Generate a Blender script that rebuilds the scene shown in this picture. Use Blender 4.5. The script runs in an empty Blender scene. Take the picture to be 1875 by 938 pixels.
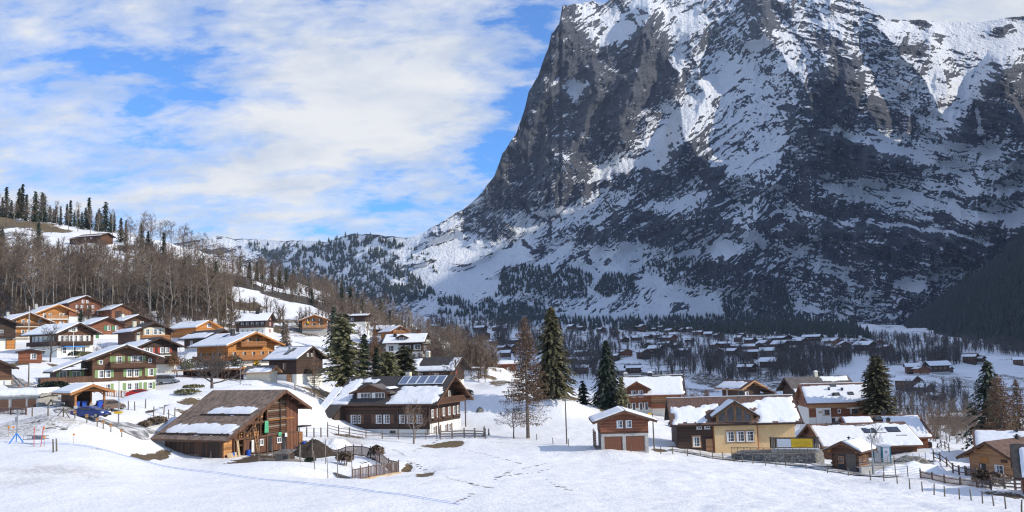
import bpy, bmesh, math, random
import numpy as np
from mathutils import Vector, Matrix
R = math.radians
random.seed(7); rng = np.random.default_rng(7)
scene = bpy.context.scene
COL = scene.collection

# ---------------------------------------------------------------- camera
FPX, CX, CY = 1667.0, 937.5, 469.0
PITCH, ROLL = R(5.9), R(1.8)
cp, sp, cr, sr = math.cos(PITCH), math.sin(PITCH), math.cos(ROLL), math.sin(ROLL)
cam_d = bpy.data.cameras.new('camera'); cam = bpy.data.objects.new('camera', cam_d); COL.objects.link(cam)
cam_d.sensor_width = 36; cam_d.lens = FPX / 1875 * 36; cam_d.clip_start = 0.5; cam_d.clip_end = 30000
Rv, Uv, Fv = Vector((1, 0, 0)), Vector((0, -sp, cp)), Vector((0, cp, sp))
cR, cU = cr * Rv - sr * Uv, sr * Rv + cr * Uv
cam.matrix_world = Matrix(((cR.x, cU.x, -Fv.x, 0), (cR.y, cU.y, -Fv.y, 0), (cR.z, cU.z, -Fv.z, 0), (0, 0, 0, 1)))
scene.camera = cam

# ---------------------------------------------------------------- geometry of the view (used to survey the place)
def ray(px, py):
    u, v = (px - CX) / FPX, (CY - py) / FPX
    u0, v0 = u * cr + v * sr, -u * sr + v * cr
    return Vector((u0, cp - v0 * sp, sp + v0 * cp))
def P(px, py, Y):
    d = ray(px, py); return d * (Y / d.y)
def proj(x, y, z):
    f_ = y * cp + z * sp; v0 = (-y * sp + z * cp) / f_; u0 = x / f_
    u, v = u0 * cr - v0 * sr, u0 * sr + v0 * cr
    return CX + u * FPX, CY - v * FPX

# ---------------------------------------------------------------- world, sun, exposure
SUN_EL, SUN_AZ = R(28), R(108)          # azimuth clockwise from +Y (the view axis)
SKY_STR, EXPO, SUN_STR = 0.10, 0.70, 2.5
scene.view_settings.view_transform = 'Standard'; scene.view_settings.look = 'None'
scene.view_settings.exposure = EXPO; scene.view_settings.gamma = 1
scene.cycles.use_denoising = True; scene.cycles.denoising_prefilter = 'NONE'; scene.cycles.denoising_input_passes = 'RGB_ALBEDO_NORMAL'; scene.cycles.denoising_quality = 'HIGH'; scene.cycles.filter_width = 1.2
scene.cycles.max_bounces = 6; scene.cycles.transparent_max_bounces = 8; scene.cycles.volume_bounces = 1
world = bpy.data.worlds.new('World'); scene.world = world; world.use_nodes = True

class NT:
    """small helper to write node trees"""
    def __init__(s, tree): s.t = tree; s.n = tree.nodes; s.l = tree.links
    def add(s, kind, ins=None, **props):
        n = s.n.new(kind)
        for k, v in props.items(): setattr(n, k, v)
        for k, v in (ins or {}).items():
            sock = n.inputs[k]
            if hasattr(v, 'is_output'): s.l.new(v, sock)
            else: sock.default_value = v
        return n
    def math(s, op, a, b=0.0, c=0.0, clamp=False):
        return s.add('ShaderNodeMath', {0: a, 1: b, 2: c}, operation=op, use_clamp=clamp).outputs[0]
    def mix(s, f, a, b):
        n = s.add('ShaderNodeMix', data_type='RGBA')
        for k, v in ((0, f), (6, a), (7, b)):
            if hasattr(v, 'is_output'): s.l.new(v, n.inputs[k])
            else: n.inputs[k].default_value = v if k == 0 else (tuple(v) + (1,))[:4]
        return n.outputs[2]
    def ramp(s, f, stops, interp='LINEAR'):
        n = s.add('ShaderNodeValToRGB', {0: f}); cr_ = n.color_ramp; cr_.interpolation = interp
        while len(cr_.elements) < len(stops): cr_.elements.new(0.5)
        for e, (p, c) in zip(cr_.elements, stops):
            e.position = p; e.color = (c, c, c, 1) if not hasattr(c, '__len__') else tuple(c) + (1,)
        return n.outputs[0]
    def noise(s, vec, scale, detail=4, rough=0.55, dist=0.0):
        ins = {'Scale': scale, 'Detail': detail, 'Roughness': rough, 'Distortion': dist}
        if vec is not None: ins['Vector'] = vec
        return s.add('ShaderNodeTexNoise', ins).outputs['Fac']
    def scaled(s, vec, sc, loc=(0, 0, 0), rot=(0, 0, 0)):
        return s.add('ShaderNodeMapping', {'Vector': vec, 'Scale': sc, 'Location': loc, 'Rotation': rot}).outputs[0]

def build_world():
    w = NT(world.node_tree); w.n.clear()
    sky = w.add('ShaderNodeTexSky', sky_type='NISHITA', sun_disc=False, sun_elevation=SUN_EL, sun_rotation=SUN_AZ,
                altitude=1000, air_density=1.0, dust_density=0.6, ozone_density=2.0).outputs[0]
    g = w.add('ShaderNodeTexCoord').outputs['Generated']
    sep = w.add('ShaderNodeSeparateXYZ', {0: g})
    zz = w.math('ADD', w.math('MAXIMUM', sep.outputs[2], 0.0), 0.34)
    u = w.math('DIVIDE', sep.outputs[0], zz); v = w.math('DIVIDE', sep.outputs[1], zz)
    uv = w.add('ShaderNodeCombineXYZ', {0: u, 1: v, 2: 0.0}).outputs[0]
    big = w.noise(w.scaled(uv, (1.0, 1.25, 1), (4.1, 0.52, 0), (0, 0, R(-18))), 2.1, 5, 0.5, 0.2)
    puff = w.noise(w.scaled(uv, (1.0, 1.5, 1), (1.7, 3, 0), (0, 0, R(-14))), 7.5, 7, 0.58, 0.25)
    fine = w.noise(w.scaled(uv, (1, 1.9, 1), (0, 3, 0), (0, 0, R(-20))), 26.0, 6, 0.62, 0.3)
    dens = w.math('ADD', w.math('MULTIPLY', big, 0.55), w.math('ADD', w.math('MULTIPLY', puff, 0.50), w.math('MULTIPLY', fine, 0.16)))
    # a few large banks and clear gaps of this particular sky: direction, width, amount
    for (px, py, wd, am) in ((760, 110, .17, .07), (640, 250, .14, .02), (250, 40, .06, .11), (440, 25, .07, .06), (110, 330, .30, .12), (500, 400, .30, .06), (210, 130, .11, -.13), (60, 60, .08, -.07), (335, 205, .08, -.12), (660, 12, .05, -.12), (965, 15, .06, -.10), (935, 215, .05, -.16), (890, 320, .06, -.12), (640, 345, .07, -.10), (400, 130, .05, -.05), (1750, 10, .2, .22)):
        d = ray(px, py).normalized(); dt = w.add('ShaderNodeVectorMath', {0: g, 1: tuple(d)}, operation='DOT_PRODUCT').outputs['Value']
        e = w.math('POWER', 2.718281828, w.math('MULTIPLY', w.math('SUBTRACT', dt, 1.0), 2.0 / wd ** 2)); dens = w.math('ADD', dens, w.math('MULTIPLY', e, am))
    cover = w.ramp(dens, [(0.545, 0.0), (0.615, 0.5), (0.75, 1.0)])
    shade = w.math('ADD', w.math('MULTIPLY', w.noise(w.scaled(uv, (1, 1.6, 1), (7, 1, 0)), 5.0, 7, 0.58, 0.2), .7), w.math('MULTIPLY', dens, .28))
    lum = w.ramp(shade, [(0.46, (0.70, 0.77, 0.885)), (0.56, (0.885, 0.915, 0.96)), (0.66, (1.0, 1.0, 1.0))])
    k = 0.90 / (2 ** EXPO) / SKY_STR
    cl = w.add('ShaderNodeVectorMath', {0: lum, 3: k}, operation='SCALE').outputs[0]
    skyc = w.add('ShaderNodeVectorMath', {0: sky, 1: (0.43, 0.85, 1.36)}, operation='MULTIPLY').outputs[0]
    col = w.mix(cover, skyc, cl)
    bg = w.add('ShaderNodeBackground', {'Color': col, 'Strength': SKY_STR})
    w.l.new(bg.outputs[0], w.add('ShaderNodeOutputWorld').inputs[0])
build_world()
sd = bpy.data.lights.new('sun', 'SUN'); sd.energy = SUN_STR; sd.angle = R(0.5); sd.color = (1, 0.925, 0.80)
sun = bpy.data.objects.new('sun', sd); COL.objects.link(sun)
SUNV = Vector((math.cos(SUN_EL) * math.sin(SUN_AZ), math.cos(SUN_EL) * math.cos(SUN_AZ), math.sin(SUN_EL)))
sun.rotation_euler = SUNV.to_track_quat('Z', 'Y').to_euler()

# ---------------------------------------------------------------- numpy noise
def _h(ix, iy, s):
    h = (ix.astype(np.int64) * 374761393 + iy.astype(np.int64) * 668265263 + s * 974711) & 0x7fffffff
    h = ((h ^ (h >> 13)) * 1274126177) & 0x7fffffff
    return (h ^ (h >> 16)) & 0xffff
def pn(x, y, s=0):
    x = np.asarray(x, float); y = np.asarray(y, float)
    x0 = np.floor(x); y0 = np.floor(y); fx = x - x0; fy = y - y0
    u = fx * fx * fx * (fx * (fx * 6 - 15) + 10); v = fy * fy * fy * (fy * (fy * 6 - 15) + 10)
    def g(dx, dy):
        a = _h(x0 + dx, y0 + dy, s) * (2 * math.pi / 65536)
        return np.cos(a) * (fx - dx) + np.sin(a) * (fy - dy)
    a = g(0, 0) * (1 - u) + g(1, 0) * u; b = g(0, 1) * (1 - u) + g(1, 1) * u
    return 1.5 * (a * (1 - v) + b * v)
def fbm(x, y, o=5, s=0, gain=0.5):
    t = 0; a = 1; n = 0
    for k in range(o): t = t + a * pn(x * 2 ** k, y * 2 ** k, s + 31 * k); n += a; a *= gain
    return t / n
def ridged(x, y, o=5, s=0, gain=0.5):
    t = 0; a = 1; n = 0
    for k in range(o): t = t + a * (1 - 2 * np.abs(pn(x * 2 ** k, y * 2 ** k, s + 31 * k))); n += a; a *= gain
    return t / n
def sstep(a, b, x):
    t = np.clip((x - a) / (b - a), 0, 1); return t * t * (3 - 2 * t)

# ---------------------------------------------------------------- materials
MATS = {}
def new_mat(name):
    m = bpy.data.materials.new(name); m.use_nodes = True; t = NT(m.node_tree); t.n.clear()
    b = t.add('ShaderNodeBsdfPrincipled'); t.l.new(b.outputs[0], t.add('ShaderNodeOutputMaterial').inputs[0])
    MATS[name] = m; return m, t, b
def setin(t, b, **kw):
    for k, v in kw.items():
        s = b.inputs[k.replace('_', ' ')]
        if hasattr(v, 'is_output'): t.l.new(v, s)
        else: s.default_value = v
def bump(t, b, h, dist, strength=1.0):
    t.l.new(t.add('ShaderNodeBump', {'Height': h, 'Distance': dist, 'Strength': strength}).outputs[0], b.inputs['Normal'])
def c4(c): return tuple(c) + (1,)
def plain(name, c, rough=0.7, var=0.25, scale=3.0, metal=0.0, bmp=0.0):
    m, t, b = new_mat(name)
    o = t.add('ShaderNodeTexCoord').outputs['Object']
    n = t.noise(o, scale, 6, 0.65)
    lo = tuple(x * (1 - var) for x in c); hi = tuple(min(1, x * (1 + var)) for x in c)
    t.l.new(t.ramp(n, [(0.3, lo), (0.7, hi)]), b.inputs['Base Color'])
    setin(t, b, Roughness=rough, Metallic=metal)
    if bmp: bump(t, b, n, bmp)
    return m
def wood(name, c, vert=False, board=0.19, var=0.45, rough=0.75, tint=None):
    """weathered boards: grain along the board, seams between boards, each board its own tone"""
    m, t, b = new_mat(name)
    o = t.add('ShaderNodeTexCoord').outputs['Object']
    s = t.add('ShaderNodeSeparateXYZ', {0: o})
    k = t.math('ADD', s.outputs[0], s.outputs[1]) if vert else s.outputs[2]
    kb = t.math('DIVIDE', k, board); fl = t.math('FLOOR', kb); fr = t.math('FRACT', kb)
    tone = t.add('ShaderNodeTexWhiteNoise', {1: fl}, noise_dimensions='1D').outputs[0]
    grain = t.noise(t.scaled(o, (9, 9, 0.7) if vert else (0.8, 0.8, 14)), 2.2, 6, 0.7)
    blotch = t.noise(o, 0.45, 5, 0.6)
    f = t.math('ADD', t.math('MULTIPLY', grain, 0.45), t.math('ADD', t.math('MULTIPLY', tone, 0.3), t.math('MULTIPLY', blotch, 0.4)))
    lo = tuple(x * (1 - var) for x in c); hi = tuple(min(1, x * (1 + var)) for x in c)
    hi2 = tint or tuple(min(1, x * (1 + 1.5 * var)) for x in c)
    cc = t.ramp(f, [(0.32, lo), (0.56, c), (0.72, hi), (0.9, hi2)])
    seam = t.ramp(fr, [(0.0, 0.25), (0.07, 1.0), (0.93, 1.0), (1.0, 0.25)])
    cc = t.mix(1.0, cc, cc); mixn = cc.node; mixn.blend_type = 'MULTIPLY'; t.l.new(seam, mixn.inputs[7])
    t.l.new(cc, b.inputs['Base Color']); setin(t, b, Roughness=rough)
    bump(t, b, t.math('ADD', t.math('MULTIPLY', seam, 0.6), t.math('MULTIPLY', grain, 0.3)), 0.02)
    return m

def snow_mat():
    m, t, b = new_mat('snow')
    o = t.add('ShaderNodeTexCoord').outputs['Object']
    n = t.noise(o, 1.6, 6, 0.6); f = t.noise(o, 14, 4, 0.6)
    t.l.new(t.ramp(n, [(0.25, (0.85, 0.85, 0.855)), (0.7, (0.91, 0.908, 0.905))]), b.inputs['Base Color'])
    setin(t, b, Roughness=0.65)
    bump(t, b, t.math('ADD', n, t.math('MULTIPLY', f, 0.25)), 0.10)
    return m
snow_mat()

def ground_mat():
    m, t, b = new_mat('ground')
    o = t.add('ShaderNodeTexCoord').outputs['Object']
    bare = t.add('ShaderNodeAttribute', attribute_name='bare').outputs['Fac']
    hue = t.add('ShaderNodeAttribute', attribute_name='hue').outputs['Fac']
    dirty = t.add('ShaderNodeAttribute', attribute_name='dirty').outputs['Fac']
    n1 = t.noise(o, 0.35, 8, 0.62); n2 = t.noise(o, 2.2, 6, 0.65); n3 = t.noise(o, 9.0, 4, 0.6)
    sn = t.ramp(n1, [(0.3, (0.86, 0.858, 0.86)), (0.65, (0.915, 0.91, 0.905))])
    sn = t.mix(t.math('MULTIPLY', dirty, t.ramp(n2, [(0.35, 0.0), (0.6, 1.0)])), sn, (0.36, 0.31, 0.25))
    grass = t.ramp(n2, [(0.25, (0.06, 0.048, 0.02)), (0.5, (0.15, 0.10, 0.04)), (0.75, (0.30, 0.20, 0.08))])
    litter = t.ramp(n2, [(0.3, (0.025, 0.018, 0.012)), (0.55, (0.06, 0.042, 0.028)), (0.8, (0.12, 0.085, 0.055))])
    g = t.mix(hue, grass, litter)
    e = t.math('ADD', bare, t.math('ADD', t.math('MULTIPLY', t.math('SUBTRACT', n2, 0.5), 1.3), t.math('MULTIPLY', t.math('SUBTRACT', n1, 0.5), 1.1)))
    f = t.ramp(e, [(0.44, 0.0), (0.54, 1.0)])
    t.l.new(t.mix(f, sn, g), b.inputs['Base Color']); setin(t, b, Roughness=0.7)
    h = t.math('ADD', t.math('MULTIPLY', n2, 0.6), t.math('MULTIPLY', n3, 0.12))
    bump(t, b, h, 0.32, 0.85)
    return m
ground_mat()

# ---------------------------------------------------------------- object helpers
def tag(o, label=None, cat=None, group=None, kind=None):
    for k, v in (('label', label), ('category', cat), ('group', group), ('kind', kind)):
        if v: o[k] = v
    return o
def thing(name, loc, label, cat, rz=0.0, group=None):
    o = bpy.data.objects.new(name, None); COL.objects.link(o); o.empty_display_size = 0.3
    o.location = loc; o.rotation_euler = (0, 0, rz); return tag(o, label, cat, group)
def link(name, me, parent=None, loc=(0, 0, 0), rz=0.0):
    o = bpy.data.objects.new(name, me); COL.objects.link(o); o.location = loc; o.rotation_euler = (0, 0, rz)
    if parent: o.parent = parent
    return o
def copy_tree(o, parent=None):
    c = o.copy(); COL.objects.link(c); c.parent = parent
    for ch in list(o.children): copy_tree(ch, c)
    return c

class MB:
    """collects faces; build() links them as one mesh object"""
    def __init__(s): s.v = []; s.f = []; s.m = []
    def add(s, vs, fs, mi=0):
        b = len(s.v); s.v += [tuple(q) for q in vs]
        s.f += [tuple(b + i for i in f) for f in fs]; s.m += [mi] * len(fs) if not hasattr(mi, '__len__') else list(mi)
    def box(s, c, d, rz=0.0, mi=0, M=None):
        x, y, z = (q / 2 for q in d); co, si = math.cos(rz), math.sin(rz); vs = []
        for a, b_, e in ((-x, -y, -z), (x, -y, -z), (x, y, -z), (-x, y, -z), (-x, -y, z), (x, -y, z), (x, y, z), (-x, y, z)):
            p = (a * co - b_ * si + c[0], a * si + b_ * co + c[1], e + c[2])
            vs.append(M @ Vector(p) if M else p)
        s.add(vs, [(0, 3, 2, 1), (4, 5, 6, 7), (0, 1, 5, 4), (1, 2, 6, 5), (2, 3, 7, 6), (3, 0, 4, 7)], mi)
    def span(s, x0, x1, y0, y1, z0, z1, mi=0): s.box(((x0 + x1) / 2, (y0 + y1) / 2, (z0 + z1) / 2), (x1 - x0, y1 - y0, z1 - z0), 0, mi)
    def beam(s, p, q, w, h=None, mi=0):
        p, q = Vector(p), Vector(q); h = h or w; d = (q - p).normalized()
        a = d.cross(Vector((0, 0, 1))); a = a.normalized() if a.length > 1e-4 else Vector((1, 0, 0)); b = a.cross(d)
        a *= w / 2; b *= h / 2
        s.add([p - a - b, p + a - b, p + a + b, p - a + b, q - a - b, q + a - b, q + a + b, q - a + b],
              [(0, 3, 2, 1), (4, 5, 6, 7), (0, 1, 5, 4), (1, 2, 6, 5), (2, 3, 7, 6), (3, 0, 4, 7)], mi)
    def prism(s, poly, d, mi=0):
        """poly: list of 3-D points (counter-clockwise seen from -d), swept along vector d"""
        n = len(poly); d = Vector(d); a = [Vector(p) for p in poly]
        s.add(a + [p + d for p in a], [tuple(reversed(range(n)))[::-1] if False else tuple(range(n)), tuple(n + i for i in reversed(range(n)))] +
              [(i, n + i, n + (i + 1) % n, (i + 1) % n) for i in range(n)], mi)
    def tube(s, pts, rad, n=6, mi=0, cap=True):
        rings = []; b = len(s.v); up = Vector((0.31, 0.2, 0.93))
        P_ = [Vector(p) for p in pts]
        for i, p in enumerate(P_):
            d = (P_[min(i + 1, len(P_) - 1)] - P_[max(i - 1, 0)]).normalized()
            a = d.cross(up)
            if a.length < 0.05: a = d.cross(Vector((1, 0, 0)))
            a.normalize(); c = d.cross(a); r = rad[i] if hasattr(rad, '__len__') else rad
            for k in range(n):
                t = 2 * math.pi * k / n; s.v.append(tuple(p + (a * math.cos(t) + c * math.sin(t)) * r))
        for i in range(len(P_) - 1):
            for k in range(n):
                s.f.append((b + i * n + k, b + i * n + (k + 1) % n, b + (i + 1) * n + (k + 1) % n, b + (i + 1) * n + k)); s.m.append(mi)
        if cap and n > 2:
            s.f.append(tuple(b + k for k in reversed(range(n)))); s.m.append(mi)
            e = b + (len(P_) - 1) * n; s.f.append(tuple(e + k for k in range(n))); s.m.append(mi)
    def mesh(s, name, mats, smooth=False):
        me = bpy.data.meshes.new(name); me.from_pydata(s.v, [], s.f)
        for m in (mats if isinstance(mats, (list, tuple)) else [mats]): me.materials.append(MATS[m])
        if any(s.m): me.polygons.foreach_set('material_index', s.m)
        if smooth: me.polygons.foreach_set('use_smooth', [True] * len(s.f))
        me.update(); return me
    def build(s, name, mats, parent=None, loc=(0, 0, 0), rz=0.0, smooth=False, fix=False):
        me = s.mesh(name, mats, smooth)
        if fix:
            bm = bmesh.new(); bm.from_mesh(me); bmesh.ops.recalc_face_normals(bm, faces=bm.faces); bm.to_mesh(me); bm.free()
        return link(name, me, parent, loc, rz)

def grid_mesh(name, V, mats, attrs=None, keep=None, flip=False):
    """V: (ny, nx, 3) array; one smooth sheet"""
    ny, nx = V.shape[:2]; me = bpy.data.meshes.new(name)
    I = np.arange(ny * nx).reshape(ny, nx)
    q = np.stack([I[:-1, :-1], I[:-1, 1:], I[1:, 1:], I[1:, :-1]], -1).reshape(-1, 4)
    if keep is not None: q = q[keep.reshape(-1)]
    if flip: q = q[:, ::-1]
    me.vertices.add(ny * nx); me.vertices.foreach_set('co', V.reshape(-1).astype(np.float32))
    me.loops.add(q.size); me.loops.foreach_set('vertex_index', q.reshape(-1).astype(np.int32))
    me.polygons.add(len(q)); me.polygons.foreach_set('loop_start', np.arange(0, q.size, 4, dtype=np.int32))
    me.polygons.foreach_set('use_smooth', np.ones(len(q), bool))
    for m in mats: me.materials.append(MATS[m])
    for k, a in (attrs or {}).items():
        me.attributes.new(k, 'FLOAT', 'POINT').data.foreach_set('value', a.reshape(-1).astype(np.float32))
    me.update(calc_edges=True); me.validate()
    return me

# ================================================================ THE LIE OF THE LAND
# survey: ground heights along sight lines (column, distance) -> seen row; turned into a height field
TY = [60, 85, 105, 130, 165, 200, 250, 300, 360, 450, 550, 700, 900, 1200, 1600, 2200, 3000]
TAB = {
 -400: [930, 832, 772, 730, 685, 655, 612, 570, 515, 425, 375, 390, 430, 460, 470, 475, 480],
 0:    [935, 838, 778, 735, 695, 660, 618, 575, 520, 440, 392, 405, 440, 470, 480, 480, 480],
 150:  [938, 838, 772, 740, 716, 670, 620, 582, 530, 452, 412, 425, 455, 475, 480, 480, 480],
 300:  [940, 868, 842, 768, 720, 678, 634, 594, 548, 478, 440, 450, 465, 480, 485, 485, 485],
 450:  [942, 868, 836, 775, 710, 690, 650, 615, 578, 522, 495, 500, 505, 510, 515, 520, 520],
 600:  [944, 875, 838, 814, 786, 708, 668, 640, 606, 562, 545, 552, 560, 565, 568, 570, 575],
 750:  [945, 880, 846, 826, 796, 730, 692, 670, 642, 612, 602, 598, 590, 584, 585, 590, 595],
 900:  [946, 885, 852, 828, 788, 718, 686, 674, 680, 700, 700, 672, 642, 612, 596, 598, 602],
 1050: [947, 888, 856, 832, 778, 726, 728, 765, 790, 790, 745, 700, 655, 616, 602, 604, 608],
 1200: [948, 893, 862, 838, 792, 752, 775, 795, 805, 785, 740, 695, 650, 618, 606, 606, 610],
 1350: [950, 900, 872, 846, 814, 790, 800, 808, 806, 780, 742, 695, 652, 620, 608, 608, 612],
 1500: [953, 908, 882, 856, 822, 794, 802, 808, 800, 775, 738, 692, 655, 620, 602, 594, 590],
 1650: [956, 916, 890, 862, 830, 802, 810, 812, 798, 765, 727, 685, 652, 624, 606, 600, 596],
 1800: [959, 922, 896, 868, 836, 815, 818, 814, 796, 760, 722, 684, 655, 632, 612, 606, 602],
 2300: [966, 935, 905, 880, 850, 830, 828, 820, 800, 760, 722, 690, 660, 640, 620, 612, 606],
}
def _land():
    cols = sorted(TAB); A = np.array([ray(c, 700).x / ray(c, 700).y for c in cols]); LY = np.log(np.array([15, 35] + TY, float))
    T = np.zeros((len(cols), len(LY)))
    for i, c in enumerate(cols):
        zs = [P(c, py, Y).z for py, Y in zip(TAB[c], TY)]
        T[i] = [min(-10.2, zs[0] + 0.6), zs[0] + 0.2] + zs
    ga = np.linspace(A[0], A[-1], 240); gl = np.linspace(LY[0], LY[-1], 420)
    M1 = np.array([np.interp(gl, LY, T[i]) for i in range(len(cols))])
    D = np.array([np.interp(ga, A, M1[:, j]) for j in range(len(gl))]).T
    def blur(a, s, ax):
        r = int(3 * s); k = np.exp(-0.5 * (np.arange(-r, r + 1) / s) ** 2); k /= k.sum()
        pad = [(0, 0), (0, 0)]; pad[ax] = (r, r); b = np.pad(a, pad, mode='edge')
        return np.apply_along_axis(lambda q: np.convolve(q, k, 'valid'), ax, b)
    return ga, gl, blur(blur(D, 5, 0), 6, 1)
GA, GL, GD = _land()
ANCH = []          # (x, y, z, sigma): spots whose height is known (under each house)
_anp = None
def G0(x, y):
    x = np.asarray(x, float); y = np.asarray(y, float)
    a = np.clip(x / np.maximum(y, 25), GA[0], GA[-1]); l = np.clip(np.log(np.maximum(y, 15.5)), GL[0], GL[-1] - 1e-6)
    i = np.clip((a - GA[0]) / (GA[1] - GA[0]), 0, len(GA) - 1.001); j = np.clip((l - GL[0]) / (GL[1] - GL[0]), 0, len(GL) - 1.001)
    i0 = i.astype(int); j0 = j.astype(int); fi = i - i0; fj = j - j0
    z = (GD[i0, j0] * (1 - fi) + GD[i0 + 1, j0] * fi) * (1 - fj) + (GD[i0, j0 + 1] * (1 - fi) + GD[i0 + 1, j0 + 1] * fi) * fj
    w = sstep(90, 600, y)
    return z + fbm(x / 19, y / 19, 3, 5) * (0.45 + 1.6 * w) + fbm(x / 110, y / 110, 3, 9) * (7 * w + 7 * sstep(600, 900, y))
def G(x, y):
    x = np.asarray(x, float); y = np.asarray(y, float)
    z = G0(x, y)
    if not ANCH or (y.size and y.min() > 560): return z
    if x.size <= 1200:
        A = np.array(ANCH); xs, ys = x.reshape(-1, 1), y.reshape(-1, 1)
        d2 = ((xs - A[:, 0]) ** 2 + (ys - A[:, 1]) ** 2) / (A[:, 3] ** 2); w = np.where(d2 < 9, np.exp(-0.5 * np.maximum(d2 - 0.6, 0)), 0.0)
        return z + ((w * w * A[:, 2]).sum(1) / np.maximum(w.sum(1), 1.0)).reshape(x.shape)
    n = np.zeros_like(z); s = np.zeros_like(z)
    for ax, ay, r, sg in ANCH:
        d2 = ((x - ax) ** 2 + (y - ay) ** 2) / (sg * sg); k = d2 < 9
        if k.any(): w = np.exp(-0.5 * np.maximum(d2[k] - 0.6, 0)); n[k] += w * w * r; s[k] += w
    return z + n / np.maximum(s, 1.0)
def anchor(px, py, Y, sg=7.0):
    p = P(px, py, Y); ANCH.append((p.x, p.y, float(p.z - G0(p.x, p.y)), sg)); return p
def PG(px, Y, dz=0.0):
    py = 720.0
    for _ in range(5):
        d = ray(px, py); x = d.x / d.y * Y; z = float(G(x, Y)); py = proj(x, Y, z)[1]
    return Vector((x, Y, z + dz))
def HIT(px, py, Y0=40, Y1=2900):
    """first ground point on a sight line"""
    d = ray(px, py); Ys = np.exp(np.linspace(math.log(Y0), math.log(Y1), 700 if Y0 < 300 else 320))
    zz = d.z / d.y * Ys; gz = G(d.x / d.y * Ys, Ys); k = np.argmax(zz < gz)
    if not (zz < gz).any(): return None
    Y = Ys[k]; return Vector((d.x / d.y * Y, Y, gz[k]))

# ================================================================ WHERE THE BUILDINGS STAND
# key: (px, py, Y) of a ground point of the building, its local position (fx, fy as fractions of half length / half width), yaw, length, width
SITES = {
 'green':   (228, 722, 165, 1, 0, -55, 11, 10.8), 'redshut': (290, 681, 192, 1, 0, -49, 11, 8.0), 'cream': (280, 646, 232, 1, 0, -48, 12, 9.2),
 'awning':  (138, 652, 215, 1, 0, -28, 10, 9.6), 'orangeA': (50, 627, 250, 1, 0, -42, 12, 10.6), 'orangeB': (103, 602, 285, 1, 0, -43, 12, 11.0),
 'grid':    (156, 585, 290, 1, 0, -44, 10, 10.0), 'redbarn': (223, 582, 290, 1, 0, -40, 9, 6.6), 'greentwo': (196, 618, 250, 1, 0, -44, 10, 8.6),
 'lowbrown': (252, 606, 262, 1, 0, -45, 10, 7.6), 'bigorange': (461, 668, 200, 1, 0, -43, 13.4, 11.4), 'gableor': (379, 620, 255, 1, 0, -37, 12, 7.0),
 'darkroof': (406, 640, 228, 1, 0, -40, 11, 7.6), 'redwhite': (462, 612, 290, 0, -1, -2, 8.6, 8.4), 'honey': (576, 612, 330, 1, 0, -79, 9, 8.8),
 'skylit':  (543, 698, 188, 1, -1, -32, 8.0, 7.6), 'creamshed': (493, 697, 180, 1, -1, -12, 4.9, 3.4), 'longroof': (378, 692, 184, 0, -1, -4, 13.0, 3.6),
 'winhut':  (54, 664, 190, 1, 0, -66, 4, 4.2), 'edgehouse': (-16, 640, 222, 1, 0, -48, 10, 10.5), 'edgeroof': (-30, 702, 150, 1, 0, -58, 9, 8.0),
 'garage':  (8, 763, 121, 0, -1, 4, 8.6, 6.0), 'carport': (165, 748, 118, 1, 0, -44, 4.6, 4.0),
 'twotone': (740, 657, 270, 0, -1, -6, 11, 8.4), 'peeking': (731, 622, 320, 1, 0, -62, 10, 6.2), 'lowleft': (699, 614, 335, 0, -1, -10, 6, 6), 'redspot': (824, 700, 203, 1, -1, -20, 10.4, 8.0),
 'flatwhite': (652, 592, 350, 0, -1, -6, 7.4, 6), 'solar': (786, 796, 157, 1, -1, -22, 17.2, 12.4), 'barn': (408, 845, 108, 1, -1, -28, 9.6, 13.0),
 'cabin':   (1145, 825, 128, 1, 0, -91, 6.4, 6.6), 'dormerchalet': (1192, 760, 188, 0, -1, -7, 12.6, 9.0), 'ochre': (1350, 832, 140, 0, -1, -5, 17.4, 10.4),
 'skyroof': (1541, 775, 175, 0, -1, -5, 11.6, 9.2), 'behind': (1512, 744, 200, 0, -1, 4, 12, 9), 'snowgable': (1376, 736, 198, 1, 0, -64, 6.4, 5.2),
 'bigroof': (1597, 842, 139, 0, -1, -3, 13.4, 13.6), 'brownend': (1634, 826, 151, 0, -1, -3, 11.6, 10), 'hut': (1549, 860, 117, 1, 0, -133, 3.0, 3.5),
 'tanhouse': (1818, 872, 112, 1, 0, -150, 7.4, 5.8), 'ridgewhite': (1795, 852, 131, -1, -1, -26, 13, 8), 'edgeright': (1874, 905, 90, -1, -1, -27, 8, 7),
 'hillhut': (164, 442, 450, 0, -1, -14, 13, 9), 'redeave': (924, 683, 330, 0, -1, 2, 8.4, 6),
}
SITE = {}
for k, (px, py, Y, fx, fy, yw, L, W) in SITES.items():
    p = P(px, py, Y); a = R(yw); lx, ly = fx * L / 2, fy * W / 2
    c = Vector((p.x - (lx * math.cos(a) - ly * math.sin(a)), p.y - (lx * math.sin(a) + ly * math.cos(a)), p.z))
    SITE[k] = (c, a, L, W)
    sg = max(4.5, 0.42 * math.hypot(L, W))
    ANCH.append((c.x, c.y, float(c.z - G0(c.x, c.y)), sg))
    if (fx, fy) != (0, 0): ANCH.append((p.x, p.y, float(p.z - G0(p.x, p.y)), 3.5))
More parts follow.
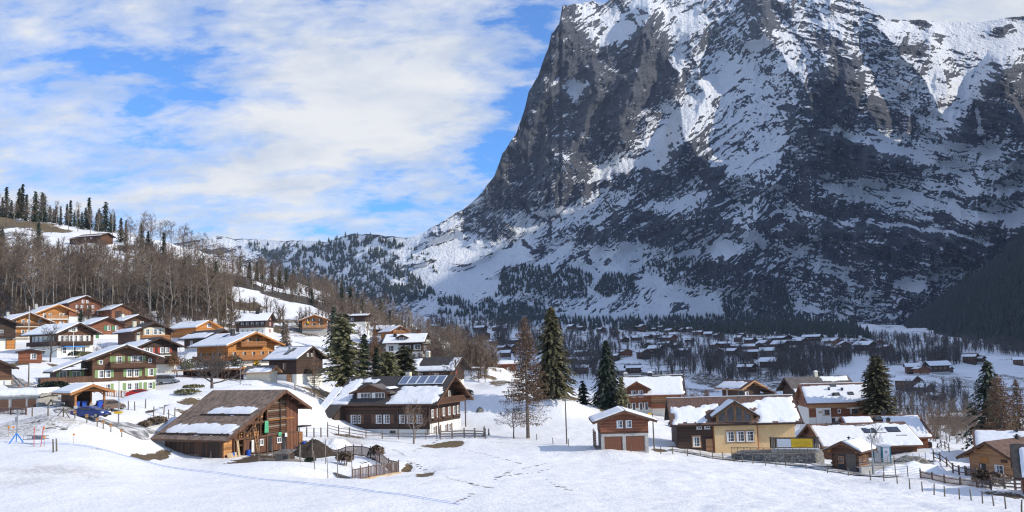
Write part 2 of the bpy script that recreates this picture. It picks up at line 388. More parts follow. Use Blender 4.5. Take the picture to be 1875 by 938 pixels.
# other known spots: road, mound, tree feet, fence corners
for px, py, Y, sg in [(165, 762, 106, 5), (100, 735, 122, 5), (60, 715, 140, 6), (20, 697, 158, 6), (215, 752, 112, 4), (290, 735, 128, 6), (330, 712, 140, 6), (420, 704, 150, 8), (490, 702, 155, 7), (545, 712, 164, 6), (600, 787, 149, 5), (577, 783, 146, 4), (632, 789, 152, 5),
                      (1017, 724, 178, 5), (968, 803, 148, 4), (1119, 746, 180, 5), (1614, 762, 172, 5), (757, 812, 144, 4), (386, 728, 156, 4), (606, 842, 118, 4), (730, 868, 100, 4), (645, 884, 92, 4), (540, 850, 106, 4),
                      (1500, 850, 122, 5), (1640, 872, 108, 5), (1420, 848, 128, 5), (1250, 832, 134, 5), (1760, 893, 98, 5), (1700, 866, 112, 5), (1750, 840, 124, 6), (1700, 800, 140, 6), (300, 846, 110, 4), (350, 849, 106, 4), (400, 852, 103, 4), (300, 858, 102, 5), (255, 800, 114, 5), (1640, 868, 112, 4), (1685, 862, 114, 4), (670, 722, 180, 5), (712, 720, 183, 5), (745, 716, 190, 5), (690, 735, 172, 5), (850, 800, 149, 5), (640, 803, 150, 4), (900, 716, 190, 8), (940, 700, 210, 8), (880, 672, 240, 8)]:
    anchor(px, py, Y, sg)

# ================================================================ GROUND SHEET
def seg_d(PX, PY, pts):
    d = np.full(PX.shape, 1e9)
    for (x0, y0), (x1, y1) in zip(pts[:-1], pts[1:]):
        dx, dy = x1 - x0, y1 - y0; t = np.clip(((PX - x0) * dx + (PY - y0) * dy) / (dx * dx + dy * dy + 1e-9), 0, 1)
        d = np.minimum(d, np.hypot(PX - x0 - t * dx, PY - y0 - t * dy))
    return d

# bare spots: seen at (px, py), half width / half height in the survey view, strength, hue (0 dry grass .. 1 leaf litter)
BARE = [
 (105, 785, 26, 5, .6, .9), (60, 776, 20, 3, .5, .9), (262, 840, 20, 7, 1.0, .4), (470, 842, 60, 5, .9, .8), (560, 830, 34, 8, .9, .7),
 (808, 816, 34, 5, 1.1, .1), (778, 868, 16, 5, .9, .1), (745, 862, 10, 4, .7, .2), (765, 886, 22, 2, .6, .4), (700, 782, 120, 4, .75, .2), (640, 800, 30, 3, .7, .4),
 (1032, 727, 34, 3, .9, .1), (1130, 750, 50, 3, .8, .2), (1205, 824, 14, 4, 1.0, .2), (350, 738, 30, 4, .7, .3), (335, 752, 18, 4, .6, .3), (278, 752, 12, 6, .7, .9), (300, 745, 10, 5, .6, .9),
 (1700, 845, 20, 5, .8, .9), (1660, 858, 14, 5, .7, .8), (1840, 905, 30, 8, .7, .6),
 (470, 585, 45, 12, 1.0, .15), (450, 560, 42, 14, 1.0, .25), (370, 578, 60, 7, .8, .2), (310, 600, 30, 5, .8, .2), (500, 605, 30, 6, .8, .3), (420, 597, 28, 5, .8, .2), (530, 590, 30, 6, .6, .3),
 (120, 548, 60, 8, 1.0, .15), (60, 540, 70, 5, .9, .2), (30, 668, 26, 4, .8, .3), (55, 662, 30, 4, .8, .3), (110, 672, 30, 4, .7, .3), (600, 722, 34, 8, .9, .2), (570, 716, 20, 4, .8, .2),
 (890, 690, 26, 6, .62, .2), (915, 700, 22, 5, .60, .2), (870, 680, 22, 5, .6, .3), (900, 676, 20, 3, .55, .3),
 (1500, 690, 40, 10, .5, .8), (1400, 690, 40, 12, .5, .8), (1310, 700, 60, 14, .6, .8), (1150, 690, 80, 16, .7, .9), (1740, 720, 50, 10, .5, .8), (1760, 700, 60, 8, .5, .5),
]
# strips of woodland floor: (px, depth, half width px, half depth, strength, hue)
FLOOR = [(-30, 520, 80, 34, 1.3, .02), (40, 512, 60, 26, 1.3, .02), (95, 510, 45, 20, 1.1, .05), (330, 450, 90, 40, .9, .9), (250, 470, 40, 30, .7, .8), (-150, 330, 190, 62, 1.2, 1), (40, 330, 150, 62, 1.2, 1), (180, 345, 130, 62, 1.2, 1), (290, 360, 100, 66, 1.2, 1), (380, 385, 70, 62, 1.1, .9), (450, 475, 55, 70, 1.1, .9),
         (540, 460, 60, 75, 1.1, .9), (620, 470, 60, 95, 1.1, .9), (690, 500, 60, 110, 1.0, .9), (760, 470, 60, 110, .9, .9), (560, 340, 60, 22, .6, .7), (350, 300, 60, 10, .7, .7),
         (660, 300, 60, 40, .8, .8), (700, 250, 40, 30, .7, .7), (800, 260, 60, 36, .9, .9), (870, 300, 50, 60, .9, .9), (1230, 300, 120, 50, .9, .9), (1100, 330, 110, 60, .9, .9)]
DIRTY = [(40, 780, 110, 22, 1.0), (90, 862, 120, 14, .55), (60, 760, 60, 6, .5), (640, 806, 60, 12, .8), (540, 838, 60, 12, .8), (1330, 838, 120, 8, .6), (60, 880, 60, 20, .35), (700, 800, 100, 8, .35),
         (130, 755, 60, 6, .6), (1640, 880, 160, 8, .3), (1790, 850, 60, 20, .25)]
ROADS = {'road': ([(-20, 178), (20, 160), (55, 146), (90, 133), (120, 122), (150, 113), (185, 109.5), (230, 111), (268, 118)], 4.2),
         'path': ([(1228, 138), (1290, 134.5), (1350, 131), (1410, 126.5), (1470, 121), (1530, 115.5), (1590, 111.5), (1640, 108)], 2.3), 'forecourt': ([(1500, 128), (1520, 124), (1545, 120)], 5.0)}
def world_ellipses(lst):
    out = []
    for e in lst:
        px, py, w, h = e[:4]; c = HIT(px, py); a = HIT(px, py + h); b = HIT(px, py - h)
        if not c or not a: continue
        ry = max(0.8, (c.y - a.y))
        if b: ry = max(ry, min(b.y - c.y, 3 * ry)) * 0.5 + ry * 0.5
        out.append((c.x, c.y, w * c.y / FPX, ry) + tuple(e[4:]))
    return out
def build_ground():
    ys = np.concatenate([np.linspace(-160, 40, 40)[:-1], np.exp(np.linspace(math.log(40), math.log(330), 560)), np.exp(np.linspace(math.log(330), math.log(3300), 260))[1:]])
    us = np.linspace(-1, 1, 540)
    us = np.sign(us) * (0.62 * np.abs(us) + 0.38 * np.abs(us) ** 3)
    X = us[None, :] * (70 + 0.98 * np.maximum(ys, 0))[:, None]; Yg = np.repeat(ys[:, None], len(us), 1)
    Z = G(X, Yg)
    near = 1 - sstep(150, 300, Yg)
    lump = fbm(X / 1.7, Yg / 2.6, 3, 21) * 0.17 + np.maximum(0, fbm(X / 5.5, Yg / 9, 2, 33)) * 0.25 * near
    rough = 0.5 + 0.8 * sstep(-10, 35, X)          # trampled, thawed snow on the right, groomed piste on the left
    flat = np.ones_like(Z)
    for pts, w in ROADS.values():
        q = [PG(px, Y) for px, Y in pts]; flat *= sstep(w * .55, w * .55 + 1.6, seg_d(X, Yg, [(p.x, p.y) for p in q]))
    Z = Z + lump * near * rough * flat
    px_x = X / np.maximum(Yg, 30)
    bare = np.zeros_like(Z); hue = np.zeros_like(Z); dirty = np.zeros_like(Z); hw = np.full_like(Z, 1e-3)
    wob = fbm(X / 6, Yg / 9, 4, 44) * 0.6 + fbm(X / 1.3, Yg / 2.2, 3, 45) * 0.45
    E = world_ellipses(BARE)
    for px, Y, w, h, s, hu in FLOOR:
        c = PG(px, Y); E.append((c.x, c.y, w * Y / FPX, h, s, hu))
    for x, y, rx, ry, s, hu in E:
        d = np.sqrt(((X - x) / rx) ** 2 + ((Yg - y) / ry) ** 2) + wob
        a = s * (1 - sstep(0.55, 1.15, d)); bare = np.maximum(bare, a); hue += a * hu; hw += a
    for x, y, rx, ry, s in world_ellipses(DIRTY):
        d = np.sqrt(((X - x) / rx) ** 2 + ((Yg - y) / ry) ** 2) + wob
        dirty = np.maximum(dirty, s * (1 - sstep(0.3, 1.1, d)))
    for px, Y, w, h in ((470, 408, 50, 26), (530, 402, 46, 24), (570, 395, 34, 18), (505, 490, 40, 20), (440, 418, 26, 26)):
        c = PG(px, Y); bare *= sstep(.7, 1.1, np.sqrt(((X - c.x) / (w * Y / FPX)) ** 2 + ((Yg - c.y) / h) ** 2) + wob * .4)
    # thin snow far off in the valley: scrub shows through in streaks
    far = sstep(330, 480, Yg) * 0.42 * sstep(-0.1, 0.4, fbm(X / 55, Yg / 24, 4, 71))
    bare = np.maximum(bare, far * 1.35); hue = np.where(far > 0.05, hue + far * .8, hue); hw = np.where(far > 0.05, hw + far, hw)
    # melted-out snow is thinner
    Z = Z - 0.12 * sstep(0.35, 0.6, bare) * near
    V = np.stack([X, Yg, Z], -1)
    me = grid_mesh('ground', V, ['ground'], {'bare': bare, 'hue': np.clip(hue / hw, 0, 1), 'dirty': dirty})
    tag(link('ground', me), kind='structure')
build_ground()

# ================================================================ THE MOUNTAIN WALL
SKYL = [(-200, 455), (280, 452), (360, 440), (400, 434), (450, 438), (520, 440), (600, 443), (640, 430), (672, 428), (700, 431), (745, 436), (770, 430), (800, 411), (860, 376), (885, 350), (905, 322), (920, 282), (945, 242), (960, 205),
        (968, 168), (985, 140), (992, 118), (1004, 92), (1010, 60), (1024, 44), (1030, 10), (1050, 6), (1066, 8), (1086, 1), (1100, 10), (1130, -8), (1200, -40), (1300, -95), (1380, -120), (1440, -95),
        (1500, -55), (1550, -8), (1590, 14), (1620, 34), (1680, 36), (1720, 40), (1800, 40), (1850, 32), (1900, 26), (2050, 0), (2300, -60)]
FOOT = [(-200, 500), (280, 500), (450, 520), (600, 568), (700, 592), (900, 606), (1100, 618), (1650, 632), (1900, 640), (2300, 650)]
# snow (+) and rock (-) laid out along strokes: points, half width, value
ST = [
 ([(1100, 330), (1400, 460)], 120, -.35), ([(1000, 120), (940, 300)], 75, -.85), ([(1040, 60), (1080, 200), (1010, 300)], 46, -.95), ([(1160, 120), (1130, 260), (1210, 330)], 60, -.95),
 ([(1180, 40), (1185, 170)], 26, -.95), ([(1225, 120), (1235, 240)], 26, -.95), ([(960, 320), (900, 350), (1080, 330)], 45, -.75), ([(1050, 310), (1230, 300)], 40, -.6),
 # summit slopes
 ([(1075, 15), (1150, 40)], 24, .55), ([(1115, 60), (1140, 48)], 13, 1.0), ([(1085, 60), (1095, 70)], 10, .8), ([(1215, 22), (1275, 20)], 10, 1.0), ([(1235, 50), (1270, 30)], 14, .9), ([(1170, 5), (1300, -20)], 30, .25), ([(1250, 60), (1240, 110)], 10, .8),
 ([(1055, 158), (1056, 178)], 11, 1.0), ([(1035, 155), (1075, 153)], 5, .9), ([(1244, 120), (1242, 150)], 3, .9),
 # the great diagonal snow slope
 ([(1500, 45), (1380, 100), (1300, 165), (1240, 225), (1200, 262)], 34, .55), ([(1330, 130), (1290, 190)], 30, .75), ([(1420, 110), (1400, 190), (1330, 230)], 34, .25), ([(1240, 222), (1195, 258)], 13, .95), ([(1220, 200), (1250, 215)], 10, .9),
 ([(1310, 60), (1420, 40)], 34, -.35), ([(1395, 10), (1400, 20)], 22, -.8), ([(1480, 60), (1560, 110)], 30, -.25), ([(1560, 100), (1500, 75)], 16, -.5),
 ([(1440, 250), (1400, 285), (1330, 312), (1262, 365), (1185, 395)], 15, .85), ([(1340, 320), (1300, 310)], 20, .6), ([(1400, 275), (1450, 260)], 16, .7), ([(1310, 330), (1270, 300)], 34, -.8), ([(1320, 270), (1305, 300)], 5, .8), ([(1210, 290), (1130, 300), (1090, 320)], 11, .75), ([(1190, 265), (1215, 240)], 12, .8),
 # dark pyramid and walls
 ([(1530, 150), (1500, 220), (1590, 280)], 45, -.98), ([(1545, 150), (1640, 240)], 30, -.95), ([(1480, 290), (1720, 310)], 26, -.9), ([(1480, 300), (1500, 400)], 40, -.7),
 ([(1660, 60), (1700, 100), (1740, 150)], 26, -.7), ([(1630, 150), (1690, 190)], 30, -.2),
 ([(1830, 150), (1815, 200), (1870, 230)], 34, -.98), ([(1760, 210), (1750, 240), (1790, 250)], 26, -.9), ([(1790, 200), (1797, 245)], 3.5, 1.0),
 # right hand glacier and bowl
 ([(1640, 45), (1760, 45), (1880, 45)], 17, 1.0), ([(1720, 75), (1800, 80), (1880, 70)], 22, .75), ([(1825, 55), (1850, 52)], 9, -.5), ([(1680, 42), (1690, 48)], 12, -.5), ([(1720, 120), (1700, 160)], 16, .8), ([(1760, 150), (1740, 190), (1720, 220)], 24, .8), ([(1790, 120), (1770, 170)], 16, .6), ([(1600, 150), (1660, 180), (1640, 130)], 18, .3),
 # ledges falling to the right
 ([(1530, 236), (1600, 262), (1680, 285), (1740, 305)], 7, .9), ([(1590, 240), (1680, 262), (1760, 275), (1840, 268)], 9, .8), ([(1700, 320), (1760, 300), (1800, 318), (1880, 300)], 9, .6),
 ([(1505, 335), (1580, 345), (1660, 358)], 11, .95), ([(1640, 345), (1720, 372), (1800, 392), (1890, 385)], 14, .75), ([(1700, 335), (1800, 345), (1890, 340)], 9, .7), ([(1560, 360), (1660, 385)], 14, .5), ([(1850, 400), (1880, 380)], 14, .9),
 ([(1520, 400), (1780, 460)], 36, -.85), ([(1400, 420), (1640, 480)], 40, -.8), ([(1590, 405), (1720, 420), (1820, 450)], 4, .6), ([(1470, 395), (1560, 410)], 4, .7), ([(1600, 350), (1700, 400)], 10, .1),
 ([(1250, 462), (1320, 450), (1395, 440)], 13, .9), ([(1300, 440), (1370, 430)], 7, .8), ([(1440, 470), (1470, 460)], 10, .9), ([(1490, 478), (1545, 500)], 9, .9), ([(1545, 500), (1560, 530)], 6, .7), ([(1640, 522), (1690, 516), (1740, 502)], 8, .9), ([(1790, 500), (1850, 470), (1890, 455)], 9, .6),
 ([(1590, 540), (1580, 575), (1592, 605)], 7, .9), ([(1580, 600), (1610, 606)], 9, .9), ([(1440, 545), (1480, 555)], 10, .7), ([(1500, 560), (1560, 580)], 30, -.1), ([(1400, 470), (1430, 490)], 22, -.3), ([(1370, 545), (1390, 535)], 8, .8),
 # left flank
 ([(750, 455), (820, 470), (900, 470), (960, 460)], 34, 1.0), ([(800, 440), (900, 430), (990, 415)], 16, .9), ([(830, 400), (790, 430)], 14, .45), ([(870, 390), (920, 410)], 20, -.1), ([(930, 430), (900, 425)], 10, -.6), ([(720, 500), (860, 520), (950, 500)], 26, .9), ([(800, 560), (1000, 580), (1200, 590), (1330, 570)], 30, .8),
 ([(1010, 455), (1060, 450)], 14, .85), ([(1050, 490), (1120, 480), (1170, 460)], 24, .95), ([(1100, 480), (1100, 540)], 18, .8), ([(1190, 500), (1230, 540), (1200, 560)], 26, .9), ([(1280, 540), (1310, 560)], 24, .85), ([(1170, 500), (1150, 520)], 10, .4), ([(1240, 480), (1200, 500)], 12, .8),
 ([(1010, 410), (1090, 380), (1170, 350)], 12, .3), ([(1040, 390), (1110, 350)], 9, .8), ([(1180, 395), (1230, 370)], 8, .8), ([(1060, 440), (1150, 430), (1210, 440)], 14, -.75), ([(1150, 400), (1250, 420), (1330, 400)], 30, -.75), ([(1000, 430), (990, 460)], 10, -.8),
 ([(870, 330), (900, 360)], 12, -.5), ([(1360, 370), (1440, 380)], 26, -.1), ([(1250, 490), (1330, 500)], 18, -.7), ([(1340, 500), (1420, 520)], 30, -.7),
 ([(760, 482), (790, 477)], 4, -.6), ([(828, 484), (862, 486)], 3.5, -.5), ([(880, 470), (902, 465)], 4, -.6), ([(790, 432), (822, 424)], 8, -.5), ([(850, 418), (902, 440)], 9, -.6), ([(930, 426), (880, 398)], 12, -.6), ([(745, 470), (760, 468)], 3, -.5), ([(905, 500), (930, 492)], 4, -.5), ([(960, 440), (985, 470)], 6, -.5), ([(1110, 520), (1130, 512)], 4, -.5), ([(1215, 545), (1250, 560)], 5, -.4),
 # pale ridge on the far left
 ([(380, 442), (640, 442)], 9, .9), ([(640, 440), (760, 460)], 24, .7), ([(560, 470), (700, 500)], 30, .3),
]
SPURS = [([(1010, 60), (985, 150), (935, 260)], 40, 90), ([(1100, 150), (1060, 260), (1000, 350)], 46, 110), ([(1260, 60), (1290, 180), (1240, 300)], 34, 60), ([(1620, 60), (1690, 150), (1760, 260)], 50, 110), ([(1400, 60), (1470, 160), (1500, 260)], 44, 90), ([(1200, 400), (1120, 470)], 40, 60), ([(1420, 330), (1370, 430), (1330, 480)], 44, 80), ([(1800, 320), (1780, 440)], 50, 90), ([(1030, 10), (1012, 120), (975, 220)], 16, 60), ([(1185, 25), (1170, 130), (1130, 230)], 34, 130), ([(1545, 140), (1560, 200), (1600, 285)], 60, 150), ([(1840, 130), (1830, 200), (1860, 290)], 45, 140), ([(1090, 130), (1075, 230)], 24, 70),
         ([(1385, 0), (1400, 60)], 26, 60), ([(1510, 110), (1440, 260), (1330, 330), (1240, 400)], 40, 60), ([(1240, 130), (1250, 260), (1300, 300)], 30, 60), ([(920, 290), (880, 360)], 30, 50), ([(1480, 300), (1490, 420)], 26, 70), ([(1560, 420), (1600, 520)], 36, 60), ([(1730, 440), (1680, 540)], 34, 70),
         ([(1700, 70), (1740, 170)], 30, 70), ([(1130, 400), (1080, 460)], 30, 50), ([(1300, 380), (1380, 430)], 34, 60)]
MT = {}
def mountain_mats():
    m, t, b = new_mat('mountain')
    o = t.add('ShaderNodeTexCoord').outputs['Object']
    sn = t.add('ShaderNodeAttribute', attribute_name='snow').outputs['Fac']
    n = t.noise(t.scaled(o, (1, 1, .35)), 0.02, 8, 0.65); n2 = t.noise(o, 0.11, 5, 0.65); band = t.noise(t.scaled(o, (.25, .25, 2.2), rot=(R(6), R(-8), 0)), 0.02, 6, 0.6)
    fl = t.noise(t.scaled(o, (1, 1, .09)), 0.075, 5, 0.6); n = t.math('ADD', t.math('MULTIPLY', n, .62), t.math('MULTIPLY', fl, .38))
    rock = t.ramp(t.math('ADD', t.math('MULTIPLY', n, .55), t.math('MULTIPLY', band, .45)), [(0.38, (0.036, 0.039, 0.048)), (0.5, (0.062, 0.064, 0.074)), (0.6, (0.088, 0.087, 0.093)), (0.74, (0.150, 0.128, 0.112))])
    f = t.ramp(t.math('ADD', sn, t.math('ADD', t.math('MULTIPLY', t.math('SUBTRACT', n2, .5), .8), t.math('MULTIPLY', t.math('SUBTRACT', t.noise(t.scaled(o, (.22, .22, 1.3), rot=(R(8), R(-14), 0)), .07, 6, .62), .5), .9))), [(0.46, 0.0), (0.55, 1.0)])
    t.l.new(t.mix(f, rock, (0.86, 0.875, 0.90)), b.inputs['Base Color']); setin(t, b, Roughness=0.8)
    bump(t, b, t.math('ADD', n2, t.math('MULTIPLY', n, 2.4)), 11.0, 0.9)
mountain_mats()
def build_mountain():
    pxs = np.concatenate([np.arange(-200, 420, 12.0), np.arange(420, 1900, 1.7), np.arange(1900, 2300, 10.0)])
    nr = 500; nx = len(pxs); vv = np.linspace(0, 1, nr)
    sk = np.interp(pxs, *zip(*SKYL)); ft = np.interp(pxs, *zip(*FOOT))
    sk = sk + fbm(pxs / 14, pxs * 0 + 3, 4, 3) * np.where(pxs < 905, 2.5, np.where(pxs > 1590, 1.2, 7.0)) + fbm(pxs / 60, pxs * 0, 2, 8) * 3
    PX = np.repeat(pxs[None, :], nr, 0); PY = ft[None, :] + (sk - ft)[None, :] * vv[:, None]
    WX = PX + 11 * fbm(PX / 38, PY / 38, 4, 12); WY = PY + 9 * fbm(PX / 38, PY / 38, 4, 57)
    S = -.14 - .30 * sstep(1300, 1500, PX) * sstep(300, 400, PY) - .16 * sstep(1000, 1100, PX) * sstep(300, 340, PY) * (1 - sstep(440, 480, PY))
    for pts, w, val in ST:
        d = seg_d(WX, WY, pts) / w; a = np.exp(-np.clip(d, 0, 4) ** 2 * 0.9) * (d < 2.4); S = S * (1 - a) + val * a
    # slope of the wall from the snow lie, softened, then the depth of every sight line by integration
    def blur(a, s, ax):
        r = int(3 * s); k = np.exp(-0.5 * (np.arange(-r, r + 1) / s) ** 2); k /= k.sum()
        pad = [(0, 0), (0, 0)]; pad[ax] = (r, r); b = np.pad(a, pad, mode='edge'); c = np.cumsum(np.zeros(1))
        out = np.zeros_like(a); n = a.shape[ax]
        for i, kk in enumerate(k): out += kk * (b[i:i + n] if ax == 0 else b[:, i:i + n])
        return out
    Sb = blur(blur(S, 6, 0), 9, 1); Sw = blur(blur(S, 14, 0), 70, 1); Sm = 0.4 * Sb + 0.6 * Sw
    s = np.exp(np.log(0.95) + (1 - Sm) / 2 * (np.log(2.7) - np.log(0.95)))
    u, v = (PX - CX) / FPX, (CY - PY) / FPX; u0, v0 = u * cr + v * sr, -u * sr + v * cr
    dx, dy, dz = u0, cp - v0 * sp, sp + v0 * cp; a_, t_ = dx / dy, dz / dy
    D = np.zeros_like(PX); D[0] = 2450 + 500 * (1 - sstep(400, 800, pxs)) - 70 * sstep(1200, 1800, pxs)
    for i in range(1, nr):
        D[i] = D[i - 1] * (1 + np.maximum(t_[i] - t_[i - 1], 0) / np.maximum(s[i] - t_[i], .25))
    D = blur(blur(D, 34, 1), 8, 0)
    off = np.zeros_like(D)
    for pts, w, A in SPURS: off -= A * np.clip(1 - seg_d(WX, WY, pts) / w, 0, 1)
    ampl = sstep(640, 800, PX) * 0.85 + .15
    rockm = np.clip(0.52 - 0.62 * Sb, .0, 1.05)
    # gullies run down the fall line, strata run across it (rising to the right on the left half, falling on the right half)
    rgt = sstep(1330, 1560, PX + 60 * fbm(PX / 90, PY / 90, 2, 2))
    def rot(th): return (PX - 1400) * math.cos(th) - (PY - 300) * math.sin(th), (PX - 1400) * math.sin(th) + (PY - 300) * math.cos(th)
    (l1, l2), (r1, r2) = rot(0.62), rot(-0.27)
    def both(fn): return fn(l1, l2) * (1 - rgt) + fn(r1, r2) * rgt
    w1 = 14 * fbm(PX / 70, PY / 70, 3, 201); w2 = 14 * fbm(PX / 70, PY / 70, 3, 202)
    crag = ridged((PX + w1) / 95, (PY + w2) / 150, 6, 5, .56); flute = ridged((PX + w1 + .12 * PY) / 30, (PY + w2) / 85, 5, 77, .58)
    strata = both(lambda p, q: ridged((p + w1) / 150, (q + w2) / 30, 5, 91, .58)); bench = both(lambda p, q: ridged((p + w2) / 80, (q + w1) / 11, 4, 19, .55))
    off += -ampl * rockm * (92 * crag + 26 * flute + 40 * strata + 7 * bench)
    fade = sstep(0, .05, vv)[:, None]
    D = D + off * fade
    V = np.stack([a_ * D, D, t_ * D], -1)
    # the far side: behind the crest the ground drops away again
    back = [V[-1] + np.array([0, 60 * k, -26 * k * k])[None, :] for k in (1, 2, 4, 7)]
    n_back = len(back); V = np.concatenate([V] + [b[None] for b in back], 0)
    # normals -> where snow can lie
    gx = np.gradient(V, axis=1); gy = np.gradient(V, axis=0); N = np.cross(gx, gy); N /= np.linalg.norm(N, axis=-1, keepdims=True) + 1e-9
    nz = np.abs(N[..., 2])[:nr]; nzf = nz - blur(blur(nz, 5, 0), 5, 1); nzl = nz - blur(blur(nz, 22, 0), 26, 1)
    fine = both(lambda p, q: fbm((p + w1) / 40, (q + w2) / 11, 5, 131, .62)); iso = fbm((PX + w1) / 32, (PY + w2) / 26, 6, 17, .62); streak = fbm(PX / 7 + PY / 15, PY / 60 - PX / 160, 5, 63, .62)
    diag = np.exp(-(seg_d(PX, PY, [(1480, 60), (1350, 150), (1250, 220)]) / 90) ** 2)
    ledge = .55 * sstep(.42, .8, both(lambda p, q: ridged((p + w1) / 120, (q + .6 * w2) / 7.5, 3, 301, .5))) * sstep(.0, .5, both(lambda p, q: fbm(p / 60, q / 24, 3, 305)) + .15) * (S < .2)
    outc = .62 * sstep(.35, .8, both(lambda p, q: ridged((p + w2) / 46, (q + w1) / 13, 4, 311, .55))) * sstep(.1, .4, S) * (1 - sstep(.82, .95, S))
    c = S * 1.10 + 1.5 * nzl + .55 * nzf + .32 * fine + .85 * iso + .8 * diag * streak + .10 + ledge - outc
    snow = np.clip(0.5 + 0.8 * c, -.3, 1.3)
    snow = np.concatenate([snow, np.ones((n_back, nx))], 0)
    # thin or lie-free: columns on the far-left ridge keep a full cover
    me = grid_mesh('mountain', V, ['mountain'], {'snow': snow})
    tag(link('mountain', me), kind='structure')
    MT.update(px=PX, py=PY, V=V[:nr], snow=snow[:nr])
build_mountain()

# ================================================================ FORESTED SPUR ON THE RIGHT (its upper part, out of the frame, shades the valley)
def spur_h(x, y):
    foot = np.interp(y, [-400, 300, 900, 1300, 1700, 2000, 2400, 3000, 3500], [900, 700, 520, 625, 722, 835, 1000, 1300, 1500])
    d = np.maximum(x - foot, 0)
    crest = 1620 * sstep(-330, 60, y) * np.interp(y, [1200, 1500, 1900, 2150, 2500, 3000], [1, 1.14, 1.16, .9, .58, .35])
    rise = np.where(d < 260, 0.62 * d, 161 + 0.98 * (d - 260))
    base = np.interp(y, [300, 1500, 2500, 3400], [-60, -20, 15, 30])
    return base + np.minimum(rise, crest * (1 - 0.06 * np.exp(-d / 600))) + fbm(x / 170, y / 170, 5, 3) * 24 * sstep(0, 150, d) - 12 * (1 - sstep(0, 40, d))
def spur_mat():
    m, t, b = new_mat('forest_floor')
    o = t.add('ShaderNodeTexCoord').outputs['Object']
    n = t.noise(o, .03, 7, .65)
    t.l.new(t.ramp(n, [(.3, (.018, .022, .016)), (.6, (.035, .036, .026)), (.8, (.06, .055, .04))]), b.inputs['Base Color']); setin(t, b, Roughness=.95)
spur_mat()
def build_spur():
    xs = np.concatenate([np.linspace(480, 1500, 150), np.linspace(1500, 4200, 80)[1:]]); ys = np.linspace(-420, 3500, 220)
    X, Y = np.meshgrid(xs, ys); Z = spur_h(X, Y)
    tag(link('forest_slope', grid_mesh('forest_slope', np.stack([X, Y, Z], -1), ['forest_floor'])), kind='structure')
build_spur()

# ================================================================ BUILDING MATERIALS
wood('timber_dark', (0.050, 0.026, 0.016), board=.22); wood('timber_brown', (0.105, 0.048, 0.024), board=.2); wood('timber_red', (0.20, 0.068, 0.030), board=.2)
wood('timber_orange', (0.46, 0.19, 0.045), board=.22, var=.3); wood('timber_honey', (0.36, 0.15, 0.05), board=.22, var=.3); wood('timber_tan', (0.42, 0.22, 0.10), board=.2, var=.3)
wood('board_dark', (0.052, 0.030, 0.020), vert=True, board=.17); wood('board_brown', (0.12, 0.056, 0.030), vert=True, board=.16); wood('board_red', (0.20, 0.075, 0.035), vert=True, board=.2); wood('board_grey', (0.17, 0.14, 0.115), vert=True, board=.2)
wood('fence_grey', (0.20, 0.165, 0.135), board=.5, var=.35); wood('fence_brown', (0.15, 0.10, 0.085), vert=True, board=.13, var=.35); wood('pole_wood', (0.16, 0.13, 0.09), vert=True, board=.5)
wood('plank_pale', (0.50, 0.36, 0.21), vert=True, board=.3, var=.25); wood('hay_plank', (0.42, 0.20, 0.075), board=.3, var=.5)
plain('plaster', (0.74, 0.72, 0.65), .85, .06, 1.2, bmp=.006); plain('plaster_cream', (0.66, 0.60, 0.46), .85, .08, 1.2, bmp=.006); plain('concrete', (0.40, 0.385, 0.355), .9, .22, 1.6, bmp=.01)
plain('white_paint', (0.80, 0.80, 0.78), .5, .05); plain('curtain', (0.72, 0.71, 0.68), .9, .1); plain('green_paint', (0.22, 0.32, 0.12), .55, .15); plain('red_paint', (0.42, 0.045, 0.03), .55, .15); plain('brown_paint', (0.13, 0.062, 0.036), .6, .2)
plain('dark_green_paint', (0.05, 0.20, 0.08), .55, .15); plain('copper', (0.42, 0.16, 0.08), .45, .2, metal=.7); plain('black_metal', (0.025, 0.025, 0.028), .5, .2); plain('grey_metal', (0.34, 0.35, 0.36), .4, .12, metal=.7); plain('soil', (0.045, 0.032, 0.022), .95, .5, 2.5, bmp=.06)
plain('yellow_paint', (0.86, 0.54, 0.015), .5, .08); plain('blue_plastic', (0.012, 0.075, 0.42), .4, .1); plain('teal_plastic', (0.02, 0.24, 0.30), .4, .1); plain('white_plastic', (0.78, 0.79, 0.80), .4, .04); plain('green_cloth', (0.10, 0.42, 0.22), .8, .2); plain('orange_plastic', (0.80, 0.28, 0.02), .5, .1)
plain('asphalt', (0.085, 0.083, 0.085), .85, .3, .8, bmp=.01); plain('rubber', (0.02, 0.02, 0.02), .8, .2); plain('car_blue', (0.012, 0.03, 0.16), .22, .05); plain('car_grey', (0.17, 0.20, 0.25), .3, .05); plain('car_red', (0.40, 0.015, 0.012), .25, .05); plain('car_brown', (0.16, 0.11, 0.085), .3, .05)
plain('blue_cloth', (0.03, 0.22, 0.62), .8, .1); plain('red_pole', (0.55, 0.06, 0.04), .5, .1); plain('ink', (0.10, 0.07, 0.01), .7, .2)
def glass():
    m, t, b = new_mat('glass'); o = t.add('ShaderNodeTexCoord').outputs['Object']; n = t.noise(o, 1.3, 3, .5)
    t.l.new(t.ramp(n, [(.3, (.025, .028, .034)), (.7, (.10, .105, .115))]), b.inputs['Base Color']); setin(t, b, Roughness=.07)
    m, t, b = new_mat('solar_glass'); o = t.add('ShaderNodeTexCoord').outputs['Object']; n = t.noise(o, .8, 3, .5)
    t.l.new(t.ramp(n, [(.3, (.10, .145, .23)), (.7, (.16, .21, .31))]), b.inputs['Base Color']); setin(t, b, Roughness=.16)
glass()
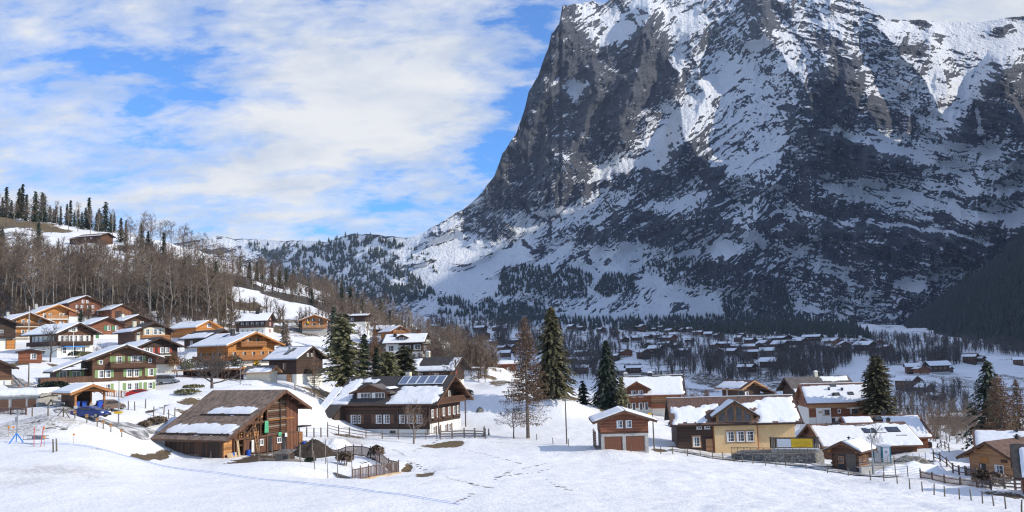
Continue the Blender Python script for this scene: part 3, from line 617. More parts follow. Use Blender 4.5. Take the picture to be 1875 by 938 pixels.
def roofmat(name, c, course=.33, var=.35):
    m, t, b = new_mat(name); o = t.add('ShaderNodeTexCoord').outputs['Object']; s = t.add('ShaderNodeSeparateXYZ', {0: o})
    row = t.math('DIVIDE', s.outputs[2], course * .5); fl = t.math('FLOOR', row); fr = t.math('FRACT', row)
    colm = t.math('FLOOR', t.math('ADD', t.math('DIVIDE', s.outputs[0], .28), t.math('MULTIPLY', fl, .5)))
    tone = t.add('ShaderNodeTexWhiteNoise', {'Vector': t.add('ShaderNodeCombineXYZ', {0: colm, 1: fl, 2: 0.}).outputs[0]}, noise_dimensions='3D').outputs[0]
    n = t.noise(o, .55, 6, .65); st = t.noise(t.scaled(o, (4, .35, .35)), 1.7, 6, .7)
    f = t.math('ADD', t.math('MULTIPLY', tone, .3), t.math('ADD', t.math('MULTIPLY', n, .4), t.math('MULTIPLY', st, .35)))
    lo = tuple(x * (1 - var) for x in c); hi = tuple(x * (1 + var) for x in c)
    t.l.new(t.ramp(f, [(.33, lo), (.52, c), (.72, hi)]), b.inputs['Base Color']); setin(t, b, Roughness=.85)
    bump(t, b, t.math('ADD', fr, t.math('MULTIPLY', tone, .4)), .03)
roofmat('roof_brown', (.135, .078, .058)); roofmat('roof_dark', (.055, .048, .046)); roofmat('roof_shingle', (.215, .150, .108), .4, .5); roofmat('roof_grey', (.13, .11, .10))
def shingle_wall():
    m, t, b = new_mat('ochre_shingle'); o = t.add('ShaderNodeTexCoord').outputs['Object']; s = t.add('ShaderNodeSeparateXYZ', {0: o})
    row = t.math('DIVIDE', s.outputs[2], .17); fl = t.math('FLOOR', row); fr = t.math('FRACT', row)
    cx = t.math('ADD', t.math('DIVIDE', t.math('ADD', s.outputs[0], s.outputs[1]), .13), t.math('MULTIPLY', fl, .5)); fx = t.math('FRACT', cx)
    tone = t.add('ShaderNodeTexWhiteNoise', {'Vector': t.add('ShaderNodeCombineXYZ', {0: t.math('FLOOR', cx), 1: fl, 2: 0.}).outputs[0]}, noise_dimensions='3D').outputs[0]
    n = t.noise(o, .4, 5, .6); f = t.math('ADD', t.math('MULTIPLY', tone, .3), t.math('MULTIPLY', n, .7))
    t.l.new(t.ramp(f, [(.2, (.68, .45, .21)), (.5, (.78, .54, .27)), (.8, (.84, .61, .33))]), b.inputs['Base Color']); setin(t, b, Roughness=.8)
    bump(t, b, t.math('ADD', fr, t.math('MULTIPLY', tone, .3)), .008)
    m, t, b = new_mat('stone_wall'); o = t.add('ShaderNodeTexCoord').outputs['Object']
    v = t.add('ShaderNodeTexVoronoi', {'Vector': t.scaled(o, (1, 1, 1.5)), 'Scale': 2.6}, feature='F1'); e = t.add('ShaderNodeTexVoronoi', {'Vector': t.scaled(o, (1, 1, 1.5)), 'Scale': 2.6}, feature='DISTANCE_TO_EDGE')
    tone = t.add('ShaderNodeSeparateColor', {0: v.outputs['Color']}).outputs[0]; g = t.ramp(e.outputs[0], [(0, 0.), (.1, 1.)])
    cc = t.ramp(tone, [(0, (.13, .12, .105)), (.5, (.24, .225, .2)), (1, (.36, .34, .31))]); t.l.new(t.mix(g, (.09, .085, .075), cc), b.inputs['Base Color']); setin(t, b, Roughness=.9); bump(t, b, g, .06)
shingle_wall()

# ================================================================ BUILDING KIT
FACE = {'S': (0, (0, -1)), 'G': (90, (1, 0)), 'N': (180, (0, 1)), 'B': (270, (-1, 0))}
_WM = {}
def win_mesh(w, h, frame, cols=2, rows=2, curtain=True):
    k = (round(w, 2), round(h, 2), frame, cols, rows, curtain)
    if k in _WM: return _WM[k]
    f = MB(); t = .085
    f.span(-w/2, w/2, -.07, .03, 0, t); f.span(-w/2, w/2, -.07, .03, h - t, h); f.span(-w/2, -w/2 + t, -.07, .03, t, h - t); f.span(w/2 - t, w/2, -.07, .03, t, h - t)
    f.span(-w/2 - .05, w/2 + .05, -.12, .03, -.06, 0)
    for i in range(1, cols):
        x = -w/2 + w * i / cols; f.span(x - .035, x + .035, -.058, .0, t, h - t)
    for j in range(1, rows):
        z = h * j / rows; f.span(-w/2 + t, w/2 - t, -.05, .0, z - .018, z + .018)
    p = MB(); p.span(-w/2 + .03, w/2 - .03, -.025, .02, .03, h - .03)
    c = None
    if curtain and w > .7:
        c = MB(); q = w * .2
        c.span(-w/2 + t, -w/2 + t + q, -.04, -.026, t, h - t)
    _WM[k] = (f.mesh('window', frame), p.mesh('pane', 'glass'), c.mesh('curtain', 'curtain') if c else None)
    return _WM[k]
_SM = {}
def shutter_mesh(w, h, m):
    k = (round(w, 2), round(h, 2), m)
    if k not in _SM:
        b = MB(); b.span(-w/2, w/2, -.05, 0, 0, h); b.span(-w/2 + .04, w/2 - .04, -.07, -.05, h*.05, h*.13); b.span(-w/2 + .04, w/2 - .04, -.07, -.05, h*.85, h*.93); b.span(-w/2 + .04, w/2 - .04, -.07, -.05, h*.46, h*.53)
        _SM[k] = b.mesh('shutter', m)
    return _SM[k]

class House:
    def __init__(s, key, name, label, cat, h, tan, base=0.0, roff=0.0, oe=.9, og=1.2, wall='timber_brown', basem='plaster', roof='roof_brown', under='timber_dark', group=None, open_=False, sink=2.2, wall_name='wall'):
        c, a, L, W = SITE[key]; s.L, s.W, s.h, s.tan, s.roff, s.oe, s.og, s.base = L, W, h, tan, roff, oe, og, base
        s.root = thing(name, c, label, cat, a, group); s.zr = h + (W/2 + roff) * tan; s.hN = s.zr - (W/2 - roff) * tan; s.yaw = a; s.under = under; s.k = hash(key) if False else sum(ord(q) for q in key)
        x0 = -L/2; b0 = base if base > 0 else -sink
        if base > 0:
            m = MB(); m.span(-L/2 + .06, L/2 - .06, -W/2 + .06, W/2 - .06, -sink, base); m.build('foundation_wall', basem, s.root)
        if not open_:
            m = MB(); m.prism([(x0, -W/2, b0), (x0, W/2, b0), (x0, W/2, s.hN), (x0, roff, s.zr), (x0, -W/2, h)], (L, 0, 0)); m.build(wall_name, wall, s.root, fix=True)
        t = .2; ln = math.hypot(1, tan); s.t = t
        m = MB()
        for sg in (-1, 1):
            d = (W/2 + sg * roff * -1 if False else (W/2 + roff if sg < 0 else W/2 - roff)) + oe
            ye, ze = roff + sg * d, s.zr - d * tan; X0, X1 = -L/2 - og, L/2 + og
            A = [(X0, roff, s.zr + .02), (X0, ye, ze + .02), (X0, ye, ze + .02 + t), (X0, roff, s.zr + .02 + t * ln)]
            n = len(m.f); m.prism(A, (X1 - X0, 0, 0), mi=1)
            for i in range(n, len(m.f)):
                zs = [m.v[q] for q in m.f[i]]
                if all(abs((v[2] - (s.zr + .02 - abs(v[1] - roff) * tan)) - t) < .09 for v in zs) and len(zs) == 4: m.m[i] = 0
        s.roof = m.build('roof', [roof, under], s.root, fix=True)
        s.fascia()
    def fascia(s):
        for sg in (-1, 1):
            d = (s.W/2 + s.roff if sg < 0 else s.W/2 - s.roff) + s.oe
            for X in (-s.L/2 - s.og - .03, s.L/2 + s.og + .03):
                m = MB(); m.beam((X, s.roff, s.zr + .07), (X, s.roff + sg * d, s.zr + .07 - d * s.tan), .05, .34); m.build('bargeboard', s.under, s.roof)
    def rafters(s, face='G', mat=None, n=2):
        sx = 1 if face == 'G' else -1
        for sg in (-1, 1):
            d = (s.W/2 + s.roff if sg < 0 else s.W/2 - s.roff)
            for i in range(n + 1):
                y = s.roff + sg * d * i / n; z = s.zr - d * i / n * s.tan - .16
                if i == 0 and sg > 0: continue
                m = MB(); m.span(min(sx * (s.L/2 - .1), sx * (s.L/2 + s.og - .12)), max(sx * (s.L/2 - .1), sx * (s.L/2 + s.og - .12)), y - .12, y + .12, z - .15, z + .12); m.build('purlin', mat or s.under, s.root)
    def snow(s, side='S', patches=((0, 1, 0, 1),), th=.2, edge=.05, fr=7.0):
        """snow lying on one roof slope; patches (u0, u1, v0, v1) along the ridge and down the slope"""
        sg = -1 if side == 'S' else 1; d = (s.W/2 + s.roff if sg < 0 else s.W/2 - s.roff) + s.oe
        Lr = s.L + 2 * s.og; nu = max(14, min(70, int(Lr / .28))); nv = max(8, min(34, int(d / .28)))
        u = np.linspace(.012, .988, nu); v = np.linspace(.02, .985, nv); U, V_ = np.meshgrid(u, v)
        k = np.full(U.shape, -1.0)
        nz = fbm(U * Lr / 1.9 + s.k, V_ * d / 1.3, 4, s.k % 97) * edge
        for (u0, u1, v0, v1) in patches:
            e = np.minimum(np.minimum(U - u0 + (.2 if u0 <= 0 else 0), u1 - U + (.2 if u1 >= 1 else 0)) * Lr / d, np.minimum(V_ - v0 + (.2 if v0 <= 0 else 0), v1 - V_ + (.2 if v1 >= 1 else 0)))
            k = np.maximum(k, e + nz)
        H = th * sstep(0, .07, k) * (1 + .25 * fbm(U * Lr / 1.5, V_ * d / 1.5, 3, 7)) - .03
        X = -Lr/2 + U * Lr; Yd = V_ * d; Yy = s.roff + sg * Yd; Z = s.zr - Yd * s.tan + .02 + s.t * math.hypot(1, s.tan) + H
        keep = (H[:-1, :-1] > -.005) | (H[1:, 1:] > -.005) | (H[1:, :-1] > -.005) | (H[:-1, 1:] > -.005)
        if not keep.any(): return
        # the rim hangs down to the tiles
        P_ = np.stack([X, Yy, Z], -1); rim = np.pad(P_, ((1, 1), (1, 1), (0, 0)), mode='edge'); rim[0, :, 2] -= th * .9; rim[-1, :, 2] -= th * .95; rim[:, 0, 2] -= th * .9; rim[:, -1, 2] -= th * .9
        kk = np.pad(keep, 1, mode='edge')
        me = grid_mesh('roof_snow', rim, ['snow'], keep=kk, flip=(sg < 0))
        return link('roof_snow', me, s.root)
    def at(s, face, u, z, out=0.0):
        r, n = FACE[face]; hx = s.L/2 if face in 'GB' else s.W/2
        ax = (math.cos(R(r)), math.sin(R(r)))
        return Vector((ax[0] * u + n[0] * (hx + out), ax[1] * u + n[1] * (hx + out), z)), R(r)
    def put(s, name, me, face, u, z, out=0.0, parent=None):
        l, r = s.at(face, u, z, out); return link(name, me, parent or s.root, l, r)
    def win(s, face, u, z, w=1.0, h=1.2, frame='white_paint', cols=2, rows=2, out=0.0, curtain=True):
        f, p, c = win_mesh(w, h, frame, cols, rows, curtain); o = s.put('window', f, face, u, z, out); link('pane', p, o)
        if c: link('curtain', c, o)
        return o
    def shut(s, face, us, z, w=.5, h=1.2, m='green_paint', out=0.0):
        for u in us: s.put('shutter', shutter_mesh(w, h, m), face, u, z, out)
    def box(s, name, face, u0, u1, z0, z1, o0, o1, mat):
        b = MB(); b.span(u0, u1, -o1, -o0, z0, z1); l, r = s.at(face, 0, 0); return link(name, b.mesh(name, mat), s.root, l, r)
    def balcony(s, face, u0, u1, z, d=1.1, rail=1.0, mat='timber_brown', gaps=True):
        b = MB(); b.span(u0, u1, -d, 0, z - .16, z); l, r = s.at(face, 0, 0); link('balcony', b.mesh('balcony', mat), s.root, l, r)
        b = MB(); b.span(u0, u1, -d, -d + .07, z + rail - .1, z + rail); b.span(u0, u1, -d, -d + .06, z + .05, z + .14)
        n = max(3, int((u1 - u0) / .19))
        for i in range(n):
            x = u0 + (u1 - u0) * (i + .5) / n; b.span(x - .075, x + .075, -d + .015, -d + .045, z + .1, z + rail - .08)
        for x in (u0, u1 - .09):
            b.span(x, x + .09, -d + .06, 0, z + rail - .1, z + rail); b.span(x, x + .09, -d, -d + .09, z, z + rail)
            b.span(x + .01, x + .06, -d + .1, -.05, z + .1, z + rail - .12)
        return link('railing', b.mesh('railing', mat), s.root, l, r)
    def chimney(s, x, y, w=.7, h=1.3, mat='concrete', snowcap=False, d=None):
        z0 = s.zr - abs(y - s.roff) * s.tan - .1; d = d or w; m = MB(); m.span(x - w/2, x + w/2, y - d/2, y + d/2, z0, z0 + h + .1)
        o = m.build('chimney', mat, s.root)
        m = MB(); m.span(x - w/2 - .1, x + w/2 + .1, y - d/2 - .1, y + d/2 + .1, z0 + h + .1, z0 + h + .22); m.span(x - w/2 + .1, x + w/2 - .1, y - d/2 + .1, y + d/2 - .1, z0 + h + .22, z0 + h + .4); m.build('chimney_cap', 'snow' if snowcap else 'black_metal', o)
    def skylight(s, x, v, side='S', w=.9, l=1.1):
        sg = -1 if side == 'S' else 1; d = (s.W/2 + s.roff if sg < 0 else s.W/2 - s.roff) + s.oe; y = s.roff + sg * d * v; z = s.zr - d * v * s.tan + .42
        al = math.atan(s.tan); M = Matrix.Translation((x, y, z)) @ Matrix.Rotation(al * -sg * 1.0, 4, 'X')
        m = MB(); m.box((0, 0, .0), (w + .2, l + .2, .22), M=M); o = m.build('skylight', 'black_metal', s.root); m = MB(); m.box((0, 0, .11), (w, l, .05), M=M); m.build('pane', 'glass', o)
    def dormer(s, x, w, yf, z0, ze, tan, roofm, wallm, wall_name='dormer_wall', ov=.6, of=.7, sn=None, back=None):
        """gabled dormer facing local -Y: front plane y=yf, wall from z0 to the eaves ze"""
        zr = ze + w/2 * tan; yb = s.roff - .3 if back is None else back
        m = MB(); m.prism([(x - w/2, yf, z0), (x + w/2, yf, z0), (x + w/2, yf, ze), (x, yf, zr), (x - w/2, yf, ze)], (0, yb - yf, 0)); o = m.build(wall_name, wallm, s.root, fix=True)
        m = MB(); q = .16
        for sg in (-1, 1):
            dx = w/2 + ov; m.prism([(x, yf - of, zr + .02), (x + sg * dx, yf - of, zr - dx * tan + .02), (x + sg * dx, yf - of, zr - dx * tan + .02 + q), (x, yf - of, zr + .02 + q * math.hypot(1, tan))], (0, yb - yf + of, 0))
        r = m.build('dormer_roof', roofm, s.root, fix=True)
        for sg in (-1, 1):
            dx = w/2 + ov; m = MB(); m.beam((x, yf - of - .03, zr + .08), (x + sg * dx, yf - of - .03, zr - dx * tan + .08), .05, .3); m.build('bargeboard', s.under, r)
        for side in (sn or ()):
            sg = -1 if side == 'L' else 1; dx = w/2 + ov; q2 = q * math.hypot(1, tan) + .02; T = .14; y0, y1 = yf - of + .15, yb - (yb - yf) * .25
            a0, a1 = .15, dx - .1; m = MB(); m.prism([(x + sg * a0, y0, zr - a0 * tan + q2), (x + sg * a1, y0, zr - a1 * tan + q2), (x + sg * a1, y0, zr - a1 * tan + q2 + T), (x + sg * a0, y0, zr - a0 * tan + q2 + T)], (0, y1 - y0, 0)); m.build('roof_snow', 'snow', r, fix=True)
        return zr
    def door(s, face, u, w=1.0, h=2.1, mat='board_brown', z=0.0, out=0.0):
        b = MB(); b.span(-w/2, w/2, -.05, .02, 0, h); o = s.put('door', b.mesh('door', mat), face, u, z, out)
        b = MB(); b.span(-w/2 - .1, -w/2, -.09, .02, 0, h + .1); b.span(w/2, w/2 + .1, -.09, .02, 0, h + .1); b.span(-w/2, w/2, -.09, .02, h, h + .1); link('door_frame', b.mesh('door_frame', s.under), o)
        b = MB(); b.span(w/2 - .16, w/2 - .08, -.1, -.05, h*.45, h*.52); link('handle', b.mesh('handle', 'grey_metal'), o)
        return o

# ================================================================ THE VILLAGE ON THE LEFT
h = House('green', 'timber_chalet', 'brown chalet with light green shutters on three floors over a white base', 'chalet', 6.5, .38, 2.4, oe=1.3, og=1.5, wall='timber_brown', under='timber_dark')
h.rafters(mat='timber_honey'); h.snow('S'); h.snow('N')
for u in (-4.0, -2.85, .75, 1.95, 4.45): h.win('G', u, 3.1, .95, 1.3)
h.shut('G', (-4.75, -2.1, 0.0, 2.7, 3.7, 5.15), 3.1, .5, 1.35)
for u in (-1.0, 1.45, 2.55): h.win('G', u, 5.55, .95, 1.25, out=.0)
h.shut('G', (-2.3, -1.75, -.25, .7, 3.3), 5.5, .48, 1.3); h.win('G', -4.0, 5.5, .6, .7, cols=1); h.shut('G', (-4.45,), 5.5, .3, .7); h.win('G', 4.3, 5.5, .6, .7, cols=1)
for u in (-4.0, -2.85, .75, 1.95, 4.3): h.win('G', u, .75, .95, 1.2)
h.shut('G', (-4.75, -2.1, 0.0, 2.7, 3.55, 5.0), .72, .5, 1.25)
h.balcony('G', -2.6, 3.6, 4.85, 1.1, 1.0); h.box('flower_box', 'G', .2, 2.2, 2.85, 3.02, .05, .25, 'timber_tan'); h.box('flower_box', 'G', 3.7, 5.0, 2.85, 3.02, .05, .25, 'timber_tan')
# the lower wing with the terrace on its left
m = MB(); m.span(-5.4, 2.2, -10.6, -5.46, 2.4, 4.6); m.build('wing_wall', 'timber_brown', h.root); m = MB(); m.span(-5.3, 2.1, -10.5, -5.5, -2, 2.4); m.build('foundation_wall', 'plaster', h.root)
m = MB(); m.prism([(-7, -6.72, 5.98), (-7, -11.6, 4.13), (-7, -11.6, 4.35), (-7, -6.72, 6.2)], (11.2, 0, 0)); wr = m.build('wing_roof', 'timber_dark', h.root, fix=True)
m = MB(); m.prism([(-6.9, -6.8, 6.19), (-6.9, -11.5, 4.4), (-6.9, -11.5, 4.6), (-6.9, -6.8, 6.42)], (11.0, 0, 0)); m.build('roof_snow', 'snow', wr, fix=True)
for y in (-9.6, -7.4):
    f_, p_, c_ = win_mesh(1.3, 1.7, 'white_paint', 2, 1); o_ = link('window', f_, h.root, (2.21, y, 2.7), R(90)); link('pane', p_, o_)
for y in (-10.4, -8.4, -6.4): link('shutter', shutter_mesh(.5, 1.7, 'green_paint'), h.root, (2.22, y, 2.7), R(90))
m = MB(); m.span(2.2, 5.6, -13.5, -5.5, 2.2, 2.4); m.span(5.3, 5.5, -13.4, -5.5, -2, 2.2); m.build('terrace', 'plaster', h.root)
m = MB(); m.span(5.55, 5.62, -13.5, -5.5, 2.4, 3.4); m.span(2.2, 5.6, -13.56, -13.5, 2.4, 3.4); m.span(5.5, 5.68, -13.55, -5.5, 3.4, 3.48); m.build('terrace_railing', 'board_brown', h.root)
m = MB(); m.span(2.3, 4.2, -10.7, -6.0, 4.7, 4.8); m.build('awning', 'white_paint', h.root)

h = House('redshut', 'timber_chalet', 'dark chalet with red shutters and dark snow-patched roof behind the green-shuttered chalet', 'chalet', 5.4, .42, 1.6, oe=1.1, og=1.4, wall='timber_dark', roof='roof_dark')
h.rafters(); h.snow('S', ((.0, .96, .34, 1), (.3, .7, .2, .5)))
for u in (-2.7, -1.6, .7, 1.8): h.win('G', u, 3.9, .85, 1.15)
h.shut('G', (-3.4, -.95, .0, 2.5), 3.88, .42, 1.2, 'red_paint'); h.balcony('G', -3.8, 3.8, 1.7, 1.2, 1.0, 'timber_dark'); h.win('G', -1.4, 1.9, 1.2, 1.3); h.shut('G', (-2.3, -.5), 1.9, .42, 1.3, 'red_paint'); h.box('lintel', 'G', -2.5, 2.6, 3.3, 3.5, .02, .16, 'plaster')
h.chimney(-3.5, -1.2, .7, 1.4, 'plaster_cream')

h = House('cream', 'timber_chalet', 'brown chalet with dark upper roof and cream balcony front above the red-shuttered chalet', 'chalet', 5.6, .42, 1.4, wall='timber_brown', roof='roof_dark', oe=1.2, og=1.4)
h.rafters(); h.snow('S', ((0, .97, .5, 1),)); h.box('balcony_front', 'G', -2.4, 3.0, 4.4, 6.4, .0, .06, 'plaster_cream')
for u in (-1.5, .4, 1.6): h.win('G', u, 4.6, 1.1, 1.4, out=.08)
h.balcony('G', -3.2, 4.0, 3.5, 1.0, .9, 'timber_honey'); h.win('G', -3.6, 4.3, .6, .8, cols=1)
for u in (-2.5, 0, 2.4): h.win('G', u, 1.8, 1.0, 1.2)
h.chimney(-1.0, -2.2, .8, 1.7, 'plaster_cream')

h = House('awning', 'timber_chalet', 'wide brown chalet with white-shuttered windows and a blue awning over its ground floor', 'chalet', 5.5, .42, 2.6, wall='timber_brown', oe=1.4, og=1.6)
h.rafters(); h.snow('S'); h.snow('N')
for u in (-3.6, -2.5, -1.3, -.1, 1.2, 2.9): h.win('G', u, 3.4, .95, 1.4)
h.shut('G', (-4.3, -.7, .6, 2.2, 3.7), 3.38, .42, 1.45, 'white_paint')
for u in (-3.4, -1.8, -.2, 1.6, 3.4): h.win('S', u, 3.4, .95, 1.4)
h.shut('S', (-2.6, -1.0, .7, 2.5), 3.38, .42, 1.45, 'white_paint'); h.win('G', -.8, 5.7, 1.3, 1.1, cols=3); h.shut('G', (-1.75, .15), 5.7, .42, 1.1, 'white_paint')
h.balcony('G', -4.7, 3.9, 2.55, .9, .9, 'timber_dark'); h.balcony('S', -4.9, 4.9, 2.55, .9, .9, 'timber_dark')
for u in (-3, -.5, 2): h.win('G', u, .6, 1.2, 1.5)
for u in (-3, 0, 3): h.win('S', u, .6, 1.1, 1.3)
h.box('awning', 'G', -3.6, 1.4, 2.1, 2.3, .05, 1.2, 'blue_cloth')

for key, lab, (wd, hh) in (('orangeA', 'bright orange timber chalet with two brown balcony rows at the left end of the village', (10.6, 5.6)), ('orangeB', 'bright orange timber chalet with a single tan balcony, right of the other orange chalet', (11, 5.0))):
    h = House(key, 'timber_chalet', lab, 'chalet', hh, .42, 1.2, wall='timber_orange', under='timber_brown' if key == 'orangeA' else 'timber_orange', oe=1.4, og=1.8)
    h.rafters(mat='timber_orange'); h.snow('S'); h.snow('N')
    if key == 'orangeA':
        h.balcony('G', -5.0, 5.0, 4.4, 1.1, .95, 'timber_brown'); h.balcony('G', -5.0, 5.0, 1.6, 1.1, .95, 'timber_brown'); h.box('balcony_edge', 'G', -5, 5, 4.1, 4.3, .0, 1.14, 'plaster_cream'); h.box('balcony_edge', 'G', -5, 5, 1.25, 1.45, .0, 1.14, 'plaster_cream')
        for u in (-3.4, -1.2, .2, 3.2): h.win('G', u, 4.6, .9, 1.6); h.win('G', u, 1.8, .9, 1.6)
        h.chimney(-3.2, -2, .7, 1.8, 'concrete')
    else:
        h.balcony('G', -3.4, 3.6, 3.2, 1.1, .95, 'timber_tan'); h.box('balcony_edge', 'G', -3.4, 3.6, 2.8, 3.04, .0, 1.14, 'plaster')
        for u in (-3.6, -1.9, 1.2, 2.3): h.win('G', u, 3.4, .9, 1.4)
        for u in (-2.5, 1.5): h.win('G', u, 1.2, 1.1, 1.2)
        h.chimney(-4.2, -2.5, .8, 2.0, 'concrete')

h = House('grid', 'timber_chalet', 'dark red-brown chalet with a grid of small white windows at the top of the village', 'chalet', 5.2, .42, .9, wall='timber_red', og=1.0)
h.rafters(); h.snow('S'); h.snow('N', ((0, 1, 0, .3),))
for z, us in ((5.2, (-.8, .6)), (3.6, (-2.6, -1.1, .9, 2.3)), (1.9, (-2.6, -1.1, .9, 2.3)), (1.6, (4.0,))):
    for u in us: h.win('G', u, z, .75, .95)
h = House('redbarn', 'small_barn', 'small windowless dark red barn right of the top chalet, half its roof under snow', 'barn', 2.6, .45, 0, wall='board_red', og=.8)
h.snow('S'); h.door('G', -1.2, 1.8, 2.0, 'board_dark'); h.rafters()
h = House('greentwo', 'timber_chalet', 'brown house with dark green shutters, half hidden behind the blue-awning chalet', 'house', 3.6, .4, .8, wall='timber_red', oe=1.0)
h.snow('S'); h.rafters()
for u in (-.5, 1.6): h.shut('G', (u,), 1.9, .8, 1.3, 'dark_green_paint'); h.win('G', u + .95, 1.9, .8, 1.3)
h.shut('G', (-2.6, 3.4), -.2, .8, 1.0, 'dark_green_paint')
h = House('lowbrown', 'timber_chalet', 'low brown chalet under thick roof snow, behind the cream-fronted chalet', 'chalet', 2.9, .4, .6, wall='timber_brown', oe=1.0); h.snow('S'); h.rafters(); h.win('G', -1, 1.5, 1, 1.2); h.win('G', 1.2, 1.5, 1, 1.2); h.chimney(-2, -1.5, .7, 1.4, 'plaster_cream')

h = House('bigorange', 'timber_chalet', 'largest honey-orange chalet with broad snowy roof and two balconies, in the middle of the village', 'chalet', 4.6, .40, .9, wall='timber_orange', under='timber_orange', oe=1.5, og=2.0)
h.rafters(mat='timber_orange', n=3); h.snow('S'); h.snow('N', ((0, 1, 0, .25),)); h.balcony('G', -3.2, 3.0, 4.1, 1.2, .95, 'timber_honey'); h.balcony('G', -5.4, 5.2, 1.2, 1.3, .95, 'timber_honey'); h.balcony('S', -6.4, 6.0, 1.2, 1.3, .95, 'timber_honey')
for u in (-2.2, -.6, 1.4): h.win('G', u, 4.3, 1.0, 1.5, frame='timber_tan')
for u in (-4.2, -1.8, .4, 2.6, 4.4): h.win('G', u, 1.4, 1.0, 1.5, frame='timber_tan')
for u in (-4.6, -2.0, .6, 3.2): h.win('S', u, 1.4, 1.1, 1.5, frame='timber_tan')
h.box('yellow_panel', 'G', .5, 1.6, -.6, .8, .02, .08, 'yellow_paint'); h.chimney(1.5, -1.6, .8, 1.5, 'black_metal'); h.skylight(-1, .25); h.skylight(2.8, .2)
h = House('gableor', 'timber_chalet', 'chalet with orange gable and one big window behind the largest orange chalet', 'chalet', 3.2, .45, .6, wall='timber_orange', under='timber_orange'); h.snow('S'); h.win('G', .6, 3.1, 1.4, 1.1, cols=3); h.win('G', -1.6, 1.0, 1, 1.2); h.chimney(1.0, -.4, .35, 1.2, 'black_metal')
h = House('darkroof', 'timber_house', 'house with black roof and a slipped snow sheet beside the largest orange chalet', 'house', 3.1, .45, .6, wall='timber_dark', roof='roof_dark'); h.snow('S', ((0, .9, .42, 1), (.2, .6, .3, .6))); h.win('G', 0, 1.4, 1.2, 1.1); h.win('S', -2, 1.2, 1, 1.2)
h = House('redwhite', 'timber_chalet', 'brown chalet with white lower floor and red shutters on its right gable', 'chalet', 4.4, .5, 2.0, wall='timber_dark', oe=1.0, og=1.0)
h.snow('S'); h.snow('N'); h.chimney(.6, -.6, 1.0, .9, 'black_metal', d=.7)
for u in (-3.2, -1.6, 0, 1.6, 3.2): h.win('S', u, 2.5, .9, 1.2); h.win('S', u, .3, .9, 1.1)
h.balcony('S', -4.2, 4.2, 2.2, .9, .8, 'timber_dark')
for z in (.4, 2.6, 4.6): h.win('G', .4, z, .8, 1.1); h.shut('G', (-.4, 1.2), z, .45, 1.2, 'red_paint')
h = House('honey', 'timber_chalet', 'honey-coloured chalet facing forward above the village with a small yellow patch on its front', 'chalet', 5.2, .36, 1.9, wall='timber_honey', basem='concrete', oe=1.1, under='timber_honey')
h.snow('S'); h.snow('N'); h.rafters(mat='timber_honey'); h.balcony('G', -4.2, 4.2, 2.3, .9, .95, 'timber_tan'); h.win('G', -.3, 4.6, 1.2, 1.1, frame='timber_brown'); h.win('G', 2.2, 4.5, 1.3, 1.1, frame='timber_brown'); h.win('G', -2.2, 4.4, 1, 1.2, frame='timber_brown'); h.box('yellow_panel', 'G', -2.5, -1.9, 3.9, 4.6, .06, .3, 'yellow_paint')
for u in (-2.8, -.3, 2.2): h.win('G', u, 2.4, 1.5, 1.5, frame='timber_brown')
h.chimney(.5, .4, .8, .8, 'timber_honey')
h = House('skylit', 'timber_house', 'dark brown house with metal flue and one small window left of the big pine', 'house', 4.7, .56, 1.4, wall='timber_dark', roof='roof_dark', oe=.9, og=1.1)
h.snow('S', ((0, 1, .03, 1),)); h.snow('N'); h.win('S', .6, 2.4, .9, 1.3, frame='timber_tan'); h.win('G', -.6, 5.0, .5, .6, cols=1); h.win('G', .6, 5.0, .5, .6, cols=1); h.chimney(-.2, -1.6, .35, 1.6, 'grey_metal'); h.skylight(.2, .55); h.skylight(.7, .3); h.rafters()
h.win('S', -2, .3, .8, .7, cols=1); h.box('stored_boards', 'S', 1.5, 2.6, -.6, 1.4, .1, .35, 'timber_tan'); h.balcony('G', -1.5, 3.5, 1.5, 1.0, .9, 'timber_dark')
h = House('creamshed', 'garden_shed', 'small cream plaster shed with brown gable and thin snow stripes on its roof', 'shed', 1.8, .55, 0, wall='plaster_cream', under='timber_tan', oe=.7, og=.7, roof='roof_grey'); h.snow('S', ((.16, .95, .45, .95), (.3, .7, .3, .6)), .12, .1); h.win('G', .3, .5, .5, .6, cols=1)
m = MB(); m.prism([(h.L/2 + .02, -1.7, 1.85), (h.L/2 + .02, 1.7, 1.85), (h.L/2 + .02, 0, 2.74)], (.05, 0, 0)); m.build('gable_board', 'timber_honey', h.root, fix=True)
h = House('longroof', 'open_shelter', 'long low open shelter with brown roof edge below the largest orange chalet', 'shelter', 1.5, .14, 0, wall='timber_dark', under='timber_honey', oe=.4, og=.4, open_=True, roof='roof_brown')
h.snow('S', ((.02, .98, .0, .8),), .1)
for x in (-6.2, -3.1, 0, 3.1, 6.2):
    for y in (-1.6, 1.6): m = MB(); m.span(x - .09, x + .09, y - .09, y + .09, -1.5, 1.55); m.build('post', 'timber_brown', h.root)
m = MB(); m.span(-6.3, 6.3, 1.7, 1.8, -1.5, 1.6); m.build('back_wall', 'timber_dark', h.root)
h = House('winhut', 'garden_hut', 'small flat-roofed brown hut with one white window near the left village edge', 'hut', 2.2, .16, 0, wall='timber_red', oe=.5, og=.6, roof='roof_dark'); h.win('G', .7, .7, 1.1, 1.1); h.snow('S', ((0, .8, .3, 1),), .12); h.snow('N', ((0, .8, .3, 1),), .12)
h = House('edgehouse', 'timber_chalet', 'dark chalet cut off by the left picture edge, with white base and orange cellar door', 'chalet', 6.2, .42, 2.6, wall='timber_dark', oe=1.3, og=1.5); h.snow('S'); h.rafters(); h.win('G', 2, 3.4, 1, 1.3); h.balcony('G', -5, 5, 2.9, 1.1, .9, 'timber_dark'); h.door('G', 4.2, 1.9, 2.3, 'timber_orange', z=0)
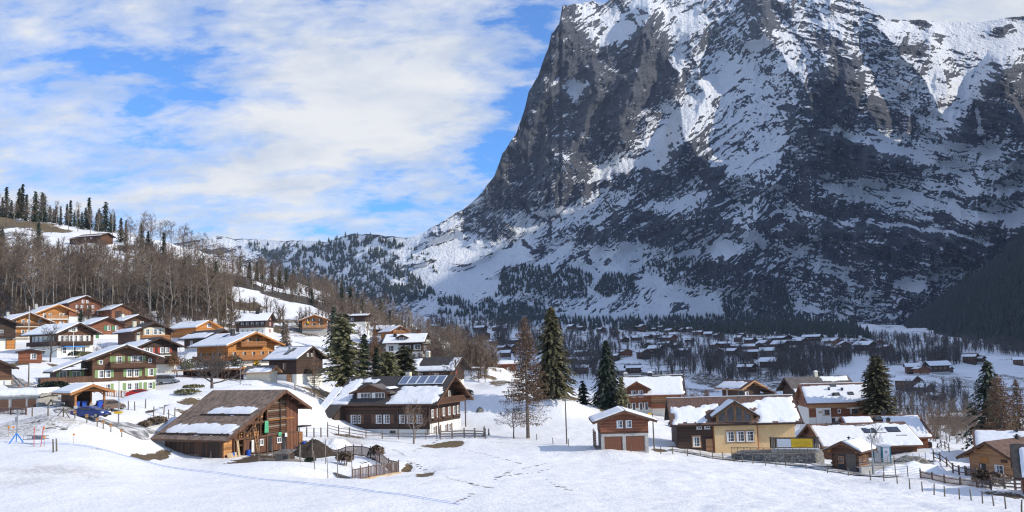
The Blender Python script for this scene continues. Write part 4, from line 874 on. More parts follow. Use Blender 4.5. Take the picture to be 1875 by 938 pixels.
h = House('edgeroof', 'timber_house', 'dark gable roof just entering the picture at the left edge above the access road', 'house', 2.6, .5, .4, wall='timber_brown', oe=1.0, og=1.2); h.rafters(); h.win('G', 0, 1.2, 1, 1.1)
h = House('garage', 'garage_block', 'low concrete garage block with two brown doors under thick snow at the left edge', 'garage', 2.5, .04, 0, wall='concrete', under='concrete', oe=.25, og=.3, roof='concrete')
h.snow('S', ((0, 1, 0, 1),), .75, .02); h.snow('N', ((0, 1, 0, 1),), .75, .02)
for u in (-2.6, -.4, 1.8, 3.5):
    b = MB(); w = .88 if u < 3 else .5
    b.span(-w, w, -.06, .02, 0, 2.15)
    for q in range(5): b.span(-w + .03, w - .03, -.08, -.06, .06 + .43 * q, .44 + .43 * q)
    h.put('garage_door', b.mesh('garage_door', 'brown_paint'), 'S', u, 0.05)
h = House('carport', 'timber_carport', 'open timber carport with arched orange beam and snowy roof beside the blue car', 'carport', 2.15, .36, 0, wall='timber_brown', under='timber_honey', oe=.8, og=.9, open_=True)
h.snow('S'); h.snow('N', ((0, 1, 0, .6),))
for y in (-1.8, 1.8):
    for x in (-2.2, 2.2):
        m = MB(); m.span(x - .12, x + .12, y - .12, y + .12, .45, 2.3); p = m.build('post', 'timber_honey', h.root)
        m = MB(); m.span(x - .2, x + .2, y - .2, y + .2, -1, .45); m.build('footing', 'concrete', p)
m = MB(); m.span(2.1, 2.3, -1.95, 1.95, 2.2, 2.5); m.beam((2.2, -1.7, 1.7), (2.2, -.9, 2.3), .16); m.beam((2.2, 1.7, 1.7), (2.2, .9, 2.3), .16); m.build('front_beam', 'timber_honey', h.root)
m = MB(); m.prism([(2.15, -1.9, 2.52), (2.15, 1.9, 2.52), (2.15, 0, 2.84)], (.08, 0, 0)); m.build('gable_board', 'timber_brown', h.root, fix=True)
m = MB(); m.span(-2.2, 2.0, -1.92, -1.82, -.8, 2.2); m.build('side_wall', 'timber_brown', h.root); m = MB(); m.span(-2.3, -2.2, -1.9, 1.9, -.8, 2.2); m.build('back_wall', 'timber_dark', h.root)
CARPORT = h

h = House('twotone', 'timber_chalet', 'chalet half white and half dark with a small dormer, right of the evergreens', 'chalet', 4.9, .52, 2.0, wall='timber_dark', oe=.9, og=1.0)
h.snow('S'); h.snow('N'); h.box('plaster_front', 'S', -5.4, -1.6, 0, 4.7, .0, .12, 'plaster'); h.win('S', -4.0, 2.3, 2.0, 1.6, out=.12); h.win('S', -.9, 2.4, .9, 1.6); h.win('S', 1.2, 2.6, 1.7, 1.3); h.win('S', 4.0, 2.5, 2.2, 1.5); h.win('S', 2.8, .2, 1, 1.3); h.win('S', 4.4, .2, 1.2, 1.4)
h.dormer(-.6, 2.6, -3.6, 5.4, 6.3, .45, 'roof_brown', 'timber_red', sn=('R',)); [h.win('S', u - .6, 5.5, .8, .75, out=-.6) for u in (-.55, .55)]
h.balcony('G', -3.5, 3.5, 4.4, 1.0, 1.0, 'plaster'); h.balcony('G', -3.5, 3.5, 2.0, 1.0, .2, 'timber_dark'); h.win('G', -1.4, 4.6, 1, 1.4); h.win('G', 1, 2.3, 1, 1.4); h.win('G', -1.5, 2.3, 1, 1.4); h.chimney(3.5, .2, .9, 1.2, 'timber_red'); h.chimney(-3.2, -1.6, .9, .9, 'black_metal')
h = House('peeking', 'timber_chalet', 'small orange-gabled chalet peeking over the white and dark chalet', 'chalet', 3.0, .5, .5, wall='timber_orange', under='timber_red'); h.snow('S'); h.snow('N', ((0, 1, 0, .3),)); h.balcony('G', -2.5, 2.5, 2.5, .8, .8, 'timber_honey'); h.win('G', -1, 2.7, 1, 1.1); h.win('G', 1, 2.7, 1, 1.1)
h = House('lowleft', 'timber_house', 'little low house with snow roof left of the orange-gabled chalet', 'house', 2.2, .4, .5, wall='timber_brown'); h.snow('S'); h.win('S', 0, .9, 1, 1)
h = House('redspot', 'timber_house', 'dark house with torn roof snow and red gable panel behind the solar panels', 'house', 2.9, .62, .4, wall='timber_dark', roof='roof_dark', oe=1.0, og=1.6)
h.snow('S', ((.0, .28, .1, 1), (.0, 1, .62, 1), (.84, 1, .05, 1)), .22, .1); h.box('red_panel', 'G', -1.9, -1.2, 1.6, 3.2, .02, .5, 'red_paint'); h.chimney(-2.0, .2, .8, 1.5, 'plaster_cream', True); h.rafters(); h.win('S', -2, 1, 1, 1.1); h.win('S', 2, 1, 1, 1.1)
h = House('flatwhite', 'timber_house', 'low dark house with thin white roof strip between bare trees', 'house', 2.8, .2, .5, wall='timber_dark'); h.snow('S'); h.chimney(1.2, -.5, .6, 1.6, 'plaster_cream'); h.win('S', -1.5, 1.1, 1, 1)
h = House('hillhut', 'alpine_hut', 'weathered brown hut with low roof on the snowy meadow above the left wood', 'hut', 2.6, .34, .0, wall='timber_brown', roof='roof_shingle', oe=1.0, og=1.2); h.snow('S', ((.05, .95, .72, 1),), .15); h.win('S', -2.5, 1.1, .9, .9); h.win('S', 1, 1.1, .9, .9); h.door('S', 3.6, 1.2, 1.9)
m = MB(); m.prism([(-12.5, -3.5, -1), (-12.5, 3, -1), (-12.5, 3, 2.1), (-12.5, 0, 3.1), (-12.5, -3.5, 1.9)], (5.9, 0, 0)); m.build('side_barn', 'timber_dark', h.root, fix=True)
m = MB(); m.prism([(-13.2, 0, 3.15), (-13.2, -4.2, 1.72), (-13.2, -4.2, 1.9), (-13.2, 0, 3.33)], (6.4, 0, 0)); m.build('side_roof', 'roof_shingle', h.root, fix=True)
h = House('redeave', 'timber_house', 'long house with flat snow roof and reddish eave just left of the brown larch', 'house', 3.2, .3, .6, wall='timber_red', under='red_paint'); h.snow('S'); h.win('S', -1.4, .8, 1, 1.1); h.win('S', 1.4, .8, 1, 1.1)

# ================================================================ BARN AND FARMHOUSE IN THE MIDDLE
def build_barn():
    h = House('barn', 'old_barn', 'old weathered barn with wide shingle roof, two snow patches and a cluttered open gable', 'barn', 2.75, .53, 0, roff=2.6, oe=.9, og=1.5, wall='timber_dark', roof='roof_shingle', under='board_brown', open_=True)
    L, W, zr = h.L, h.W, h.zr
    h.snow('S', ((.06, .97, .70, .9), (.30, .92, .34, .52)), .16, .09)
    r = h.root
    # snow guard beams on the roof
    d = W/2 + h.roff + h.oe
    for v, u0, u1 in ((.91, .05, .96), (.53, .28, .93)):
        y = h.roff - d * v; z = zr - d * v * h.tan + .34; m = MB(); X0 = -L/2 - h.og
        m.tube([(X0 + u0 * (L + 2 * h.og), y, z), (X0 + u1 * (L + 2 * h.og), y, z)], .09, 6)
        for k in range(6):
            x = X0 + (u0 + (u1 - u0) * k / 5) * (L + 2 * h.og); m.span(x - .04, x + .04, y - .12, y + .05, z - .25, z + .02)
        m.build('snow_guard', 'board_dark', h.roof)
    # back and inner walls
    m = MB(); m.prism([(-L/2, -W/2 + .1, -1.5), (-L/2, W/2 - .1, -1.5), (-L/2, W/2 - .1, h.hN - .1), (-L/2, h.roff, zr - .15), (-L/2, -W/2 + .1, h.h - .1)], (.2, 0, 0)); m.build('rear_wall', 'board_dark', r, fix=True)
    m = MB(); m.span(-L/2, L/2, W/2 - .2, W/2, -1, h.hN - .02); m.build('side_wall', 'timber_dark', r)
    m = MB(); m.prism([(L/2 - 2.6, -W/2 + .1, .1), (L/2 - 2.6, W/2 - .3, .1), (L/2 - 2.6, W/2 - .3, h.hN - .1), (L/2 - 2.6, h.roff, zr - .2), (L/2 - 2.6, -W/2 + .1, h.h - .1)], (.15, 0, 0)); m.build('inner_wall', 'timber_brown', r, fix=True)
    m = MB(); m.span(-L/2, L/2, -W/2 + .3, W/2, -2.2, .08); m.build('floor_slab', 'soil', r)
    # the low front wall: single upright planks
    n = 42; pm = None
    base = [MB().mesh if False else None]
    meshes = []
    for k in range(5):
        b = MB(); hh = 2.72 - .05 * rng.random(); b.span(-.108, .108, -.03, .03, -.3 - .12 * k, hh); meshes.append(b.mesh('plank', 'board_dark' if k % 3 else 'board_brown'))
    for i in range(n):
        x = -L/2 + .12 + (L - .24) * i / (n - 1); link('plank', meshes[rng.integers(5)], r, (x, -W/2 + rng.normal() * .012, rng.normal() * .02), rng.normal() * .03)
    for z, x0, x1 in ((2.2, -L/2, -.3), (.62, -L/2 + 1.2, 1.0)): m = MB(); m.span(x0, x1, -W/2 - .09, -W/2 - .03, z - .07, z + .07); m.build('rail', 'board_grey', r)
    # corner room under the eave: orange boards, sunlight put into their colour
    X = L/2
    for i in range(10):
        y = -W/2 + .35 + i * .23; b = MB(); b.span(-.03, .03, -.11, .11, .1, 2.7 + i * .11)
        if i > 0: link('plank', b.mesh('plank', 'hay_plank' if 1 <= i <= 7 else 'board_brown'), r, (X - .25, y, 0))
    # logs of the gable (upper right bay)
    for k in range(22):
        z = 2.35 + k * .24; half_n = (zr - z - .1) / h.tan; y1 = min(W/2 - .1 if z < h.hN else 99, h.roff + half_n); y0 = max(.9, h.roff - half_n)
        if y1 - y0 < .4: continue
        b = MB(); b.tube([(X - .12 + rng.normal() * .02, y0, z), (X - .12 + rng.normal() * .02, y1, z)], [.115, .125], 7); b.build('log', 'timber_brown' if k % 4 else 'fence_grey', r)
    # hay loft boards behind posts (middle bay)
    for k in range(12):
        z = 2.5 + k * .3; half = (zr - z - .25) / h.tan; y0 = max(-3.4, h.roff - half)
        if y0 < .6: b = MB(); b.span(X - .62, X - .56, y0, .75, z - .13, z + .12); b.build('board', 'hay_plank' if k not in (2, 3, 6) else 'timber_dark', r)
    for y in (-6.3, -4.7, -3.1, -1.6, -.3, .85, 4.6):
        z1 = zr - abs(y - h.roff) * h.tan - .05; m = MB(); m.span(X - .2, X + .02, y - .1, y + .1, .05, z1); m.build('post', 'board_brown' if y > -5 else 'hay_plank', r)
    for z, y0, y1 in ((2.28, -4.7, 6.3), (4.0, -2.6, 1.0)): m = MB(); m.span(X - .1, X + .08, y0, y1, z - .12, z + .12); m.build('beam', 'board_brown', r)
    m = MB(); m.span(X + .02, X + .1, 1.0, 5.6, 4.05, 4.2); m.build('beam', 'timber_orange', r)
    m = MB(); m.beam((X - .05, -3.0, 2.4), (X - .05, .7, 5.6), .14); m.beam((X - .05, -1.5, 2.4), (X - .05, -3.4, 3.2), .12); m.build('brace', 'board_brown', r)
    # stable front below the logs: doors, small windows, board panel on the right
    for i in range(20):
        y = -2.9 + i * .34; b = MB(); b.span(X - .13, X - .07, y - .16, y + .16, .3, 2.25); b.build('plank', 'board_brown' if i % 4 else 'board_red', r)
    for i in range(11):
        y = 4.3 + i * .2; z1 = min(h.hN + (W/2 - y) * h.tan, 9) - .1; b = MB(); b.span(X - .02, X + .05, y - .095, y + .095, -.1, z1); b.build('plank', 'board_red' if i % 3 else 'board_brown', r)
    for y, z, w, hh in ((-.2, 1.2, .6, .75), (2.9, 1.2, .75, .7)):
        f, p, c = win_mesh(w, hh, 'white_paint', 2, 1, False); o = link('window', f, r, (X + .0, y, z), R(90)); link('pane', p, o)
    for y in (1.2, 3.9): m = MB(); m.span(X - .06, X - .02, y - .45, y + .45, .35, 2.1); m.build('doorway', 'black_metal', r)  # black sheets stand for the dark inside the doorways
    m = MB(); m.span(X - .1, X + 1.1, -1.6, 5.0, .05, .2); m.build('loading_ledge', 'board_grey', r)
    m = MB(); m.span(X - .4, X + .6, .2, 6.4, -2.2, .02); m.build('stone_footing', 'stone_wall', r)
    m = MB(); m.span(X - .5, X + .9, W/2 - .3, W/2 + 1.5, 2.8, 2.95); m.build('side_roof', 'board_dark', r)
    m = MB(); m.tube([(X + .4, h.roff - .4, zr - .7), (X + .15, h.roff + .4, zr - .9), (X + .12, h.roff + .5, 2.4)], .07, 6); m.build('downpipe', 'board_dark', r)
    h.rafters(mat='board_brown', n=3)
    # lights under the eave, a lamp
    def P3(lx, ly, lz=0.0): c, s_ = math.cos(h.yaw), math.sin(h.yaw); o = r.location; return Vector((o.x + lx * c - ly * s_, o.y + lx * s_ + ly * c, o.z + lz))
    return h, P3
BARN, BP = build_barn()
yawb = BARN.yaw
def barrel(loc, hgt, rad, mat, label, grp=None, name='barrel', cat='barrel'):
    m = MB(); m.tube([(0, 0, 0), (0, 0, hgt * .1), (0, 0, hgt * .5), (0, 0, hgt * .9), (0, 0, hgt)], [rad * .94, rad, rad * 1.05, rad, rad * .94], 12)
    m.tube([(0, 0, hgt * .32), (0, 0, hgt * .35)], rad * 1.08, 12); m.tube([(0, 0, hgt * .65), (0, 0, hgt * .68)], rad * 1.08, 12); m.tube([(0, 0, hgt), (0, 0, hgt + .03)], rad * .9, 12)
    return tag(m.build(name, mat, None, loc, smooth=False), label, cat, grp)
bx = BARN.L / 2
barrel(BP(bx + .3, -2.7, .1), .8, .26, 'blue_plastic', 'blue barrel standing on the barn ledge in front of the dark middle bay')
barrel(BP(bx + .5, 7.0, -.1), 1.0, .29, 'blue_plastic', 'blue and white barrel at the far right corner of the barn')
barrel(BP(bx + .15, -5.1, -.1), .95, .25, 'blue_plastic', 'blue barrel behind the pale sheet at the barn corner')
barrel(BP(bx - .3, -6.2, -.2), .9, .27, 'blue_plastic', 'dark blue barrel tucked under the barn eave')
barrel(BP(bx + .85, -5.9, -.35), .35, .25, 'blue_plastic', 'small blue tub in the snow by the barn corner', name='tub', cat='tub')
def slab_thing(name, lab, cat, loc, size, rz, mat, lean=0.0):
    m = MB(); M = Matrix.Rotation(lean, 4, 'X'); m.box((0, 0, size[2] / 2), size, M=M); m.box((0, -size[1] * .7, size[2] * .5), (size[0] * .92, size[1] * .5, .08), M=M); m.box((0, size[1] * .7, size[2] * .85), (size[0] * .9, size[1] * .4, .07), M=M)
    return tag(m.build(name, mat, None, loc, rz), lab, cat)
slab_thing('leaning_sheet', 'pale board sheet leaning in front of the barn corner', 'board', BP(bx + .55, -5.4, -.25), (1.5, .06, 1.15), yawb + R(90), 'plank_pale', R(-14))
slab_thing('leaning_plank', 'tall pale plank leaning against the barn post', 'plank', BP(bx + .5, -4.3, -.3), (.34, .07, 2.5), yawb + R(90), 'plank_pale', R(-9))
slab_thing('leaning_pole', 'grey board propped against the plank front of the barn', 'plank', BP(bx - 1.5, -7.1, -.5), (.14, .06, 1.7), yawb + R(20), 'board_grey', R(-14))
slab_thing('leaning_pole', 'reddish stake leaning at the left corner of the barn', 'plank', BP(-bx - .1, -6.9, -.4), (.1, .06, 2.0), yawb + R(10), 'board_brown', R(8))
# washing and sacks on the barn front
def cloth(lab, loc, w, hgt, rz, mat, name='hanging_cloth', cat='cloth'):
    nu, nv = 9, 10; m = MB(); vs = []
    for j in range(nv):
        for i in range(nu):
            u = i / (nu - 1) - .5; v = j / (nv - 1); vs.append((u * w * (1 - .25 * (1 - v)), .05 * math.sin(u * 14) * v - .03, -v * hgt))
    m.add(vs, [(j * nu + i, j * nu + i + 1, (j + 1) * nu + i + 1, (j + 1) * nu + i) for j in range(nv - 1) for i in range(nu - 1)])
    o = m.build(name, mat, None, loc, rz, smooth=True); o.modifiers.new('thick', 'SOLIDIFY').thickness = .03; return tag(o, lab, cat)
cloth('mint green coat hanging on the log wall of the barn', BP(bx + .12, .55, 4.1), .8, 1.5, yawb + R(90), 'green_cloth')
cloth('white cloth hanging under the log wall of the barn', BP(bx + .14, 4.0, 2.3), .5, .5, yawb + R(90), 'white_plastic'); cloth('green cloth hanging under the log wall of the barn', BP(bx + .14, 2.9, 2.5), .7, .45, yawb + R(90), 'green_cloth'); cloth('pale grey jacket hanging by the open bay of the barn', BP(bx + .2, -1.9, 2.0), .5, 1.5, yawb + R(90), 'curtain')
# ladder
m = MB()
for x in (-.22, .22): m.beam((x, 0, 0), (x, 1.0, 4.2), .07)
for k in range(11): m.beam((-.22, .09 + .09 * k, .35 + .37 * k), (.22, .09 + .09 * k, .35 + .37 * k), .045)
tag(m.build('ladder', 'timber_tan', None, BP(bx + .6, -1.3, .6), yawb + R(90)), 'wooden ladder leaning against the hay loft of the barn', 'ladder')
# firewood at the right corner of the barn
fr = thing('firewood_stack', BP(bx - .6, 7.0, .1), 'split firewood stacked at the far right corner of the barn', 'firewood', yawb)
lg = MB(); lg.tube([(-.25, 0, 0), (.25, 0, 0)], [.1, .09], 6); lgm = lg.mesh('log', 'hay_plank')
for i in range(4):
    for j in range(12): link('log', lgm, fr, (.35 + rng.normal() * .02, -.33 + i * .2 + (j % 2) * .08, .1 + j * .17), rng.normal() * .06)
# manure heap, snowy heap and boulder
def heap(name, lab, cat, loc, rx, ry, hz, mat, seed=0, rz=0.0, kind=None):
    n = 26; u = np.linspace(-1, 1, n); U, V_ = np.meshgrid(u, u); d = np.hypot(U, V_); z = np.maximum(0, 1 - d ** 2.2) * (1 + .45 * fbm(U * 2 + seed, V_ * 2, 4, seed)) * hz - .12
    o = link(name, grid_mesh(name, np.stack([U * rx, V_ * ry, z], -1), [mat]), None, loc, rz); return tag(o, lab, cat, kind=kind)
heap('manure_heap', 'brown manure heap right of the barn', 'heap', PG(572, 112, -.1), 2.8, 2.4, 1.9, 'soil', 3)
heap('snow_heap', 'dirty heap of ploughed snow between the manure heap and farmhouse', 'snow heap', PG(612, 124, -.1), 3.0, 2.6, 1.3, 'snow', 9)
heap('boulder', 'lone dark boulder on the snow right of the farmhouse', 'boulder', PG(879, 178, 0), .8, .7, .9, 'stone_wall', 5)

def build_solar():
    h = House('solar', 'farmhouse', 'large dark farmhouse with solar panels, gabled dormer and ragged roof snow', 'farmhouse', 5.7, .62, .9, oe=1.2, og=2.2, wall='timber_dark', roof='roof_dark', under='timber_brown')
    L, W = h.L, h.W; h.rafters(mat='timber_brown', n=3)
    h.snow('S', ((.55, .97, .50, .985), (.60, .97, .40, .6), (.02, .17, .10, 1), (.1, .33, .06, .20)), .2, .16, 7)
    h.snow('N', ((0, 1, .1, 1),))
    # solar collectors
    d = W/2 + h.roff + h.oe; al = math.atan(h.tan)
    for k in range(5):
        x = 1.5 + 1.78 * k; v = .2; y = h.roff - d * v; z = h.zr - d * v * h.tan + .45; M = Matrix.Translation((x, y, z)) @ Matrix.Rotation(al, 4, 'X')
        m = MB(); m.box((0, 0, 0), (1.7, 2.5, .1), M=M); o = m.build('solar_panel', 'white_plastic', h.root); m = MB(); m.box((0, 0, .05), (1.46, 2.3, .03), M=M); m.build('pane', 'solar_glass', o)
    h.chimney(1.2, .5, .85, 1.3, 'plaster_cream', d=.9)
    # dormer
    h.dormer(-2.9, 6.3, -5.7, 4.9, 7.3, .36, 'roof_grey', 'board_brown', ov=1.0, of=.7)
    for u in (-4.4, -1.5): h.win('S', u, 5.55, 2.6, 1.6, cols=4, rows=2, out=-.5)
    m = MB(); m.prism([(.3, -6.2, 8.06), (1.0, -6.2, 7.8), (1.0, -6.2, 7.9), (.3, -6.2, 8.16)], (0, 3.2, 0)); m.build('roof_snow', 'snow', h.root, fix=True)
    # main row
    for u, w in ((-6.3, 1.15), (-5.1, .6), (-1.2, 1.15), (.35, 1.2), (3.4, 1.1), (4.9, 1.1), (6.8, 1.1)): h.win('S', u, 1.9, w, 1.45, cols=2 if w > 1 else 1, rows=3)
    h.shut('S', (-7.35, -4.55, -2.3, 1.45), 1.88, .75, 1.5, 'brown_paint')
    h.box('flower_box', 'S', -4.6, -1.0, 4.5, 4.72, .02, .26, 'timber_dark'); h.box('beam', 'S', -L/2 - .1, L/2 + .1, 4.32, 4.5, .0, .08, 'timber_brown'); h.box('beam', 'S', -L/2 - .1, L/2 + .1, 1.2, 1.4, .0, .07, 'timber_dark')
    for u in (-3.8, 1.5): h.win('S', u, .15, 1.1, .5, frame='brown_paint', cols=1, rows=1, curtain=False, out=-.05)
    # gable: loggia, window row, flower boxes, white ground floor
    h.box('plaster_front', 'G', -W/2 + .05, W/2 - .05, -1.6, 1.75, .0, .08, 'plaster')
    for u in (-4.6, -2.9, -.2, 1.5): h.win('G', u, -.1, 1.0, 1.3, out=.08)
    h.shut('G', (-3.75, -2.1, .65, 2.35), -.1, .5, 1.35, 'brown_paint', .08)
    for u in (-4.9, -2.9, -.6, 1.6, 3.6, 5.2): h.win('G', u, 2.7, .8, 1.45)
    h.shut('G', (-4.2, -3.6, -2.2, -1.3, .1, .9, 2.3, 2.9), 2.7, .5, 1.5, 'brown_paint')
    h.box('flower_box', 'G', -5.2, -1.9, 2.3, 2.55, .03, .36, 'timber_brown'); h.box('flower_box', 'G', -1.2, 2.2, 2.3, 2.55, .03, .36, 'timber_brown'); h.box('flower_box', 'G', 2.9, 5.6, 2.3, 2.55, .03, .36, 'timber_brown')
    h.balcony('G', -5.6, 5.6, 5.1, 1.5, 1.0, 'timber_brown'); h.win('G', -1.8, 5.3, .9, 1.7); h.win('G', 1.8, 5.3, .9, 1.7); h.box('loggia', 'G', -3.6, 3.6, 5.1, 7.4, .0, .03, 'timber_dark')
    for y in (-5.4, 5.4): m = MB(); m.span(L/2 + 1.35, L/2 + 1.5, y - .08, y + .08, -1.5, 6.4); m.build('post', 'timber_brown', h.root)
    m = MB(); m.span(L/2 - .12, L/2 + .14, -W/2 - .14, -W/2 + .1, .9, 5.7); m.build('corner_post', 'timber_dark', h.root)
    m = MB(); m.tube([(L/2 - .3, -W/2 - .1, 5.2), (L/2 - .3, -W/2 - .1, -.8)], .07, 6); m.tube([(L/2 - 6.0, -W/2 - .1, 5.2), (L/2 - 6.0, -W/2 - .1, .0)], .06, 6); m.build('downpipe', 'brown_paint', h.root)
    # cat-slide annex on the left end
    x0, x1 = -L/2 - 2.4, -L/2 + .4; m = MB(); yA = -W/2 - 3.8
    m.prism([(x0, yA + .5, -2), (x0, -W/2 + 3, -2), (x0, -W/2 + 3, 5.6), (x0, -W/2 + .5, 5.6), (x0, yA + .5, 3.2)], (x1 - x0, 0, 0)); a = m.build('annex', 'board_dark', h.root, fix=True)
    m = MB(); z1 = h.h - h.oe * h.tan + .02
    m.prism([(x0 - 1.4, -W/2 - .0, h.h + .0), (x0 - 1.4, yA - .3, h.h - (3.8 + .3) * h.tan), (x0 - 1.4, yA - .3, h.h - 4.1 * h.tan + .2), (x0 - 1.4, -W/2 + 3.4, h.h + 3.4 * h.tan + .24), (x0 - 1.4, -W/2 + 3.4, h.h + 3.4 * h.tan)], (x1 - x0 + 1.6, 0, 0)); ar = m.build('annex_roof', 'roof_dark', h.root, fix=True)
    m = MB(); m.prism([(x0 - 1.2, yA - .2, h.h - 4.0 * h.tan + .2), (x0 - 1.2, yA - .2, h.h - 4.0 * h.tan + .38), (x0 - 1.2, -W/2 + 3.2, h.h + 3.2 * h.tan + .42), (x0 - 1.2, -W/2 + 3.2, h.h + 3.2 * h.tan + .24)], (1.7, 0, 0)); m.build('roof_snow', 'snow', ar, fix=True)
    m = MB(); m.span(x0 - .9, x0 - .8, yA + .3, yA + 1.6, -2, 1.9); m.build('screen', 'white_paint', h.root)
    for u in (x0 + .9, x0 + 2.0): m = MB(); m.span(u - .42, u + .42, yA + .42, yA + .5, -1, 1.75); m.build('annex_door', 'timber_dark', h.root)
    return h
SOLAR = build_solar()

# ================================================================ THE RIGHT-HAND GROUP
h = House('cabin', 'garage_cabin', 'reddish timber cabin over a concrete double garage on the snowfield', 'garage', 4.2, .33, 2.3, oe=1.15, og=1.0, wall='timber_red', basem='concrete', under='timber_brown', sink=1.5)
h.snow('S'); h.snow('N', ((0, 1, .0, 1),)); h.rafters(mat='timber_red')
for u in (-.62, .62): h.win('G', u, 3.1, .85, 1.0, cols=2, rows=2)
for u in (-1.62, 1.42):
    for k in range(10):
        b = MB(); b.span(-.115, .115, -.05, .02, 0, 2.0); h.put('plank', b.mesh('plank', 'board_red'), 'G', u - 1.125 + .25 * k, -.1, -.04)
h.box('door_lintel', 'G', -3.2, 3.2, 1.95, 2.3, -.05, .08, 'concrete')
for u in (-3.05, -.1, 3.0): h.box('pier', 'G', u - .22, u + .22, -1.4, 1.95, -.05, .08, 'concrete')
h.box('downpipe', 'G', -.06, .06, 2.2, 5.0, .02, .12, 'brown_paint'); h.box('ledger', 'G', -3.3, 3.3, 2.3, 2.5, .0, .08, 'timber_brown')
m = MB()
for k in range(7): m.span(-2.6, 2.6, -h.W/2 - .75, -h.W/2 - .68, .3 + .33 * k, .5 + .33 * k)
for x in (-2.5, 0, 2.5): m.span(x - .06, x + .06, -h.W/2 - .68, -h.W/2 - .6, -1.2, 2.7)
m.build('wood_store_screen', 'board_brown', h.root)

h = House('dormerchalet', 'timber_chalet', 'red-brown chalet with front dormer gable and white cellar wall beside the dark spruce', 'chalet', 4.4, .70, 1.5, oe=.9, og=.9, wall='timber_red', roof='roof_dark', under='timber_red')
h.snow('S', ((.02, .97, .05, .985),)); h.snow('N'); h.dormer(-2.6, 4.3, -5.1, 3.0, 5.4, .55, 'roof_dark', 'timber_red', ov=.7, of=.6, sn=('R',))
for u in (-3.3, -1.9): h.win('S', u, 3.7, 1.0, 1.3, cols=2, rows=1, out=.6)
for u in (-4.4, -3.4, -2.0, -.9): h.win('S', u, 1.0, .8, 1.5, cols=1, rows=1, out=.0)
h.box('boarded_loggia', 'S', .2, 5.6, 2.1, 3.9, .02, .06, 'timber_tan'); h.balcony('S', .0, 6.0, 1.5, 1.0, .8, 'timber_red'); h.box('plaster_front', 'S', .2, 6.1, -2.2, 1.3, .0, .08, 'plaster'); h.win('S', 3.2, -.9, 1.2, 1.0, frame='white_paint', cols=1, rows=1, out=.08)
h.chimney(-4.8, .1, .8, .9, 'concrete', True); h.chimney(.3, .1, .9, .9, 'black_metal', True); h.box('flower_tub', 'S', -.6, .0, -.1, .5, .6, 1.1, 'yellow_paint'); h.box('bench', 'S', -2.6, -1.2, .3, .45, .7, 1.2, 'white_paint')

